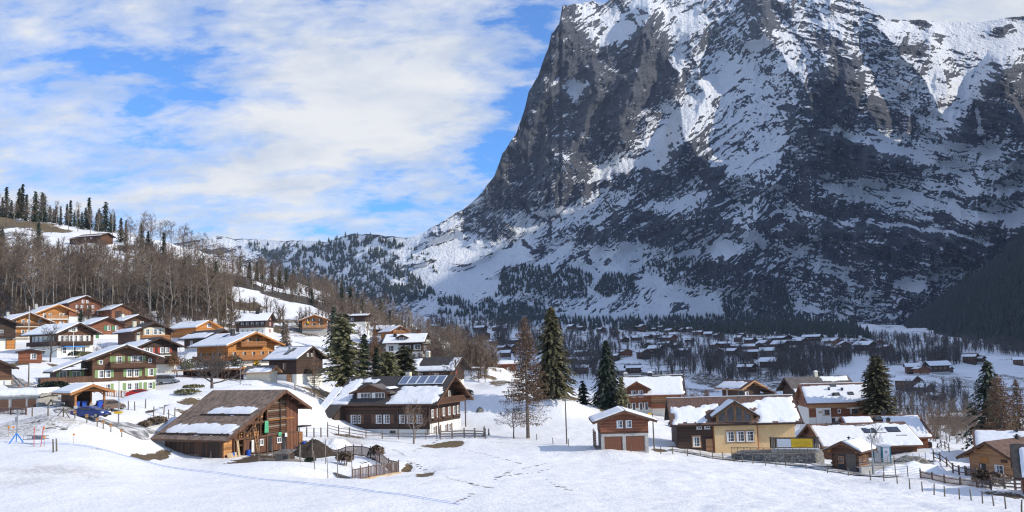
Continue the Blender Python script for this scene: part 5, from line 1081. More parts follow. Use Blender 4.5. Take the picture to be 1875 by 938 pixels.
def build_ochre():
    h = House('ochre', 'shingled_house', 'ochre shingled house with big glazed dormer, dark timber left end and torn roof snow', 'house', 5.0, .60, 0, oe=1.0, og=1.1, wall='ochre_shingle', roof='roof_brown', under='timber_dark')
    L, W = h.L, h.W
    h.snow('S', ((.03, .27, .36, .94), (.26, .40, .28, .5), (.68, .985, .12, .985), (.60, .70, .3, .42)), .24, .20, 5); h.snow('N', ((0, 1, .05, 1),))
    m = MB(); m.span(-L/2 - 1.1, L/2 + 1.1, -.12, .12, h.zr + .26, h.zr + .36); m.build('ridge_cap', 'white_plastic', h.root)
    # the old dark log part on the left
    h.box('log_front', 'S', -L/2 - .05, -3.5, -2, 5.0, .0, .14, 'timber_dark'); m = MB(); m.prism([(-L/2 - .16, -W/2, -2), (-L/2 - .16, W/2, -2), (-L/2 - .16, W/2, 5.0), (-L/2 - .16, 0, h.zr - .1), (-L/2 - .16, -W/2, 5.0)], (.14, 0, 0)); m.build('log_gable', 'timber_dark', h.root, fix=True)
    h.win('S', -6.0, 1.3, 1.05, 1.45, frame='white_paint', cols=2, rows=3, out=.16); h.box('window_surround', 'S', -6.7, -5.3, 1.1, 2.95, .12, .17, 'timber_tan')
    h.win('S', -5.5, 3.9, .8, .75, frame='white_paint', cols=2, rows=2, out=.16); h.win('S', -4.3, 3.9, .9, .7, frame='white_paint', cols=2, rows=2, out=.16)
    h.door('S', -4.1, 1.0, 2.1, 'timber_tan', z=.3, out=.16)
    # glazed dormer, flush with a shallow bay
    bx0, bx1 = -3.3, 3.0
    h.box('bay_wall', 'S', bx0, bx1, -2, 4.75, .0, .55, 'ochre_shingle')
    dz, dt, dw = 6.0, .66, 5.6; y = -W/2 - .5; xc = -.15
    h.dormer(xc, dw, y, 4.7, dz, dt, 'roof_dark', 'timber_tan', ov=.75, of=1.0, sn=('L', 'R'), back=.2)
    zt = lambda x: dz + (dw/2 - abs(x - xc)) * dt
    for a, b in ((-2.55, -1.42), (-1.27, -.14), (-.04 + .1, 1.12), (1.27, 2.4)):
        a += xc - (-.08); b += xc - (-.08); z0 = 4.95; m = MB(); m.prism([(a, y - .06, z0), (b, y - .06, z0), (b, y - .06, zt(b) - .32), (a, y - .06, zt(a) - .32)], (0, .05, 0)); m.build('pane', 'glass', h.root, fix=True)
        m = MB(); m.beam((a, y - .09, z0), (b, y - .09, z0), .1); m.beam((a, y - .09, zt(a) - .3), (b, y - .09, zt(b) - .3), .1); m.beam((a, y - .09, z0), (a, y - .09, zt(a) - .3), .1); m.beam((b, y - .09, z0), (b, y - .09, zt(b) - .3), .1); m.build('glazing_frame', 'timber_honey' if False else 'timber_tan', h.root)
    m = MB(); m.span(bx0, bx1, y - .12, y - .03, 4.72, 4.86); m.build('sill', 'white_plastic', h.root)
    for u in (-.85, .63, 1.95 + .08): h.win('S', u - .1, 1.95, 1.15, 1.5, cols=2, rows=3, out=.56); h.box('window_surround', 'S', u - .78, u + .58, 1.75, 3.65, .53, .57, 'timber_tan')
    for x, yy in ((bx0 - .12, -W/2 - .25), (bx1 + .14, -W/2 - .3)):
        m = MB(); m.tube([(x, yy - .5, 4.75), (x, yy, 4.5), (x, yy, -1)], .075, 7); m.build('downpipe', 'copper', h.root)
    h.chimney(1.9, .3, .75, 1.0, 'black_metal')
    m = MB(); m.span(-L/2 - 1.3, L/2 + 1.3, -W/2 - h.oe - .16, -W/2 - h.oe, h.h - h.oe * h.tan - .02, h.h - h.oe * h.tan + .16); m.build('gutter', 'timber_dark', h.root)
    for k in range(3): m = MB(); m.beam((L/2, -W/2 + .5 + k * 2.4, 3.9), (L/2 + 1.0, -W/2 + .5 + k * 2.4, 4.9), .14); m.build('bracket', 'timber_honey', h.root)
    # entrance step and small railing on the left
    m = MB(); m.span(-L/2 - 1.6, -L/2 - .2, -W/2 - .1, -W/2 + 1.6, -2, .4); m.build('stair_block', 'board_dark', h.root)
    m = MB(); m.span(-L/2 - 1.6, -L/2 - .2, -W/2 - .1, -W/2 - .04, 1.3, 1.4); m.span(-L/2 - 1.6, -L/2 - .2, -W/2 - .1, -W/2 - .04, .5, .58)
    for k in range(6): m.span(-L/2 - 1.6 + .26 * k, -L/2 - 1.52 + .26 * k, -W/2 - .1, -W/2 - .04, .4, 1.4)
    m.build('railing', 'timber_dark', h.root)
    h.box('threshold', 'S', -L/2 + 1, -4.6, -.1, .05, .3, 1.6, 'copper')
    return h
OCHRE = build_ochre()
# terrace in front of it: rubble wall, plank parapet with a white and a yellow banner
def build_terrace():
    a0, a1 = P(1340, 846, 133), P(1494, 851, 127); d = (a1 - a0); d.z = 0; rz = math.atan2(d.y, d.x); Lw = d.length; z0 = min(a0.z, a1.z)
    t = thing('terrace_wall', (a0.x, a0.y, z0), 'curved rubble stone terrace wall with wire railing in front of the ochre house', 'wall', rz)
    m = MB(); n = 24
    for i in range(n):
        x0, x1 = Lw * i / n, Lw * (i + 1) / n; hh = 1.15 + .4 * i / n; c0 = -.8 * math.sin(math.pi * i / n); m.span(x0, x1 + .01, c0, 5.2, -2.5, hh)
    m.build('stone_wall', 'stone_wall', t); 
    m = MB()
    for i in range(13):
        x = Lw * i / 12; c0 = -.7 * math.sin(math.pi * i / 12); m.span(x - .035, x + .035, c0, c0 + .07, 1.1 + .4 * i / 12, 2.1 + i / 12 * .1)
    m.build('railing_post', 'fence_grey', t)
    m = MB()
    for j in range(5):
        m.tube([(Lw * i / 12, -.66 * math.sin(math.pi * i / 12), 1.35 + .18 * j + i / 12 * .25) for i in range(13)], .022 if j < 4 else .04, 4)
    m.build('railing_wire', 'fence_grey', t)
    p0, p1 = P(1410, 820, 131), P(1501, 817, 129); d = p1 - p0; rz2 = math.atan2(d.y, d.x); Lp = math.hypot(d.x, d.y)
    t2 = thing('sign_parapet', (p0.x, p0.y, p0.z), 'grey plank parapet carrying a white panel and a yellow drawn banner', 'parapet', rz2)
    m = MB(); m.span(.2, Lp, .1, 5.0, -3, .05); m.build('plaster_base', 'plaster', t2)
    for i in range(int(Lp / .22)):
        b = MB(); b.span(-.1, .1, 0, .05, .0, 1.35); link('plank', b.mesh('plank', 'board_grey' if i % 3 else 'board_dark'), t2, (.1 + .22 * i, rng.normal() * .008, 0))
    m = MB(); m.span(0, .06, .05, 3.0, 0, 1.35); m.build('side_boards', 'board_dark', t2)
    m = MB(); m.span(-.05, Lp, -.06, .1, 1.35, 1.43); m.build('cap_rail', 'board_dark', t2); m = MB(); m.span(.7, Lp - .3, -.5, .02, -.2, -.06); m.build('snow_strip', 'snow', t2)
    q0, q1, q2 = 1.0, 2.9, 5.75
    s1 = thing('white_panel', t2.matrix_basis @ Vector((q0, -.12, .1)), 'plain white panel hung left of the yellow banner', 'panel', rz2); m = MB(); m.span(0, q1 - q0 - .02, 0, .04, 0, 1.12); m.build('panel_face', 'white_plastic', s1)
    m = MB(); m.tube([(.2, -.006, .5), (.5, -.006, .22), (1.0, -.006, .16), (1.5, -.006, .3)], .012, 4); m.build('printed_line', 'grey_metal', s1)
    s2 = thing('yellow_banner', t2.matrix_basis @ Vector((q1 + .01, -.12, .08)), 'yellow banner with a thin line drawing on the plank parapet', 'banner', rz2); m = MB(); w = q2 - q1; m.span(0, w, 0, .04, 0, 1.18); m.build('banner_face', 'yellow_paint', s2)
    m = MB()
    for k in range(7):
        x = .3 + k * .33; pts = [(x + .22 * math.cos(a * .9 + k) * (1 + .3 * math.sin(3 * a)), -.004, .66 + .26 * math.sin(a + k * 1.7)) for a in np.linspace(0, 4.2, 12)]; m.tube(pts, .008, 3)
    m.tube([(.5, -.004, .45), (1.2, -.004, .55), (2.3, -.004, .4)], .008, 3)
    for k in range(22): m.span(.55 + .075 * k, .55 + .075 * k + .045, -.008, .0, .12, .12 + .05 + .03 * ((k * 7) % 3))
    m.build('printed_drawing', 'ink', s2)
build_terrace()

h = House('skyroof', 'timber_chalet', 'two-storey chalet with skylights in its snow roof, half white and half orange-brown', 'chalet', 4.2, .62, 1.2, oe=.9, og=.7, wall='timber_red', under='timber_red', roof='roof_brown')
h.snow('S', ((.02, .97, .10, .985),)); h.snow('N'); h.box('band', 'S', -5.9, 5.9, 2.9, 4.2, .0, .1, 'timber_tan'); h.box('plaster_front', 'S', -4.6, -1.9, -2.2, 2.95, .0, .3, 'plaster'); m = MB(); m.span(-h.L/2 - .08, -4.6, -h.W/2 + .4, h.W/2 - .3, -2.2, 2.95); m.build('plaster_side', 'plaster', h.root)
h.win('S', -2.8, 1.6, 1.3, 1.0, frame='timber_tan', cols=2, rows=1, out=.3); h.box('name_board', 'S', -4.2, -3.6, 2.0, 2.3, .3, .34, 'timber_tan'); h.win('S', -.3, 1.9, .55, .75, cols=1, rows=1); h.win('S', 2.4, 1.6, 1.5, 1.1, frame='timber_tan', cols=2, rows=1); h.box('awning', 'S', 1.0, 3.9, 2.75, 2.87, .05, .7, 'white_paint'); h.balcony('S', .8, 5.6, .6, 1.0, .8, 'timber_brown'); h.win('S', -1.6, -.2, .9, 1.2, frame='brown_paint', cols=1); h.box('plaster_front', 'S', -1.0, 3.0, -2.2, .4, .0, .08, 'plaster'); h.box('lamp', 'S', -3.0, -2.8, -.1, .15, .3, .45, 'black_metal')
for x, v in ((-.2, .16), (-.2, .62), (2.4, .60)): h.skylight(x, v, 'S', .85, .75)
for x, v in ((-1.3, .38), (1.1, .42), (-1.0, .68)): h.chimney(x, -v * 5.5, .3, .75, 'black_metal')
h = House('behind', 'timber_house', 'old house with bare grey-brown roof and cream chimney behind the skylight chalet', 'house', 3.6, .55, .3, oe=1.0, og=1.2, wall='timber_dark', roof='roof_grey'); h.snow('S', ((0, .35, .78, 1), (.55, .98, .02, .35)), .16, .1); h.chimney(.1, .1, .7, 1.3, 'plaster_cream', True); h.rafters('B'); h.win('S', -4, 1.2, 1, 1.1)
h = House('snowgable', 'timber_house', 'small dark house with pale bargeboards and partly snowed roof behind the ochre house', 'house', 3.1, .50, .4, oe=1.0, og=1.4, wall='timber_dark', roof='roof_brown', under='timber_tan'); h.snow('S', ((.0, .86, .18, .9),), .16, .1); h.rafters(); h.win('G', -1.2, 1.1, .9, 1.1); h.win('S', -1.5, 1.3, .35, 1.2, cols=1)
m = MB(); m.prism([(1.0, 2.4, 2.9), (1.0, 5.6, 1.5), (1.0, 5.6, 1.7), (1.0, 2.4, 3.1)], (4.0, 0, 0)); m.build('lean_to_roof', 'roof_brown', h.root, fix=True); m = MB(); m.span(1.2, 4.6, 2.5, 5.2, -2, 1.55); m.build('lean_to', 'timber_dark', h.root)
h = House('bigroof', 'timber_house', 'broad low house whose huge snowy roof with two square skylights nearly reaches the ground', 'house', 2.2, .37, 0, oe=1.0, og=.8, wall='timber_brown', roof='roof_brown', under='timber_brown')
h.snow('S', ((0, 1, .09, .985),), .24, .13, 5); h.skylight(1.0, .42, 'S', 1.7, 1.5); h.skylight(4.6, .40, 'S', 1.7, 1.5)
for x, v in ((-.3, .18), (4.7, .62), (2.0, .5)): m = MB(); d = h.W/2 + h.oe; m.box((x + .5, -v * d, h.zr - v * d * h.tan + .36), (1.6, .5, .16)); m.build('bare_tiles', 'roof_brown', h.root)
h.rafters('B'); h.box('window_band', 'S', -3.0, -1.2, .6, 1.8, .02, .06, 'timber_tan'); h.win('B', -3, 1.0, 1, 1.1); h.win('B', 2, 1.0, 1, 1.1); h.box('timber_gable', 'B', -4, 4, 2.2, 2.45, .02, .2, 'board_grey')
h.chimney(-3.0, -.6, .7, .5, 'black_metal'); h.chimney(5.2, .3, .5, .7, 'black_metal')
h = House('brownend', 'timber_house', 'house with clean snow roof framed by red-brown bargeboards, behind the huge snowy roof', 'house', 2.4, .55, 0, oe=.9, og=.7, wall='timber_red', under='timber_red'); h.snow('S', ((.5, .97, .05, .97), (0, .38, .02, .97)), .24); h.skylight(-.6, .2, 'S', 1.0, .9); h.chimney(.8, .2, .6, .8, 'black_metal'); h.balcony('G', -4, -1, .2, 1.0, .9, 'timber_brown')
h = House('hut', 'log_hut', 'little log hut with snow roof, open doorway and plank door beside the portable toilets', 'hut', 2.5, .50, 0, oe=.75, og=.9, wall='timber_brown', under='timber_brown', roof='roof_grey', sink=.8)
h.snow('N', ((0, 1, .05, 1),), .28); h.snow('S', ((0, 1, .1, 1),), .1); h.rafters(mat='timber_orange', n=1); h.box('doorway', 'G', -.95, -.05, .05, 1.85, .0, .02, 'black_metal')  # doorway: a black sheet on the wall stands for the dark inside
for k in range(6): b = MB(); b.span(-.1, .1, -.06, 0, -.15, 1.95); h.put('plank', b.mesh('plank', 'board_grey'), 'G', .25 + .21 * k, 0, .02)
h.win('G', -.5, .75, .7, .9, frame='timber_tan', out=.03); h.win('N', 0, 1.0, .9, .8, frame='timber_orange', cols=2, rows=1, curtain=False)
for z in (.25, .75, 1.25, 1.75, 2.25):
    for y in (-1.7, 1.7):
        m = MB(); m.span(h.L/2 - .1, h.L/2 + .28, y - .1, y + .1, z - .12, z + .12); m.build('log_end', 'timber_brown', h.root)
h.box('orange_beam', 'N', -1.3, 1.2, .15, .5, .0, .1, 'timber_orange'); h.chimney(-.9, -.4, .14, .5, 'black_metal')  # orange timber beam low along the side wall
h = House('tanhouse', 'timber_house', 'low tan timber house with brown tiled roof and one snow patch', 'house', 2.35, .55, 0, oe=1.0, og=1.1, wall='timber_tan', under='timber_brown', roof='roof_brown'); h.snow('N', ((.0, .5, .35, .9),), .15, .12); h.rafters(mat='timber_tan'); h.win('G', .9, .3, 1.1, 1.1, frame='white_paint'); h.win('G', -1.2, .3, .8, 1.1, frame='timber_brown'); h.box('loft_hatch', 'G', -1.5, -.4, 1.5, 2.2, .02, .08, 'timber_orange'); h.chimney(-1.5, .2, .4, .5, 'black_metal'); h.box('loft_hatch', 'G', 1.2, 2.0, 1.7, 2.1, .02, .08, 'timber_brown')
h = House('ridgewhite', 'timber_house', 'house showing only its smooth white roof behind the low tan house', 'house', 2.4, .5, 0, oe=.8, og=.6, wall='timber_brown', under='timber_red'); h.snow('S', ((.02, 1, .05, 1),)); h.chimney(-1.5, -.8, .3, .6, 'black_metal')
h = House('edgeright', 'timber_house', 'house corner with snowy dark-edged roof cut off by the right picture edge', 'house', 2.0, .62, 0, oe=.9, og=.7, wall='timber_red', under='timber_dark', roof='roof_dark'); h.snow('S', ((.07, 1, .12, .94),), .22); h.win('S', -2, .6, 1, 1.1)

# ================================================================ STREET FURNITURE, CARS, FENCES
def road(name, pts, w, mat='asphalt', lift=.05):
    """pts: (px, Y) along the centre line; a sheet draped just above the snow"""
    C_ = [PG(px, Y) for px, Y in pts]; P_ = []
    for i in range(len(C_) - 1):
        for k in range(8): P_.append(C_[i].lerp(C_[i + 1], k / 8))
    P_.append(C_[-1]); n = len(P_); V = np.zeros((n, 7, 3))
    for i, p in enumerate(P_):
        d = (P_[min(i + 1, n - 1)] - P_[max(i - 1, 0)]); d.z = 0; d.normalize(); a = Vector((d.y, -d.x, 0)); ww = w * (1 + .15 * math.sin(i * .7))
        for j in range(7):
            q = p + a * ww * (j / 6 - .5) * (1 + (.12 * math.sin(i * 1.9 + j) if j in (0, 6) else 0)); V[i, j] = (q.x, q.y, float(G(q.x, q.y)) + lift + .06 * (1 - abs(j / 3 - 1) ** 2))
    return tag(link(name, grid_mesh(name, V, [mat], flip=True)), kind='structure')
m_, t_, b_ = new_mat('road_slush'); o_ = t_.add('ShaderNodeTexCoord').outputs['Object']; n_ = t_.noise(o_, .7, 6, .65)
t_.l.new(t_.ramp(n_, [(.36, (.08, .078, .078)), (.46, (.20, .19, .18)), (.54, (.5, .48, .46)), (.66, (.8, .8, .8))]), b_.inputs['Base Color']); setin(t_, b_, Roughness=.5); bump(t_, b_, n_, .05)
for nm_, (pts_, w_) in ROADS.items(): road(nm_, pts_, w_, 'road_slush', .10)

def car(label, loc, rz, paint, kind='hatch', name='parked_car'):
    t = thing(name, loc, label, 'car', rz)
    L, W = (4.3, 1.72); hw = W / 2
    low = [(-L/2, .28), (-L/2 - .02, .62), (-L/2 + .1, .86), (-1.2, .92), (.9, .88), (1.7, .78), (L/2 - .08, .62), (L/2, .40), (L/2 - .05, .24)]
    top = {'hatch': [(-2.02, .86), (-1.72, 1.38), (-1.2, 1.46), (.0, 1.44), (.55, 1.28), (1.25, .85)], 'coupe': [(-1.95, .86), (-1.2, 1.22), (-.5, 1.33), (.1, 1.31), (.65, 1.16), (1.3, .83)], 'suv': [(-2.05, .9), (-1.95, 1.62), (-1.4, 1.7), (.3, 1.68), (.8, 1.5), (1.3, .92)]}[kind]
    def loft(prof, ws, mat, nm):
        m = MB(); n = len(prof); P_ = []
        for y, k, dz in ws:
            P_ += [(x * k, y, z + dz * (z > .5)) for x, z in prof]
        fs = []
        for i in range(len(ws) - 1):
            for j in range(n): fs.append((i * n + j, i * n + (j + 1) % n, (i + 1) * n + (j + 1) % n, (i + 1) * n + j))
        fs += [tuple(range(n - 1, -1, -1)), tuple((len(ws) - 1) * n + j for j in range(n))]; m.add(P_, fs); return m.build(nm, mat, t, fix=True)
    loft(low, [(-hw, .965, -.05), (-hw + .1, 1, 0), (hw - .1, 1, 0), (hw, .965, -.05)], paint, 'body')
    loft(top, [(-hw + .2, .97, -.03), (-hw + .28, 1, 0), (hw - .28, 1, 0), (hw - .2, .97, -.03)], paint, 'cabin')
    # side windows, windscreen and rear window
    for sy in (-1, 1):
        y = sy * (hw - .195); x0 = top[1][0] * .96 + .1; x1 = top[-2][0] + .12; zt = top[2][1] - .14
        m = MB(); m.prism([(x0 - .12, y, .93), (x1 + .45, y, .93), (x1 - .1, y, zt - .1), (x0 + .25, y, zt)], (0, .02 * sy, 0)); m.build('side_window', 'glass', t, fix=True)
        for x in (-1.32, 1.36):
            m = MB(); m.tube([(x, sy * (hw - .2), .31), (x, sy * (hw + .005), .31)], .31, 14); w = m.build('wheel', 'rubber', t); m = MB(); m.tube([(x, sy * (hw - .02), .31), (x, sy * (hw + .02), .31)], .19, 10); m.build('rim', 'grey_metal', w)
        m = MB(); m.box((L/2 - .12, sy * .62, .62), (.16, .34, .14)); m.build('headlight', 'white_plastic', t); m = MB(); m.box((-L/2 + .02, sy * .66, .74), (.08, .3, .18)); m.build('tail_light', 'red_paint', t); m = MB(); m.box((.72, sy * (hw + .08), .95), (.16, .16, .12)); m.build('wing_mirror', paint, t)
    for a, b in ((top[-2], top[-1]), (top[1], top[0])):
        o = .03 if a[0] > 0 else -.03; m = MB(); y = hw - .34
        m.add([(a[0] + o, -y, a[1] - .03), (b[0] + o, -y - .06, b[1] + .05), (b[0] + o, y + .06, b[1] + .05), (a[0] + o, y, a[1] - .03)], [(0, 1, 2, 3)]); m.build('windscreen' if a[0] > 0 else 'rear_window', 'glass', t)
    m = MB(); m.box((L/2 - .02, 0, .34), (.08, .5, .12)); m.box((-L/2 - .01, 0, .6), (.05, .5, .12)); m.build('number_plate', 'white_plastic', t)
    m = MB(); m.box((L/2 - .03, 0, .3), (.14, W - .1, .16)); m.box((-L/2 + .0, 0, .36), (.14, W - .1, .18)); m.build('bumper', 'black_metal', t)
    return t
car('dark blue coupe parked on the slushy road in front of the carport', PG(166, 107.5, .2), R(-14), 'car_blue', 'coupe')
car('brown hatchback seen from behind, half hidden by the carport', PG(201, 121, .15), R(75), 'car_brown', 'hatch')
car('red car nosing out behind the snow mound by the green-shuttered chalet', PG(258, 145, .08), R(12), 'car_red', 'coupe')
car('grey-blue estate car parked below the red-shuttered chalet', PG(306, 176, .05), R(4), 'car_grey', 'suv')
for k, (ly, lab) in enumerate(((-.9, 'left wheeled bin at the back of the carport'), (.0, 'middle blue wheeled bin inside the carport'), (1.2, 'bright blue wheeled bin at the carport opening, tallest of the three'))):
    c, s_ = math.cos(CARPORT.yaw), math.sin(CARPORT.yaw); lx = .2 if k < 2 else 2.3; o = CARPORT.root.location
    t = thing('wheeled_bin', Vector((o.x + lx * c - ly * s_, o.y + lx * s_ + ly * c, o.z - .3)), lab, 'bin', CARPORT.yaw)
    m = MB(); m.add([(-.24, -.24, .1), (.24, -.24, .1), (.24, .24, .1), (-.24, .24, .1), (-.3, -.3, 1.1), (.3, -.3, 1.1), (.3, .3, 1.1), (-.3, .3, 1.1)], [(3, 2, 1, 0), (4, 5, 6, 7), (0, 1, 5, 4), (1, 2, 6, 5), (2, 3, 7, 6), (3, 0, 4, 7)]); m.build('bin_body', 'blue_plastic', t); m = MB(); m.span(-.34, .34, -.33, .33, 1.1, 1.2); m.build('lid', 'blue_plastic', t)
    for y in (-.22, .22): m = MB(); m.tube([(-.3, y - .04, .1), (-.3, y + .04, .1)], .1, 8); m.build('wheel', 'rubber', t)

def lamp_post(label, base, hgt, arm=(.9, 0), extras=()):
    t = thing('street_lamp', base, label, 'street lamp'); m = MB(); m.tube([(0, 0, -.5), (0, 0, hgt * .4), (0, 0, hgt)], [.09, .075, .05], 8); m.build('pole', 'grey_metal', t)
    m = MB(); m.tube([(0, 0, hgt - .1), (arm[0] * .5, arm[1] * .5, hgt + .08), (arm[0], arm[1], hgt + .1)], .035, 6); a = m.build('arm', 'grey_metal', t); m = MB(); m.box((arm[0], arm[1], hgt + .08), (.6, .26, .12), math.atan2(arm[1], arm[0])); m.build('lamp_head', 'white_plastic', a)
    for nm, z, sz, mt in extras: m = MB(); m.box((0, -.12, z), sz); m.build(nm, mt, t)
    return t
lamp_post('tall street lamp beside the blue car, yellow box at its foot', PG(217, 112), 5.2, (-.5, 0), (('direction_sign', 1.5, (1.0, .06, .28), 'yellow_paint'),))
lamp_post('street lamp standing before the orange shrubs left of the cream shed', PG(440, 176), 4.6, (-.3, 0))
lamp_post('street lamp leaning in front of the portable toilets beside the log hut', PG(1600, 111), 5.6, (-.4, -.3))
def pole(label, base, hgt, r=.11, name='utility_pole', cat='pole', mat='pole_wood', cross=False, lean=0.0):
    t = thing(name, base, label, cat); m = MB(); m.tube([(0, 0, -.6), (lean * .5, 0, hgt * .5), (lean, 0, hgt)], [r, r * .9, r * .7], 8); m.build('shaft', mat, t)
    m = MB(); m.tube([(lean, 0, hgt), (lean, 0, hgt + .06)], [r * .8, r * .4], 8)
    if cross: m.span(lean - .5, lean + .5, -.05, .05, hgt - .35, hgt - .25)
    m.build('cap', 'grey_metal', t); return t
pole('wooden utility pole on the snowfield right of the brown larch', PG(1038, 140), 6.9, cross=True); pole('wooden pole standing right behind the garage cabin', PG(1198, 136), 5.3)
pole('white flagpole in front of the left orange chalet', PG(52, 226), 10.5, .07, 'flagpole', 'flagpole', 'white_paint'); pole('white flagpole in front of the blue-awning chalet', PG(134, 206), 6.2, .06, 'flagpole', 'flagpole', 'white_paint')
pole('dark pole on the snowy slope left of the red-shuttered gable chalet', PG(425, 262), 7.5, .12); pole('short wooden pole at the wood edge above the dark red barn', PG(255, 300), 4.6, .12); pole('leaning pole by the scrub at the right end of the field', PG(1684, 160), 9.0, .11, lean=-.9); pole('tall pole in the bare trees left of the honey chalet', PG(485, 340), 10, .12)
pole('grey post at the left of the access road', PG(52, 150), 4.2, .12, 'post', 'post')

def mark_post(label, base, hgt, group=None, w=.11, name='stake', mat='pole_wood', tagm=None, lean=0.0):
    b = MB(); b.tube([(0, 0, -.4), (lean * hgt * .5, 0, hgt * .5), (lean * hgt, 0, hgt)], [w * .55, w * .5, w * .42], 5)
    if not tagm: return tag(b.build(name, mat, None, base), label, 'stake', group)
    t = thing(name, base, label, 'marker', 0, group); b.build('stake', mat, t); m = MB(); m.box((lean * hgt, -.06, hgt - .16), (.36, .04, .36)); m.build('sign_plate', tagm, t); return t
ST1 = [(1210, 833), (1232, 834), (1259, 836), (1283, 838), (1304, 841), (1324, 843), (1344, 846), (1360, 848), (1379, 850), (1401, 853), (1421, 855), (1439, 857), (1477, 862), (1515, 867), (1554, 872), (1594, 879), (1619, 886), (1643, 889), (1666, 896), (1689, 902), (1710, 906), (1730, 910), (1757, 915), (1779, 918), (1799, 922), (1820, 927), (1842, 933), (1870, 940)]
for k, (px, py) in enumerate(ST1):
    p = HIT(px, py) ; mark_post('weathered wooden stake in the line along the lower right field edge', p, .95 + .15 * rng.random(), 'stakes along the right field edge', .13, lean=rng.normal() * .06)
for px, py in [(1116, 822), (1132, 820), (1147, 826), (1156, 828), (983, 808), (1013, 814), (1041, 816)]:
    mark_post('thin leaning stake in the row across the snow before the garage cabin', HIT(px, py), 1.0, 'stakes before the garage cabin', .12, lean=rng.normal() * .1)
for px, py in [(247, 756), (266, 750), (281, 766), (300, 763), (309, 772), (320, 767), (235, 752), (59, 764), (88, 763), (104, 828), (98, 830)]:
    mark_post('weathered fence stake on the snow round the foot of the mound', HIT(px, py), 1.25, 'stakes round the mound', .15, lean=rng.normal() * .05)
for k, px in enumerate((137, 159, 178, 189, 203, 223)):
    mark_post('wooden stake with small pale plate in the row beside the blue car', PG(px, 104.0 + k * .4), .95, 'plated stakes beside the blue car', .12, 'plated_stake', tagm='timber_tan')
for k, (px, Y) in enumerate(((9, 165), (23, 156), (36, 146), (47, 138), (57, 129))):
    mark_post('orange marker post along the snowy access road', PG(px, Y), 1.0, 'orange posts along the access road', .14, 'marker_post', 'timber_orange')
# braced stake
t = thing('braced_stake', HIT(116, 766), 'braced stake like a small tripod left of the blue car', 'stake'); m = MB(); m.beam((0, 0, -.3), (0, 0, 1.1), .11); m.build('stake', 'pole_wood', t)
for sx in (-.9, .7): m = MB(); m.beam((sx, 0, -.1), (0, 0, .9), .08); m.build('brace', 'pole_wood', t)
# guard rail of the access road
def guard_rail():
    pts = [PG(px, Y) for px, Y in ((22, 163), (44, 150), (70, 136), (96, 124), (118, 116.5))]; t = thing('guard_rail', pts[0], 'grey steel guard rail beside the sloping access road', 'guard rail'); o = pts[0]
    for i in range(len(pts) - 1):
        m = MB(); m.beam(pts[i] - o + Vector((0, 0, .62)), pts[i + 1] - o + Vector((0, 0, .62)), .06, .3); m.build('rail', 'grey_metal', t)
        for k in range(3): q = pts[i].lerp(pts[i + 1], k / 3) - o; m = MB(); m.span(q.x - .06, q.x + .06, q.y - .06, q.y + .06, q.z - .4, q.z + .72); m.build('post', 'grey_metal', t)
guard_rail()
def fence(name, label, pts, hgt, rails, pm='fence_grey', rm='fence_grey', step=2.2, pw=.16, rw=.07, rh=.16, picket=0.0, panel=None, cat='fence', wire=0):
    """pts: ground points; posts, rails and pickets are single parts"""
    o = pts[0].copy(); t = thing(name, o, label, cat); pm_, rm_ = {}, {}
    seg = []
    for a, b in zip(pts[:-1], pts[1:]):
        n = max(1, round((b - a).length / step)); seg += [a.lerp(b, i / n) for i in range(n)]
    seg.append(pts[-1]); seg = [Vector((q.x, q.y, float(G(q.x, q.y)))) for q in seg]
    b = MB(); b.span(-pw/2, pw/2, -pw/2, pw/2, -.5, hgt + .1); b.span(-pw/2 - .012, pw/2 + .012, -pw/2 - .012, pw/2 + .012, hgt + .1, hgt + .13); pme = b.mesh('post', pm)
    for q in seg: link('post', pme, t, q - o, rng.normal() * .1)
    pk = MB(); pk.span(-.035, .035, -.02, .02, .08, hgt); pkm = pk.mesh('picket', pm)
    for a, b2 in zip(seg[:-1], seg[1:]):
        d = b2 - a
        for z in rails:
            j = rng.normal(size=2) * .03; m = MB(); m.beam(a - o + Vector((0, -pw/2, z + j[0])), b2 - o + Vector((0, -pw/2, z + j[1])), rw, rh); m.build('rail', rm, t)
        for z in np.linspace(.2, hgt, wire) if wire else (): m = MB(); m.tube([a - o + Vector((0, 0, z)), b2 - o + Vector((0, 0, z))], .018, 3); m.build('wire', 'grey_metal', t)
        if picket:
            n = int(d.length / picket)
            for i in range(n): q = a + d * ((i + .5) / n) - o; link('picket', pkm, t, (q.x, q.y - pw/2 - .05, q.z), math.atan2(d.y, d.x))
        if panel:
            m = MB(); n = max(2, int(d.length / .24))
            for i in range(n): q = a + d * ((i + .5) / n) - o; m.box((q.x, q.y, q.z + hgt * .5), (.13, .03, hgt * .86), math.atan2(d.y, d.x))
            x = m.build('slat_panel', panel, t); x['kind'] = 'stuff'
    return t
fence('rail_fence', 'grey weathered rail fence along the front of the solar-panel farmhouse', [PG(px, Y) for px, Y in ((600, 147), (640, 148), (700, 149), (760, 149), (800, 148.5))], 1.25, (.45, .95), rw=.05, rh=.1)
fence('rail_fence', 'three-rail split wood fence at the right corner of the solar-panel farmhouse', [PG(px, Y) for px, Y in ((806, 148.5), (850, 148), (889, 147))], 1.45, (.35, .75, 1.15), rh=.2, pw=.24)
fence('wire_fence', 'wire fence of grey posts between barn and farmhouse', [PG(px, Y) for px, Y in ((548, 128), (575, 131), (600, 136))], 1.3, (), wire=3)
E1, E2, E3, E4 = PG(606, 117), PG(730, 100), PG(645, 92), PG(541, 110)
fence('garden_fence', 'dark slatted garden fence along the far side of the snowy enclosure', [E1, E2], 1.25, (.12, 1.15), 'fence_brown', 'fence_brown', 2.4, .1, .06, .1, panel='fence_brown')
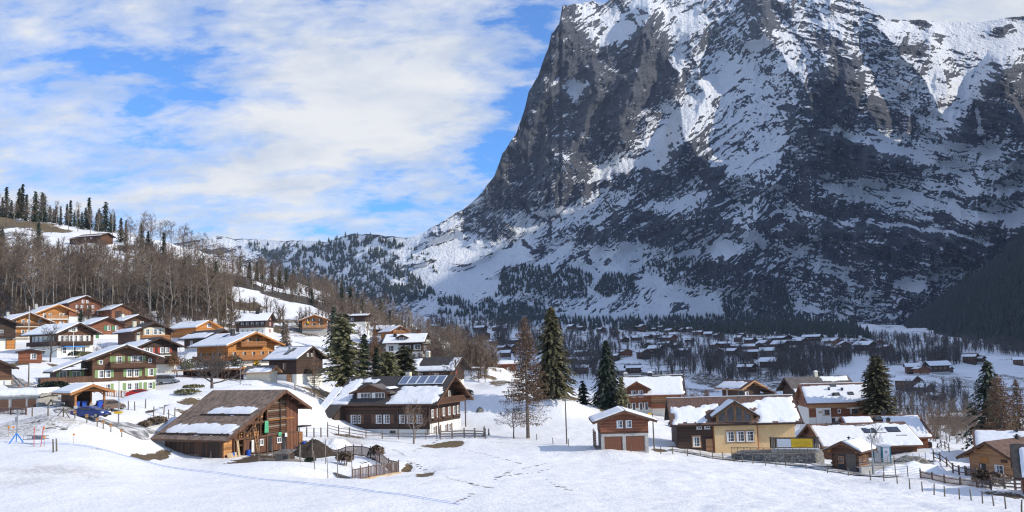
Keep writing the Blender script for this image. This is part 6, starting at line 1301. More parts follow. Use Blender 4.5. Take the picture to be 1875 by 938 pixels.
fence('garden_fence', 'dark slatted garden fence along the right end of the snowy enclosure', [E2, E3], 1.25, (.12, 1.15), 'fence_brown', 'fence_brown', 1.5, .1, .06, .1, panel='fence_brown')
fence('garden_fence', 'brown slatted fence left of the enclosure below the manure heap', [E1, PG(540, 116)], 1.1, (.12, 1.0), 'fence_brown', 'fence_brown', 1.6, .1, .06, .1, panel='fence_brown')
def edging(label, pts, w=.3, hgt=.35, mat='fence_grey'):
    o = pts[0]; t = thing('timber_edging', o, label, 'edging')
    for a, b in zip(pts[:-1], pts[1:]):
        for k in range(3): p, q = a.lerp(b, k / 3), a.lerp(b, (k + 1) / 3); m = MB(); m.beam(p - o + Vector((0, 0, hgt * .4 + rng.normal() * .03)), q - o + Vector((0, 0, hgt * .4)), w, hgt); m.build('timber', mat, t)
edging('long timber edging along the near side of the snowy enclosure', [PG(475, 104), PG(545, 104), PG(645, 92)]); edging('pale timber edging under the right end of the enclosure', [PG(606, 90), PG(646, 91.5), PG(733, 99.5)], .22, .22, 'plank_pale')
for px, Y, hh in [(474, 101, 2.6), (524, 103, 3.2), (548, 103.5, 3.4), (572, 101, 3.2), (577, 95, 2.4), (596, 98.5, 3.2), (601, 92, 2.8), (619, 95, 3.4), (645, 95, 3.2), (617, 90, 1.8), (551, 97, 2.4), (498, 106, 2.2), (512, 106.5, 2.0)]:
    mark_post('thin grey pole of the netting round the snowy enclosure', PG(px, Y), hh * .8, 'netting poles round the enclosure', .09, 'net_pole', 'fence_grey', lean=rng.normal() * .03)
# hen house
t = thing('hen_house', PG(522, 101.5), 'small grey plank hen house at the left end of the enclosure', 'hen house', R(-20))
for i in range(6): b = MB(); b.span(-.14, .14, -.02, .02, .1, 1.15); link('plank', b.mesh('plank', 'board_grey'), t, (-.75 + .3 * i, -.6, 0))
m = MB(); m.span(-.88, .88, -.58, .55, .1, 1.1); m.build('house_body', 'board_dark', t); m = MB(); m.prism([(-1.0, -.85, 1.1), (-1.0, .75, 1.45), (-1.0, .75, 1.52), (-1.0, -.85, 1.18)], (2.0, 0, 0)); m.build('lid_roof', 'board_grey', t, fix=True); m = MB(); m.span(.2, .7, -.66, -.62, .2, .9); m.build('hatch', 'black_metal', t)
heap('log_pile', 'low pile of old timber before the hen house', 'timber pile', PG(532, 98, .05), 1.5, .6, .35, 'fence_grey', 4)
# fences at the right
fence('picket_fence', 'low picket fence following the lane at the lower right', [PG(px, Y) for px, Y in ((1686, 107), (1730, 103), (1790, 98.5), (1815, 97))], .95, (.25, .75), 'fence_brown', 'fence_brown', 1.9, .13, .04, .08, picket=.15)
fence('mesh_fence', 'grey wire mesh fence with posts below the portable toilets', [PG(px, Y) for px, Y in ((1598, 112), (1640, 110), (1686, 107))], 1.15, (), 'fence_grey', step=1.6, pw=.08, wire=6)
fence('picket_fence', 'upper picket fence between the field and the tan house', [PG(px, Y) for px, Y in ((1770, 113), (1805, 109), (1838, 105))], 1.0, (.25, .8), 'fence_brown', 'fence_brown', 1.8, .13, .04, .08, picket=.16)
fence('rail_fence', 'dark two-rail fence across the snow below the field edge', [PG(px, Y) for px, Y in ((1710, 124), (1734, 120), (1768, 114))], 1.1, (.4, .95), 'fence_brown', 'fence_brown', 2.2, .15, .06, .12)
fence('rail_fence', 'thin rail fence climbing the snow slope right of the red-brown framed house', [PG(px, Y) for px, Y in ((1688, 158), (1712, 147), (1738, 138))], 1.1, (.5, 1.0), 'fence_grey', 'fence_grey', 2.4, .13, .05, .1)
fence('rail_fence', 'rough rail fence in the lower right corner', [PG(px, Y) for px, Y in ((1815, 103), (1840, 101), (1880, 98))], 1.3, (.4, .75, 1.1), 'fence_brown', 'fence_grey', 2.0, .18, .08, .16)
fence('fence', 'dark board fence before the garage block at the left edge', [PG(px, Y) for px, Y in ((-10, 113), (20, 112.5), (48, 112))], .9, (.2, .7), 'fence_brown', 'fence_brown', 2.0, .12, .05, .1, picket=.17)
fence('lattice_fence', 'pale lattice fence before the white base of the green-shuttered chalet', [PG(196, 148), PG(222, 148), PG(252, 147)], 1.1, (.1, 1.05), 'timber_tan', 'timber_tan', 1.5, .1, .05, .08, picket=.24)
fence('rail_fence', 'grey rail fence before the dark house left of the big pine', [PG(px, Y) for px, Y in ((540, 168), (570, 168), (600, 169))], 1.1, (.5, 1.0), step=2.6)
# wall and ramp with railing below the toilets
def ramp():
    a, b, c = PG(1577, 114), PG(1640, 116), PG(1698, 119); t = thing('retaining_wall', a, 'low concrete retaining wall with railing carrying the portable toilets', 'wall')
    top = P(1640, 852, 116).z
    for p, q in ((a, b), (b, c)):
        d = q - p; m = MB(); n = 5
        for i in range(n):
            u, v = p.lerp(q, i / n) - a, p.lerp(q, (i + 1) / n) - a; mm = (u + v) / 2; m.box((mm.x, mm.y + .2, top - a.z - 1.5), ((v - u).length + .02, .4, 3.2 + rng.random() * .01), math.atan2(d.y, d.x))
        m.build('wall', 'concrete', t)
        for i in range(6):
            u = p.lerp(q, i / 5) - a; m = MB(); m.span(u.x - .03, u.x + .03, u.y + .17, u.y + .23, top - a.z, top - a.z + 1.1); m.build('railing_post', 'grey_metal', t)
        for z in (.3, .6, .85, 1.1): m = MB(); m.tube([p - a + Vector((0, .2, top - p.z + z)), q - a + Vector((0, .2, top - p.z + z))], .025, 4); m.build('rail', 'grey_metal', t)
    s = link('platform', None, t) if False else None
    m = MB(); m.add([(p - a) + Vector((0, .3 + k, top - p.z - .02)) for p, k in ((a, 0), (b, 0), (c, 0), (c, 5), (b, 6), (a, 6))], [(0, 1, 2, 3, 4, 5)]); m.build('platform', 'concrete', t)
    return top
RT = ramp()
def toilet(label, px, Y, rz, door, body):
    p = PG(px, Y); t = thing('portable_toilet', (p.x, p.y, RT - .02), label, 'portable toilet', rz); m = MB()
    for sx in (-.5, .5): m.span(sx - .07, sx + .07, -.5, .5, .05, 2.1)
    m.span(-.48, .48, -.46, .48, .1, 2.1); m.build('cabin', body, t); m = MB(); m.span(-.4, .4, -.56, -.47, .15, 2.02); d = m.build('door', door, t); m = MB(); m.span(.26, .34, -.6, -.56, 1.0, 1.15); m.build('handle', 'grey_metal', d); m = MB(); m.span(-.14, .14, -.575, -.56, 1.3, 1.6); m.build('pictogram', 'grey_metal', d)
    m = MB(); pts = [(-.6, 2.1), (.6, 2.1), (.5, 2.28), (.2, 2.36), (-.2, 2.36), (-.5, 2.28)]; m.prism([(x, -.62, z) for x, z in pts], (0, 1.2, 0)); m.build('cap', 'white_plastic', t, fix=True); m = MB(); m.box((0, 0, .05), (1.15, 1.1, .1)); m.build('skid', 'grey_metal', t)
toilet('teal portable toilet with white door, right one of the pair', 1624, 118.5, R(-12), 'white_plastic', 'teal_plastic'); toilet('teal portable toilet with pale grey door, left one of the pair', 1609, 119, R(-20), 'curtain', 'teal_plastic')
# rubble and rolled sheeting on the platform
heap('rubble_heap', 'heap of building rubble under plastic beside the portable toilets', 'rubble', Vector((PG(1668, 119).x, PG(1668, 119).y, RT - .1)), 2.6, 1.0, .9, 'stone_wall', 6)
heap('snow_bank', 'snow bank pushed against the concrete ramp below the portable toilets', 'snow bank', PG(1668, 114.5, -.1), 4.6, 1.3, 1.5, 'snow', 12)
heap('snow_bank', 'small snow bank at the foot of the street lamp by the log hut', 'snow bank', PG(1622, 113, -.1), 2.2, .9, .8, 'snow', 14)
# pieces of the children's ski tow on the left
p = PG(30, 93); t = thing('tow_stand', p, 'grey tow-lift mast on a blue three-legged stand on the piste', 'lift mast'); m = MB(); m.tube([(0, 0, .8), (.05, 0, 3.0)], .06, 6); m.build('mast', 'grey_metal', t)
for a in (0, 2.1, 4.2): m = MB(); m.beam((0, 0, .95), (.75 * math.cos(a), .75 * math.sin(a), -.05), .09); m.build('leg', 'blue_cloth', t)
m = MB(); m.box((-.06, 0, 2.35), (.2, .16, .5)); m.box((.1, 0, 2.9), (.3, .1, .1)); m.build('drive_box', 'grey_metal', t)
p = PG(66, 92, .5); t = thing('tow_sledge', p, 'grey steel rack lying on the piste beside the red poles', 'rack', R(-12)); m = MB()
for y in (-.3, .3): m.tube([(-1.3, y, 0), (1.2, y, .0)], .04, 5); m.tube([(-1.3, y, .35), (1.2, y, .3)], .03, 5)
for x in (-1.2, -.5, .2, .9): m.tube([(x, -.3, 0), (x, .3, 0), (x, .3, .33), (x, -.3, .33), (x, -.3, 0)], .025, 4)
m.build('rack_frame', 'grey_metal', t); m = MB(); m.box((.2, 0, .2), (1.0, .5, .25)); m.build('load', 'car_grey', t)
for k, (px, Y, ln) in enumerate(((62, 90.5, -.0), (74, 90.5, .25))):
    b = MB(); b.tube([(0, 0, -.3), (ln * .5, 0, .9), (ln, 0, 1.9)], .035, 6); b.tube([(ln * .9, 0, 1.6), (ln * .95, 0, 1.75)], .05, 6); tag(b.build('gate_pole', 'red_pole', None, PG(px, Y)), ('upright' if k == 0 else 'tilted') + ' thin red gate pole on the piste by the grey steel rack', 'pole')
for k, (px, Y) in enumerate(((16, 96), (24, 96), (80, 96), (81, 90), (135, 93))):
    t = thing('disc_marker', PG(px, Y), 'thin stick with a small orange disc on the piste', 'marker', 0, 'orange disc markers on the piste'); m = MB(); m.tube([(0, 0, -.2), (0, 0, .9)], .018, 4); m.build('stick', 'timber_tan', t); m = MB(); m.tube([(0, -.03, 1.0), (0, .03, 1.0)], .11, 10); m.build('disc', 'orange_plastic', t)
def rope(label, pts, mat, r=.03, off=0.0, name='rope'):
    P_ = [Vector((p.x, p.y, float(G(p.x, p.y)) + off)) for p in [Vector(q) for q in pts]]; m = MB(); m.tube(P_, r, 4); return tag(m.build(name, mat), label, 'rope')
c = [PG(70, 92), PG(150, 92), PG(260, 91), PG(400, 86), PG(560, 78), PG(700, 72), PG(860, 66)]; c = [c[i].lerp(c[i + 1], k / 10) for i in range(6) for k in range(10)]
rope('far strand of the blue tow rope stretched low across the snow', [(q.x, q.y + .35, 0) for q in c], 'blue_cloth', .012, .12); rope('near strand of the blue tow rope stretched low across the snow', [(q.x, q.y - .35, 0) for q in c], 'blue_cloth', .012, .12)
# footprints and thawed specks
def footprints():
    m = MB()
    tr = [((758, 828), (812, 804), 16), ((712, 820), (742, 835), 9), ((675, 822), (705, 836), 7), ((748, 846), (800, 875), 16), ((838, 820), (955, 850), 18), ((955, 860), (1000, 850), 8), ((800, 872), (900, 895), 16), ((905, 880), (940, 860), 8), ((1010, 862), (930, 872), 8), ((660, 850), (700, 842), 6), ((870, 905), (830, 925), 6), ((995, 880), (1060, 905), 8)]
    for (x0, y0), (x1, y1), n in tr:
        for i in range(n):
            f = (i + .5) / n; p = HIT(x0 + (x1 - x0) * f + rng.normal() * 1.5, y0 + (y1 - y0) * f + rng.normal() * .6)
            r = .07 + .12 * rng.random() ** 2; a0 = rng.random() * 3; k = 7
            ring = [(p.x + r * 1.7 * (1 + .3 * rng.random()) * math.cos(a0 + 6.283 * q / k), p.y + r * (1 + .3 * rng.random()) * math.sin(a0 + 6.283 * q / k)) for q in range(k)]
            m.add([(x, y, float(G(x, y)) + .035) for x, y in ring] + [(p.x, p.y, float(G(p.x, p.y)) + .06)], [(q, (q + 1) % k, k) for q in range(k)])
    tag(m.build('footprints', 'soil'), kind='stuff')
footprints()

# ================================================================ FAR VILLAGE
def far_kit():
    kits = []
    for wm, rm, full in (('timber_dark', 'roof_dark', 0), ('timber_brown', 'roof_brown', 1), ('timber_red', 'roof_brown', 0), ('timber_honey', 'roof_brown', 1), ('timber_dark', 'roof_brown', 0), ('board_dark', 'roof_dark', 1)):
        L, W, hh, tn, oe = 9.6, 8.6, 5.4, .48, 1.1; zr = hh + W/2 * tn; k = {}
        m = MB(); m.prism([(-L/2, -W/2, 1.3), (-L/2, W/2, 1.3), (-L/2, W/2, hh), (-L/2, 0, zr), (-L/2, -W/2, hh)], (L, 0, 0)); k['wall'] = m.mesh('wall', wm)
        m = MB(); m.span(-L/2 + .05, L/2 - .05, -W/2 + .05, W/2 - .05, -4, 1.3); k['foundation_wall'] = m.mesh('foundation_wall', 'plaster' if len(kits) == 3 else 'timber_dark' if len(kits) in (1, 4) else 'concrete')
        r = MB(); s = MB()
        for sg in (-1, 1):
            d = W/2 + oe; a, b = .02, .26
            r.prism([(-L/2 - 1.3, 0, zr + a), (-L/2 - 1.3, sg * d, zr + a - d * tn), (-L/2 - 1.3, sg * d, zr + b - d * tn), (-L/2 - 1.3, 0, zr + b)], (L + 2.6, 0, 0))
            d0 = .05 if full else d * .35; x0 = -L/2 - 1.15
            s.prism([(x0, sg * d0, zr + b - d0 * tn), (x0, sg * (d - .08), zr + b - (d - .08) * tn), (x0, sg * (d - .08), zr + b + .22 - (d - .08) * tn), (x0, sg * d0, zr + b + .22 - d0 * tn)], (L + 2.3, 0, 0))
        for nm, q, mt in (('roof', r, rm), ('roof_snow', s, 'snow')):
            me = q.mesh(nm, mt); bm = bmesh.new(); bm.from_mesh(me); bmesh.ops.recalc_face_normals(bm, faces=bm.faces); bm.to_mesh(me); bm.free(); k[nm] = me
        m = MB(); m.span(-.35, .35, -.35, .35, 0, 1.8); k['chimney'] = m.mesh('chimney', 'plaster_cream')
        m = MB(); m.span(-4, 4, -.9, 0, -.1, 0); m.span(-4, 4, -.9, -.82, .0, .9); k['balcony'] = m.mesh('balcony', wm); kits.append(k)
    return kits
KITS = far_kit()
FW = win_mesh(1.0, 1.1, 'timber_tan', curtain=False)
def far_house(px, py, label, kind, rz, sc=1.0, group='chalets of the far village', Yr=(330, 2600)):
    p = HIT(px, py, *Yr)
    if not p: return
    k = KITS[kind % 6]; t = thing('far_chalet', p, label, 'chalet', R(rz + rng.uniform(-50, 18)), group); q = sc * rng.uniform(.78, 1.18); t.scale = (q * rng.uniform(.85, 1.25), q * rng.uniform(.85, 1.15), q * rng.uniform(.85, 1.1))
    for nm in ('foundation_wall', 'wall', 'roof', 'roof_snow'): link(nm, k[nm], t)
    for u in (-2.6, 0, 2.4):
        for fc, x, y, r, z in (('S', u, -4.3, 0, 3.2), ('G', 4.8, u * .8, R(90), 3.2), ('G', 4.75, u, R(90), .5)):
            o = link('window', FW[0], t, (x, y, z), r); link('pane', FW[1], o)
    if kind % 3 == 0: link('chimney', k['chimney'], t, (1.5, .8, 6.8))
    if kind % 2 == 0: link('balcony', k['balcony'], t, (4.8, 0, 2.5), R(90))
    return t
FAR = {  # hamlet label -> list of (px, py, kind, yaw, scale)
 'in the dip left of the brown larch': [(910, 607, 1, -10, 1.1), (923, 606, 4, 10, .8), (880, 611, 0, -5, .9), (917, 626, 2, -30, .9), (905, 634, 0, -40, .8), (922, 646, 0, -50, .8), (935, 647, 1, 0, .8), (926, 657, 5, -20, .9), (797, 609, 0, -20, .8), (808, 614, 1, 10, .9), (943, 633, 4, -30, .8), (960, 620, 5, -10, .9), (890, 622, 1, -60, .8)],
 'under the mountain right of the big spruce': [(1053, 588, 2, -70, 1.1), (1038, 591, 1, -20, 1.0), (1023, 592, 4, -10, .9), (1077, 597, 0, 0, 1.0), (1046, 609, 5, -10, 1.0), (1065, 606, 4, -30, .8), (1010, 600, 1, -10, .9), (1091, 600, 5, -20, .8), (1100, 610, 0, -30, .8)],
 'on the slope above the conical spruce': [(1146, 629, 0, -60, 1.0), (1166, 628, 5, 0, .9), (1188, 622, 0, -30, 1.0), (1208, 622, 1, -50, .9), (1224, 631, 2, -60, 1.0), (1188, 641, 0, -70, 1.0), (1217, 640, 0, -20, 1.0), (1240, 639, 1, -60, .9), (1201, 652, 5, 0, .9), (1251, 653, 4, -30, .9), (1226, 611, 1, -30, .9), (1196, 607, 4, -10, .8), (1251, 611, 5, -40, .9), (1279, 616, 2, -30, .9), (1265, 609, 1, 0, .8), (1210, 606, 0, -20, .8), (1240, 606, 4, -50, .8), (1262, 628, 0, -40, .8), (1232, 621, 1, -20, .8)],
 'in the trees behind the dormer chalet': [(1145, 654, 2, -70, 1.2), (1066, 655, 0, -10, 1.0), (1085, 658, 1, -50, .9), (1179, 657, 1, -40, .9), (1160, 688, 0, 0, .9), (1066, 684, 1, -20, .8), (1075, 671, 5, -30, .9), (1052, 668, 4, -20, .9), (1120, 664, 4, -10, .9)],
 'in the middle of the far village': [(1297, 619, 5, -10, 1.0), (1316, 622, 0, -30, 1.0), (1327, 641, 0, -15, 1.3), (1316, 653, 0, -60, 1.1), (1341, 653, 5, -60, 1.0), (1366, 648, 2, -30, 1.1), (1388, 646, 5, -50, 1.1), (1374, 658, 4, -20, 1.0), (1352, 627, 1, -30, .9), (1374, 633, 0, -10, .9), (1400, 640, 1, -40, .9), (1345, 640, 4, -20, .8), (1410, 630, 5, -20, .9), (1416, 669, 4, -10, .9), (1410, 677, 5, -40, 1.0), (1369, 688, 0, -60, 1.2), (1308, 640, 1, -40, .8), (1390, 632, 0, -30, .8), (1405, 655, 5, -30, .9), (1360, 617, 4, -20, .8)],
 'in the upper row before the forest': [(1432, 630, 0, -20, 1.2), (1430, 644, 1, -10, 1.1), (1457, 648, 2, -60, .9), (1468, 637, 5, -60, 1.0), (1488, 633, 0, -40, 1.2), (1524, 637, 3, -30, 1.0), (1546, 645, 1, -50, 1.2), (1563, 634, 2, -30, 1.0), (1575, 633, 4, -60, 1.1), (1585, 646, 5, -10, 1.2), (1611, 635, 2, -70, 1.1), (1620, 645, 2, -20, 1.2), (1600, 648, 0, -30, .9), (1512, 645, 1, -20, .8), (1446, 632, 4, -10, .8), (1500, 640, 5, -40, .8), (1535, 648, 2, -20, .8)],
 'on the open white slope at right': [(1671, 685, 1, 0, .9), (1717, 685, 5, -10, .9), (1735, 684, 5, -20, .7), (1778, 667, 4, 0, .8), (1793, 668, 0, -20, .8), (1865, 669, 1, -20, .7), (1715, 738, 0, -50, .9), (1765, 785, 0, -30, .9), (1722, 778, 4, -20, .7), (1695, 725, 1, -30, .7)],
}
UNIQ = {(1174, 608): ('large chalet with broad snowy roof alone on the white slope above the conical spruce', 1, -15, 1.4), (1130, 615): ('low tan chalet with thin snow roof alone on the white slope right of the spruce', 3, -88, 1.0), (1143, 628): ('dark hut alone on the white slope below the low tan chalet', 0, -50, .9), (1688, 687): ('brown barn with bright snowy roof, right one of the pair on the open slope', 2, -60, .9), (1663, 716): ('brown barn with two gables and scrub beside it in the lower open slope', 1, -40, 1.1), (1689, 655): ('tiny dark hay hut standing alone high on the white slope', 5, -20, .5), (1140, 598): ('tiny dark hut at the top edge of the white slope', 4, -20, .6)}
ORD = 'leftmost second third fourth fifth sixth seventh eighth ninth tenth eleventh twelfth thirteenth fourteenth fifteenth sixteenth seventeenth eighteenth nineteenth twentieth'.split()
TONE = ['dark', 'brown', 'red-brown', 'honey', 'blackish', 'grey-brown']
for lab, lst in FAR.items():
    for i, (px, py, kd, rz, sc) in enumerate(sorted(lst)):
        o = 'leftmost' if i == 0 else 'rightmost' if i == len(lst) - 1 else ORD[i] + ' from left'
        far_house(px, py, TONE[kd] + ' chalet, ' + o + ' ' + lab, kd, rz, sc * 1.12, 'far village chalets ' + lab)
for (px, py), (lab, kd, rz, sc) in UNIQ.items(): far_house(px, py, lab, kd, rz, sc, None)

# ================================================================ TREES
def leafmat(name, lo, mid, hi, rough=.7):
    m, t, b = new_mat(name); o = t.add('ShaderNodeTexCoord').outputs['Object']; n = t.noise(o, .9, 5, .65); r = t.add('ShaderNodeObjectInfo').outputs['Random']
    f = t.math('ADD', t.math('MULTIPLY', n, .85), t.math('MULTIPLY', r, .2)); t.l.new(t.ramp(f, [(.34, lo), (.55, mid), (.78, hi)]), b.inputs['Base Color']); setin(t, b, Roughness=rough)
leafmat('needles', (.016, .026, .015), (.038, .055, .028), (.075, .095, .045)); leafmat('needles_olive', (.075, .075, .034), (.20, .185, .085), (.32, .29, .15)); leafmat('needles_cedar', (.034, .032, .014), (.088, .078, .034), (.17, .14, .062)); leafmat('needles_far', (.010, .017, .014), (.018, .028, .020), (.03, .042, .028))
leafmat('larch_twigs', (.10, .055, .028), (.19, .11, .06), (.30, .19, .11)); leafmat('bark', (.085, .066, .05), (.18, .145, .112), (.30, .25, .20)); leafmat('bark_pale', (.16, .13, .105), (.30, .26, .215), (.46, .41, .36)); leafmat('twigs', (.095, .064, .043), (.19, .132, .09), (.30, .22, .155)); leafmat('bark_dark', (.04, .032, .026), (.085, .068, .055), (.15, .12, .10)); leafmat('twigs_far', (.05, .042, .04), (.09, .074, .068), (.15, .125, .11)); leafmat('rust_leaves', (.10, .05, .022), (.19, .095, .04), (.28, .15, .065))
def bare_mesh(seed, H, spread, start=.4, up=.55, nb=9, lv=3, trunk_r=None, wide=False, thick=1.0):
    r_ = random.Random(seed); T, C = MB(), MB(); tr = trunk_r or H * .013
    def br(p, d, ln, rad, lvl):
        n = 3 if lvl < 3 else 2; pts = [p]; q = Vector(p); dd = Vector(d)
        for i in range(n):
            dd = (dd + Vector((r_.gauss(0, .16), r_.gauss(0, .16), r_.gauss(.06, .12)))).normalized(); q = q + dd * ln / n; pts.append(q.copy())
        rads = [rad * (1 - .75 * i / n) for i in range(n + 1)]
        (T if lvl <= 1 else C).tube(pts, rads, 5 if lvl <= 1 else 3, cap=False)
        if lvl >= lv: return
        k = r_.randint(4, 6) if lvl < 2 else r_.randint(3, 5)
        for i in range(k):
            f = .25 + .75 * (i + r_.random()) / k; j = min(n - 1, int(f * n)); w = pts[j].lerp(pts[j + 1], f * n - j if f < 1 else 1)
            ax = (pts[j + 1] - pts[j]).normalized(); pr = Vector((r_.gauss(0, 1), r_.gauss(0, 1), r_.gauss(.25, .6))); pr = (pr - ax * pr.dot(ax)).normalized()
            br(w, (ax * .75 + pr * .75).normalized(), ln * r_.uniform(.42, .62), max(rads[j] * .5, .012 * thick), lvl + 1)
    pts = [Vector((0, 0, -.5))]; x = Vector((0, 0, 0)); n = 6
    for i in range(n): x = x + Vector((r_.gauss(0, .012) * H, r_.gauss(0, .012) * H, H * (.9 if not wide else .5) / n)); pts.append(x.copy())
    T.tube(pts, [tr * 1.25] + [tr * (1 - .8 * i / n) for i in range(n)], 7, cap=False)
    for i in range(nb):
        f = start + (1 - start) * (i + r_.random() * .8) / nb; j = min(n, 1 + int(f * (n - .01))); w = pts[j - 1 + 0].lerp(pts[j], (f * n) % 1 if j > 1 else .9); a = i * 2.4 + r_.random()
        u = up * (.6 + .8 * f); br(w, Vector((math.cos(a), math.sin(a), u)).normalized(), spread * (1.15 - .6 * f) * r_.uniform(.75, 1.2), tr * .55 * (1.1 - .6 * f), 1)
    return T, C
def conifer_mesh(seed, H, Rr, base=.06, whorl=.55, nb=8, droop=.35, spray=.42, dens=7, power=.85, top=1.0):
    r_ = random.Random(seed); T, C = MB(), MB(); T.tube([(0, 0, -.6), (0, 0, H * .5), (0, 0, H * .97)], [H * .016, H * .010, .02], 7)
    z = H * base
    while z < H * .985:
        f = (z / H - base) / (1 - base); R_ = Rr * max(.04, (1 - f)) ** power * (.55 + .45 * min(1, f / .1)) if f < .1 else Rr * max(.03, 1 - f) ** power
        n = max(4, int(nb * (1 - .5 * f))); a0 = r_.random() * 6
        for k in range(n):
            a = a0 + 6.283 * k / n + r_.gauss(0, .22); L = R_ * r_.uniform(.5, 1.2); cz = z + r_.gauss(0, .12); ns = max(2, int(dens * L / Rr) + 1)
            dx, dy = math.cos(a), math.sin(a)
            for i in range(ns):
                g = (i + .6 * r_.random() + .3) / ns; px_, zz = L * g, cz - droop * L * g * g + .12 * L * max(0, g - .75)
                s_ = spray * (1.15 - .5 * g) * r_.uniform(.7, 1.35); o = Vector((dx * px_, dy * px_, zz)); t1 = Vector((dx + r_.gauss(0, .35), dy + r_.gauss(0, .35), -droop * .8 + r_.gauss(0, .25))).normalized(); t2 = Vector((-dy, dx, r_.gauss(0, .45))).normalized()
                C.add([o - t2 * s_ * .55, o + t1 * s_ * 1.1 + Vector((0, 0, -s_ * .15)), o + t2 * s_ * .55, o - t1 * s_ * .35 + Vector((0, 0, s_ * .12))], [(0, 1, 3), (1, 2, 3)])
            T.tube([(0, 0, cz), (dx * L * .5, dy * L * .5, cz - droop * L * .2), (dx * L * .85, dy * L * .85, cz - droop * L * .75)], [.045, .025, .01], 3, cap=False)
        z += whorl * r_.uniform(.75, 1.25) * (1 - .45 * f)
    return T, C
def plant(name, label, cat, T, C, tm, cm, loc, rz=0.0, group=None, sc=1.0, crown='crown'):
    t = thing(name, loc, label, cat, rz, group); t.scale = (sc,) * 3
    if T: (link('trunk', T, t) if not isinstance(T, MB) else T.build('trunk', tm, t, smooth=True))
    if C: (link(crown, C, t) if not isinstance(C, MB) else C.build(crown, cm, t))
    return t
def merged(name, mesh_b, mat, spots, kind='stuff', sq=(.85, 1.2)):
    """many small alike plants as one object: spots (x, y, z, scale)"""
    if not len(spots): return
    v = np.array(mesh_b.v); S_ = np.array(spots); n, k = len(S_), len(v)
    a = rng.random(n) * 6.283; ca, sa = np.cos(a)[:, None], np.sin(a)[:, None]; sc = S_[:, 3][:, None]; w = sc * (sq[0] + (sq[1] - sq[0]) * rng.random(n)[:, None])
    V = np.stack([(v[None, :, 0] * ca - v[None, :, 1] * sa) * w + S_[:, 0:1], (v[None, :, 0] * sa + v[None, :, 1] * ca) * w + S_[:, 1:2], v[None, :, 2] * sc + S_[:, 2:3]], -1).reshape(-1, 3)
    fl = [len(f) for f in mesh_b.f]; li = np.concatenate([np.array(f) for f in mesh_b.f]); st = np.concatenate([[0], np.cumsum(fl)[:-1]])
    me = bpy.data.meshes.new(name); me.vertices.add(n * k); me.vertices.foreach_set('co', V.reshape(-1).astype(np.float32))
    LI = (li[None] + (np.arange(n) * k)[:, None]).reshape(-1); me.loops.add(len(LI)); me.loops.foreach_set('vertex_index', LI.astype(np.int32))
    ST = (st[None] + (np.arange(n) * len(li))[:, None]).reshape(-1); me.polygons.add(len(ST)); me.polygons.foreach_set('loop_start', ST.astype(np.int32))
    me.materials.append(MATS[mat]); me.update(calc_edges=True); return tag(link(name, me), kind=kind)

# ---- single trees near the houses
T, C = conifer_mesh(3, 17.8, 5.1, .05, .42, 15, .42, .72, 16, .62); plant('spruce', 'tallest dark spruce, standing on the brown patch right of the bare larch', 'spruce', T, C, 'bark', 'needles_cedar', PG(1014, 177), .4)
T, C = conifer_mesh(5, 13.4, 4.1, .03, .4, 15, .5, .62, 14, .74); plant('spruce', 'dark conical spruce left of the red-brown dormer chalet', 'spruce', T, C, 'bark', 'needles', PG(1114, 180), 1.0)
T, C = conifer_mesh(6, 6.5, 1.9, .02, .4, 11, .3, .5, 8, .6); plant('spruce', 'olive bushy conifer at the right foot of the dark conical spruce', 'spruce', T, C, 'bark', 'needles_olive', PG(1140, 177), 2.0)
T, C = conifer_mesh(8, 5.0, 1.7, .02, .4, 11, .3, .5, 8, .6); plant('spruce', 'small rounded conifer between the tallest spruce and the conical spruce', 'spruce', T, C, 'bark', 'needles', PG(1069, 183), .2)
T, C = conifer_mesh(11, 12.9, 3.9, .03, .3, 16, .12, .62, 14, .42); plant('cedar', 'dense rounded stone pine right of the skylight chalet', 'pine', T, C, 'bark', 'needles_cedar', PG(1612, 171), .7)
T, C = conifer_mesh(14, 16.8, 5.3, .2, .62, 10, .1, 1.0, 12, .5); plant('pine', 'big olive-green pine with visible trunk left of the solar-panel farmhouse', 'pine', T, C, 'bark', 'needles_olive', PG(629, 177), .3)
T, C = conifer_mesh(15, 12.8, 2.1, .02, .42, 12, .2, .6, 8, .5); plant('arborvitae', 'dark columnar evergreen just right of the big pine', 'evergreen', T, C, 'bark', 'needles', PG(668, 186), .3); plant('arborvitae', 'second dark columnar evergreen behind the brownish-green one', 'evergreen', T, C, 'bark', 'needles', PG(690, 188), 1.9, sc=.8)
T, C = conifer_mesh(16, 9.4, 3.5, .02, .36, 15, .1, .72, 12, .36); plant('evergreen_bush', 'brownish-green bushy evergreen behind the farmhouse roof', 'evergreen', T, C, 'bark', 'needles_olive', PG(711, 184), .3); plant('evergreen_bush', 'broad green evergreen bush left of the torn-snow roof', 'evergreen', T, C, 'bark', 'needles_cedar', PG(742, 195), 1.4, sc=1.05)
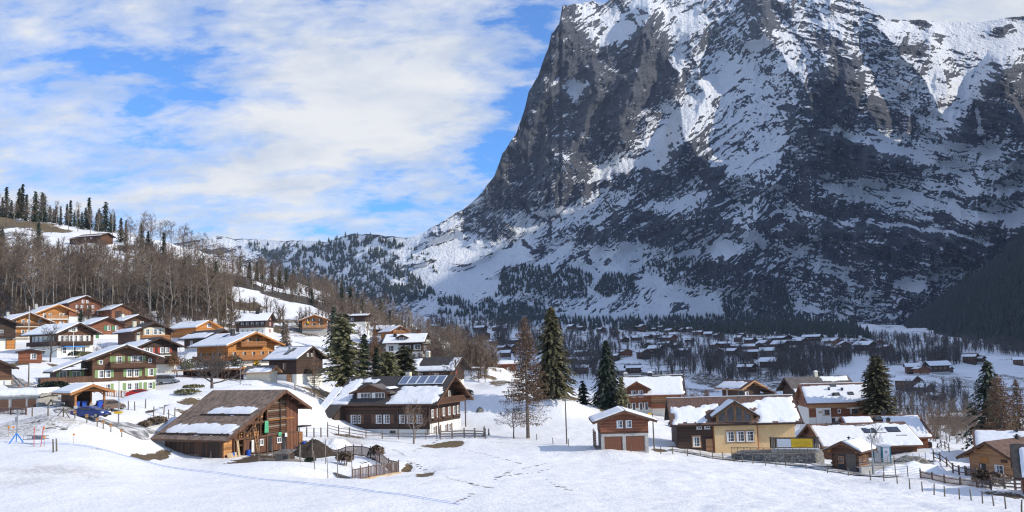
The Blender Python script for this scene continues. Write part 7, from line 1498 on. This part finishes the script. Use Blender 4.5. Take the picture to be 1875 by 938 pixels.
def larch(label, loc, H, R_, seed, tm='bark', low=.12, bm='larch_twigs', sp=.34, dens=8, group=None):
    r_ = random.Random(seed); T, C = MB(), MB(); T.tube([(0, 0, -.5), (.05, 0, H * .5), (0, 0, H)], [H * .016, H * .0105, .03], 7); z = H * low
    while z < H * .985:
        f = z / H; n = 6 if f > .3 else 4; a0 = r_.random() * 6
        for k in range(n):
            a = a0 + 6.283 * k / n + r_.gauss(0, .3); L = R_ * (1.06 - f) ** .85 * r_.uniform(.6, 1.15) * (.8 if f < .25 else 1); d = Vector((math.cos(a), math.sin(a), 0))
            pts = [Vector((0, 0, z)) + d * L * g + Vector((0, 0, -L * .22 * g + L * .18 * g * g)) for g in (0, .35, .7, 1)]; C.tube(pts, [.055, .036, .022, .012], 3, cap=False)
            m_ = int(dens * L / R_ * (1 if f > .3 else .25)) + 1
            for i in range(m_):
                g = .2 + .8 * (i + r_.random()) / m_; o = pts[min(2, int(g * 3))].lerp(pts[min(3, int(g * 3) + 1)], (g * 3) % 1); q = o + Vector((r_.gauss(0, .4), r_.gauss(0, .4), -r_.uniform(.25, 1.0))) * .8 * sp * 2; w = Vector((r_.gauss(0, 1), r_.gauss(0, 1), r_.gauss(0, .4))).normalized() * .05
                C.add([o - w, o + w, q + w * .6, q - w * .6], [(0, 1, 2, 3)])
                q2 = o + (q - o).cross(w).normalized() * .4 * sp * 2 + Vector((0, 0, -.12)); C.add([o - w, o + w, q2], [(0, 1, 2)])
        z += .30 * r_.uniform(.7, 1.4) * (1.3 if f < .3 else 1)
    return plant('larch', label, 'larch', T, C, tm, bm, loc, 0, group)
larch('tall leafless larch with reddish-brown twigs on the snowfield, left of the tallest spruce', PG(967, 148), 19.8, 5.2, 21, dens=40)
larch('reddish-brown larch in the bare wood behind the ochre house', PG(1297, 222), 9.5, 3.0, 22, dens=26); larch('orange-brown larch between the big pine and the white and dark chalet', PG(687, 255), 13.5, 3.2, 23, bm='rust_leaves', dens=26)
larch('grey half-bare conifer standing left of the honey chalet', PG(524, 205), 12.5, 3.2, 24, bm='twigs', dens=26); T, C = conifer_mesh(31, 12.0, 2.6, .25, .7, 7, .3, .5, 5, .8); plant('spruce', 'thin dark spruce behind the grey half-bare conifer', 'spruce', T, C, 'bark', 'needles', PG(519, 214), .3)
larch('pale dead larch with bare trunk right of the dark skylit house', PG(575, 183), 9.6, 2.2, 25, 'bark_pale', dens=3)
T, C = conifer_mesh(33, 16.6, 6.2, .08, .5, 12, .45, .66, 12, .72); plant('spruce', 'big dark spruce behind the brown larch at the right picture edge', 'spruce', T, C, 'bark', 'needles', PG(1822, 150), .3)
larch('brown larch in front of the big spruce at the right picture edge', PG(1840, 142), 14.0, 5.6, 34, dens=34); larch('second brown larch cut off by the right picture edge', PG(1872, 150), 13.5, 3.6, 35, dens=26)
def bare(label, loc, H, spread, seed, tm='bark', cm='twigs', name='bare_tree', cat='tree', rz=0.0, **k):
    T, C = bare_mesh(seed, H, spread, **k); return plant(name, label, cat, T, C, tm, cm, loc, rz)
bare('small leafless tree left of the tall larch on the snowfield', PG(941, 148), 4.6, 2.7, 41, 'bark_dark', 'bark_dark', thick=1.8, nb=9, lv=4, start=.35, up=.5, trunk_r=.11, name='fruit_tree')
bare('wide leafless apple tree spreading behind the barn roof', PG(388, 153), 6.8, 4.8, 42, 'bark_dark', 'bark_dark', nb=13, lv=4, start=.28, up=.36, trunk_r=.27, wide=True, name='fruit_tree', thick=3.0)
T, C = bare_mesh(43, 5.6, 2.6, nb=9, lv=4, start=.3, up=.75, trunk_r=.15); t = plant('fruit_tree', 'small brown fruit tree with few withered leaves before the solar-panel farmhouse', 'tree', T, C, 'bark', 'twigs', PG(757, 143))
m = MB(); r_ = random.Random(5)
for k in range(420):
    a, b_, q = r_.random() * 6.28, r_.uniform(-.6, 1), r_.random() ** .4; p = Vector((math.cos(a) * 2.3 * q * math.sqrt(max(0, 1 - b_ * b_)), math.sin(a) * 2.3 * q * math.sqrt(max(0, 1 - b_ * b_)), 3.9 + 1.9 * b_ * q)); u = Vector((r_.gauss(0, 1), r_.gauss(0, 1), r_.gauss(0, 1))).normalized() * .09; w = u.cross(Vector((.3, .5, .8))).normalized() * .06; m.add([p - u, p + w, p + u, p - w], [(0, 1, 2, 3)])
x = m.build('withered_leaves', 'rust_leaves', t); x['kind'] = 'stuff'
bare('slender leafless sapling before the huge snowy roof', PG(1606, 124), 5.4, 2.0, 44, 'bark_dark', 'bark_dark', nb=9, lv=4, start=.25, up=1.3, trunk_r=.07)
bare('leafless tree left of the blue-awning chalet', PG(92, 195), 7.2, 3.0, 45, 'bark_dark', 'bark_dark', thick=1.8, nb=11, lv=4, start=.3, up=.7, trunk_r=.16); bare('leafless bush tree right of the blue-awning chalet', PG(182, 200), 3.8, 2.2, 46, nb=9, lv=4, start=.15, up=.8, trunk_r=.09)
bare('gnarled leafless tree before the red-panel gable', PG(836, 190), 8.0, 3.8, 47, 'bark_dark', 'bark_dark', thick=2.0, nb=10, lv=4, start=.3, up=.6, trunk_r=.2); bare('leafless bush before the torn-snow roof house', PG(795, 192), 3.8, 2.6, 48, nb=9, lv=4, start=.1, up=.6, trunk_r=.1)
bare('pale leafless poplar behind the white and dark chalet', PG(748, 330), 15, 4.0, 49, tm='bark_pale', cm='bark_pale', nb=16, lv=3, start=.25, up=1.6, trunk_r=.2); bare('leafless fruit tree right of the cabin in the wood edge', PG(1262, 182), 4.6, 3.0, 50, nb=9, lv=4, start=.2, up=.5)
def bush(name, label, loc, rx, h_, mat, n, seed, size=.28, cat='bush', ry=None, squash=.5):
    r_ = random.Random(seed); m = MB(); t = thing(name, loc, label, cat); ry = ry or rx
    for k in range(n):
        a, b_, q = r_.random() * 6.283, r_.uniform(-.3, 1), r_.random() ** .35; rr = math.sqrt(max(0.05, 1 - max(0, b_) ** 2)) * q * (1 + .25 * math.sin(3 * a + seed)); p = Vector((math.cos(a) * rx * rr, math.sin(a) * ry * rr, h_ * (squash + .5 * b_ * q))); u = Vector((r_.gauss(0, 1), r_.gauss(0, 1), r_.gauss(.3, 1))).normalized() * size * r_.uniform(.5, 1.2); w = u.cross(Vector((r_.gauss(0, 1), .5, .8))).normalized() * size * .5
        m.add([p - u, p + w, p + u * 1.2, p - w], [(0, 1, 2, 3)])
    m.build('foliage', mat, t); b = MB()
    for k in range(5): a = k * 1.3; b.tube([(0, 0, -.3), (rx * .35 * math.cos(a), ry * .35 * math.sin(a), h_ * .6)], [.05, .02], 4)
    b.build('stem', 'bark', t); return t
bush('hedge', 'trimmed dark green hedge behind the guard rail of the access road', PG(101, 138), 2.6, 1.7, 'needles', 1500, 61, .22, 'hedge', 1.0)
for px, Y, rx, h_, mt, lab in ((345, 186, 1.9, 3.6, 'needles_olive', 'olive round bush right of the red-shuttered chalet'), (430, 188, 1.8, 5.0, 'needles', 'dark tall bush before the largest orange chalet'), (470, 187, 1.4, 3.6, 'needles', 'dark bush before the right balcony of the largest orange chalet'), (398, 184, 2.2, 3.6, 'rust_leaves', 'rust-brown shrub before the largest orange chalet'), (320, 192, 1.6, 4.2, 'rust_leaves', 'brown shrub between the red-shuttered and largest orange chalet'), (140, 208, 1.6, 1.7, 'needles', 'green bush before the blue awning'), (160, 206, 1.8, 1.9, 'needles_olive', 'olive bush right of the blue awning'), (174, 205, 1.2, 1.6, 'needles', 'small dark bush at the right end of the blue-awning garden'), (455, 190, 1.0, 2.2, 'needles_olive', 'small olive bush between two dark bushes'), (1150, 176, 1.2, .9, 'needles_olive', 'low brown-green bush below the dormer chalet'), (1237, 177, 1.1, 1.5, 'needles', 'low dark bush at the cellar corner of the dormer chalet'), (1487, 173, 1.6, 1.4, 'needles', 'dark bush before the white side of the skylight chalet'), (858, 184, 1.0, 2.0, 'needles', 'dark little bush right of the farmhouse gable'), (268, 119, .8, .7, 'twigs', 'dry scrub at the foot of the mound, left one of two'), (288, 121, 1.1, .8, 'twigs', 'dry scrub at the foot of the mound, right one of two'), (340, 140, 1.9, .8, 'needles_olive', 'flat juniper on the mound left of the barn roof'), (352, 146, 1.6, .7, 'needles_olive', 'upper flat juniper on the mound behind the barn'), (1820, 106, 1.6, 1.3, 'twigs', 'tangle of brown scrub by the upper picket fence'), (1800, 104, 1.2, 1.8, 'twigs', 'leafless shrub at the end of the lane picket fence'), (568, 98.5, .5, .45, 'needles', 'little evergreen tuft in the snowy enclosure'), (1708, 116, .5, .8, 'twigs', 'small dry shrub below the concrete ramp'), (633, 100, .9, 1.4, 'twigs', 'dry shrub inside the enclosure'), (690, 106, .9, 1.5, 'twigs', 'dry shrub at the far enclosure fence')):
    bush('shrub', lab, PG(px, Y), rx, h_, mt, 700 if rx > 1 else 260, int(px), .22 if mt != 'twigs' else .3, 'bush')
SMALL_C = []
for sd in (71, 72, 73, 74):
    T, C = conifer_mesh(sd, 12.0, 2.3 + .35 * (sd - 71), .05, .6, 9, .4, .66, 7, .9 if sd % 2 else .7); SMALL_C.append((T.mesh('trunk', 'bark'), C.mesh('crown', 'needles' if sd != 73 else 'needles_cedar')))
def small_con(px, Y, H, label, group=None, k=None):
    T, C = SMALL_C[rng.integers(4) if k is None else k]; return plant('spruce', label, 'spruce', T, C, None, None, PG(px, Y), rng.random() * 6, group, H / 12)
small_con(148, 262, 7.0, 'small spruce between the dark red top chalet and the orange chalets'); small_con(712, 300, 6.2, 'little spruce left above the white and dark chalet'); small_con(745, 296, 7.6, 'little spruce right above the white and dark chalet'); small_con(887, 150, 1.7, 'tiny spruce behind the split wood fence'); small_con(895, 151, 1.2, 'tinier spruce sapling at the end of the split wood fence'); small_con(459, 225, 4.5, 'small spruce before the black-roofed house'); small_con(612, 300, 15.0, 'dark spruce top rising above the big pine'); small_con(740, 340, 5.5, 'small spruce behind the orange-gabled chalet')
for px, Y, H in ((862, 330, 8), (1405, 480, 8), (1440, 470, 7), (1690, 330, 9), (1715, 340, 8), (1746, 350, 7), (1212, 640, 12), (1186, 620, 9), (855, 300, 7), (880, 420, 10), (912, 460, 10), (1665, 420, 9), (1280, 430, 9), (1366, 700, 12), (1296, 760, 11), (1470, 700, 10), (800, 420, 9), (1090, 520, 9), (1062, 560, 10)):
    small_con(px, Y, H, 'dark spruce standing singly between the chalets of the far village', 'single spruces of the far village')
# ---- wood above the left village
BT = []
for sd, sp_, st_, up_, tm_ in ((81, 4.6, .40, 1.0, 'bark_pale'), (82, 4.2, .42, 1.2, 'bark'), (83, 5.4, .35, .8, 'bark'), (84, 4.6, .42, 1.3, 'bark'), (85, 5.8, .3, .7, 'bark_pale'), (86, 4.0, .45, 1.0, 'bark')):
    T, C = bare_mesh(sd, 20, sp_, start=st_, up=up_, nb=15, lv=4, trunk_r=.22, thick=2.6); BT.append((T.mesh('trunk', tm_, True), C.mesh('crown', 'twigs')))
BR = []
for sd, sp_ in ((91, 3.6), (92, 4.2), (93, 3.2)):
    T, C = bare_mesh(sd, 9, sp_, start=.18, up=.8, nb=13, lv=4, trunk_r=.13, thick=2.2); BR.append((T.mesh('trunk', 'bark', True), C.mesh('crown', 'twigs')))
def wood(px0, px1, Y0, Y1, n, H0, H1, label, group, kit=BT, ref=20.0, sl=0.0):
    for i in range(n):
        px = px0 + (px1 - px0) * (i + rng.random()) / n; Y = Y0 + (Y1 - Y0) * rng.random() + sl * (px - px0); Y = min(Y, 345) if 60 < px < 215 and Y < 440 else Y; T, C = kit[rng.integers(len(kit))]
        if 425 < px < 585 and (385 < Y < 436 or 470 < Y < 506): continue
        plant('bare_tree', label, 'tree', T, C, None, None, PG(px, Y), rng.random() * 6, group, (H0 + (H1 - H0) * rng.random()) / ref)
def wood_c(px0, px1, Y0, Y1, n, H0, H1, label, group, sl=0.0):
    for i in range(n): px = px0 + (px1 - px0) * (i + rng.random()) / n; small_con(px, Y0 + (Y1 - Y0) * rng.random() + sl * (px - px0), H0 + (H1 - H0) * rng.random(), label, group)
wood(-20, 430, 292, 330, 44, 17, 24, 'leafless pale-trunked tree at the lower edge of the wood above the left village', 'lower wood edge trees'); wood(-20, 440, 335, 410, 50, 15, 22, 'leafless tree in the middle of the wood above the left village', 'trees inside the left wood')
wood(225, 440, 440, 490, 20, 15, 21, 'leafless round-topped tree on the skyline of the left hill', 'skyline leafless trees'); wood(-10, 210, 470, 540, 12, 13, 17, 'leafless tree on the brown meadow ridge at the far left', 'leafless trees on the meadow ridge')
wood(430, 620, 400, 560, 54, 12, 17, 'leafless grey-brown tree in the wood behind the honey chalet', 'wood behind the honey chalet'); wood(600, 790, 330, 600, 46, 10, 14, 'leafless tree on the wooded slope right of the honey chalet', 'wood right of the honey chalet')
wood_c(-14, 215, 530, 585, 30, 8, 23, 'dark spruce in the row on the far left skyline', 'spruces on the left skyline'); wood_c(212, 300, 455, 500, 5, 11, 15, 'dark spruce between leafless trees right of the hill hut', 'spruces right of the hill hut'); wood_c(260, 420, 325, 385, 12, 12, 19, 'dark green spruce inside the leafless left wood', 'spruces inside the left wood'); wood_c(430, 540, 520, 560, 8, 9, 13, 'dark spruce on the hill shoulder above the honey chalet', 'spruces on the hill shoulder'); wood_c(560, 760, 420, 620, 12, 8, 14, 'dark spruce scattered in the wooded slope above the big pine', 'spruces above the big pine')
small_con(70, 430, 14, 'single dark spruce before the snowy meadow at the far left'); small_con(2, 400, 16, 'dark spruce at the left picture edge before the snowy meadow')
wood(786, 900, 232, 310, 26, 8, 11.5, 'leafless grey-brown tree in the thicket right of the white and dark chalet', 'thicket right of the white and dark chalet', BR, 9); wood(1200, 1340, 235, 320, 30, 8, 11, 'leafless tree in the thicket behind the ochre house', 'thicket behind the ochre house', BR, 9); wood(1690, 1800, 185, 300, 14, 6, 9, 'leafless tree in the dip right of the stone pine', 'thicket right of the stone pine', BR, 9)
# ---- masses too far to count
FC = MB(); r_ = random.Random(9)
for k, (z0, z1, rr) in enumerate(((.06, .5, .23), (.27, .72, .18), (.5, .88, .13), (.7, 1.0, .075))):
    n = 7; ring = [(rr * (.75 + .5 * r_.random()) * math.cos(6.283 * i / n + k), rr * (.75 + .5 * r_.random()) * math.sin(6.283 * i / n + k), z0 + r_.gauss(0, .03)) for i in range(n)]; FC.add(ring + [(0, 0, z1)], [(i, (i + 1) % n, n) for i in range(n)])
FC.add([(-.02, 0, -.1), (.02, 0, -.1), (0, .02, -.1), (0, 0, .5)], [(0, 1, 3), (1, 2, 3), (2, 0, 3)])
FB = MB()
for k in range(26):
    a = r_.random() * 6.28; z = .15 + .6 * r_.random(); L = .16 + .34 * r_.random() * (1.1 - z); d = Vector((math.cos(a), math.sin(a), .9 + r_.random())).normalized(); o = Vector((0, 0, z)); q = o + d * L; w = Vector((-math.sin(a), math.cos(a), 0)) * .011; FB.add([o - w, o + w, q], [(0, 1, 2)])
    for j in range(3): e = o.lerp(q, .4 + .2 * j); q2 = e + Vector((r_.gauss(0, .1), r_.gauss(0, .1), .12 + .1 * r_.random())); FB.add([e - w * .7, e + w * .7, q2], [(0, 1, 2)])
FB.tube([(0, 0, -.1), (0, 0, .45), (.01, 0, .9)], [.018, .012, .004], 3, cap=False)
def in_poly(x, y, poly):
    c = False; j = len(poly) - 1
    for i in range(len(poly)):
        if (poly[i][1] > y) != (poly[j][1] > y) and x < (poly[j][0] - poly[i][0]) * (y - poly[i][1]) / (poly[j][1] - poly[i][1]) + poly[i][0]: c = not c
        j = i
    return c
def sample(poly, n, gap=.0, seed=0):
    x0, x1 = min(p[0] for p in poly), max(p[0] for p in poly); y0, y1 = min(p[1] for p in poly), max(p[1] for p in poly); out = []; k = 0
    while len(out) < n and k < n * 40:
        k += 1; x, y = rng.uniform(x0, x1), rng.uniform(y0, y1)
        if in_poly(x, y, poly) and float(fbm(x / 26, y / 16, 3, seed)) > gap: out.append((x, y))
    return out
MPX = MT['px'][0]; MSK, MFT = np.interp(MPX, *zip(*SKYL)), np.interp(MPX, *zip(*FOOT)); MV = MT['V']
def on_wall(px, py):
    j = int(np.clip(np.searchsorted(MPX, px), 0, len(MPX) - 1)); v = (py - MFT[j]) / (MSK[j] - MFT[j]); i = int(np.clip(v * (MV.shape[0] - 1), 0, MV.shape[0] - 1)); return MV[i, j]
def surf(px, py):
    w = on_wall(px, py); g = HIT(px, py, 700, 3000)
    return np.array(g) if g and g.y < w[1] else w
CONI = [([(450, 446), (560, 452), (640, 432), (700, 436), (740, 452), (700, 472), (740, 496), (790, 522), (740, 540), (600, 528), (520, 502), (470, 472)], 1100, -.12, 15), ([(500, 500), (640, 520), (790, 528), (800, 548), (700, 560), (600, 555), (540, 530)], 500, -.4, 15), ([(920, 492), (1000, 486), (1010, 500), (960, 540), (905, 545)], 300, -.35, 15), ([(975, 522), (1040, 490), (1085, 502), (1075, 545), (1000, 548), (960, 536)], 330, -.5, 15), ([(1085, 532), (1110, 502), (1165, 510), (1160, 530), (1110, 545)], 240, -.35, 15),
        ([(1165, 492), (1240, 472), (1330, 482), (1350, 522), (1280, 532), (1220, 516)], 420, -.3, 14), ([(1318, 545), (1350, 522), (1440, 532), (1455, 592), (1330, 592)], 560, -.45, 16), ([(1000, 580), (1150, 584), (1300, 578), (1560, 592), (1575, 616), (1300, 612), (1000, 602)], 900, -.25, 15), ([(1150, 590), (1290, 584), (1560, 598), (1600, 622), (1300, 612), (1150, 606)], 600, -.5, 14), ([(800, 545), (1000, 552), (1000, 580), (880, 590), (800, 575)], 360, -.05, 14), ([(880, 572), (960, 560), (1000, 575), (990, 596), (900, 596)], 260, -.2, 14),
        ([(1100, 340), (1500, 350), (1500, 470), (1250, 440), (1050, 440)], 520, .12, 8), ([(1440, 500), (1620, 520), (1600, 600), (1450, 590)], 320, .1, 10), ([(700, 450), (780, 460), (800, 500), (720, 490)], 60, .1, 10)]
sp_ = []
for k, (poly, n, gap, hh) in enumerate(CONI):
    for px, py in sample(poly, n, gap, k): q = surf(px, py); sp_.append((q[0], q[1], q[2] - .5, hh * (.6 + .7 * rng.random())))
merged('spruce_forest', FC, 'needles_far', sp_)
sp_ = []
while len(sp_) < 5600:
    y = rng.uniform(880, 2350); x = rng.uniform(500, 1500); foot = float(np.interp(y, [300, 900, 1300, 1700, 2000, 2400, 3000], [700, 520, 625, 722, 835, 1000, 1300]))
    if x < foot + 4 or x > .62 * y + 60: continue
    sp_.append((x, y, float(spur_h(x, y)) - .5, 21 * (.6 + .65 * rng.random())))
merged('spruce_slope_forest', FC, 'needles_far', sp_)
BARE_W = [([(1290, 616), (1450, 622), (1620, 640), (1600, 656), (1300, 650)], 150, -.1), ([(1140, 606), (1290, 606), (1290, 662), (1140, 660)], 90, -.05), ([(790, 575), (1000, 580), (1000, 604), (900, 612), (800, 604)], 150, -.2), ([(870, 590), (960, 600), (960, 650), (880, 640)], 90, -.1), ([(950, 605), (1060, 600), (1060, 655), (1040, 660), (950, 640)], 130, -.2), ([(1060, 612), (1130, 610), (1140, 660), (1060, 680)], 120, -.2), ([(1160, 640), (1300, 640), (1340, 690), (1200, 690)], 130, -.1), ([(1290, 655), (1430, 655), (1430, 700), (1300, 705)], 110, -.05), ([(1430, 640), (1560, 650), (1560, 668), (1500, 700), (1420, 690)], 220, -.35), ([(1590, 652), (1760, 656), (1760, 672), (1600, 670)], 130, -.2), ([(1640, 732), (1800, 722), (1800, 795), (1640, 785)], 50, -.1), ([(1590, 618), (1880, 628), (1880, 655), (1600, 640)], 260, -.4), ([(1100, 585), (1330, 570), (1340, 590), (1110, 600)], 100, .0), ([(780, 600), (870, 612), (880, 650), (790, 620)], 80, -.2), ([(1010, 640), (1100, 655), (1110, 700), (1010, 690)], 90, -.2)]
sp_ = []
for k, (poly, n, gap) in enumerate(BARE_W):
    for px, py in sample(poly, int(n * 1.7), gap, 60 + k):
        q = HIT(px, py, 330, 3000)
        if q: sp_.append((q.x, q.y, q.z - .3, 11 * (.55 + .7 * rng.random())))
merged('leafless_wood', FB, 'twigs_far', sp_, sq=(1.0, 1.6))
# brushwood under the left wood
sp_ = []
for px0, px1, Y0, Y1, n in ((-40, 440, 288, 440, 900), (420, 800, 330, 600, 700), (780, 910, 225, 320, 160), (1190, 1350, 225, 330, 170), (225, 440, 430, 490, 90)):
    for i in range(n):
        px, Y = rng.uniform(px0, px1), rng.uniform(Y0, Y1)
        if 425 < px < 590 and (375 < Y < 440 or 465 < Y < 510): continue
        q = PG(px, Y); sp_.append((q.x, q.y, q.z - .2, 3.2 + 4.2 * rng.random()))
FB2 = MB(); FB2.v, FB2.f, FB2.m = list(FB.v), list(FB.f), list(FB.m)
merged('brushwood', FB2, 'twigs', sp_, sq=(1.2, 1.9))

# ================================================================ AIR
def build_haze():
    m = bpy.data.materials.new('haze'); m.use_nodes = True; t = NT(m.node_tree); t.n.clear(); MATS['haze'] = m
    v = t.add('ShaderNodeVolumePrincipled', {'Color': (0.62, 0.76, 1.0, 1), 'Density': HAZE, 'Anisotropy': 0.2})
    t.l.new(v.outputs[0], t.add('ShaderNodeOutputMaterial').inputs['Volume'])
    b = MB(); b.span(-4200, 5000, -260, 5400, -260, 1900)
    tag(b.build('haze', 'haze'), kind='stuff')
HAZE = 3.2e-5
build_haze()
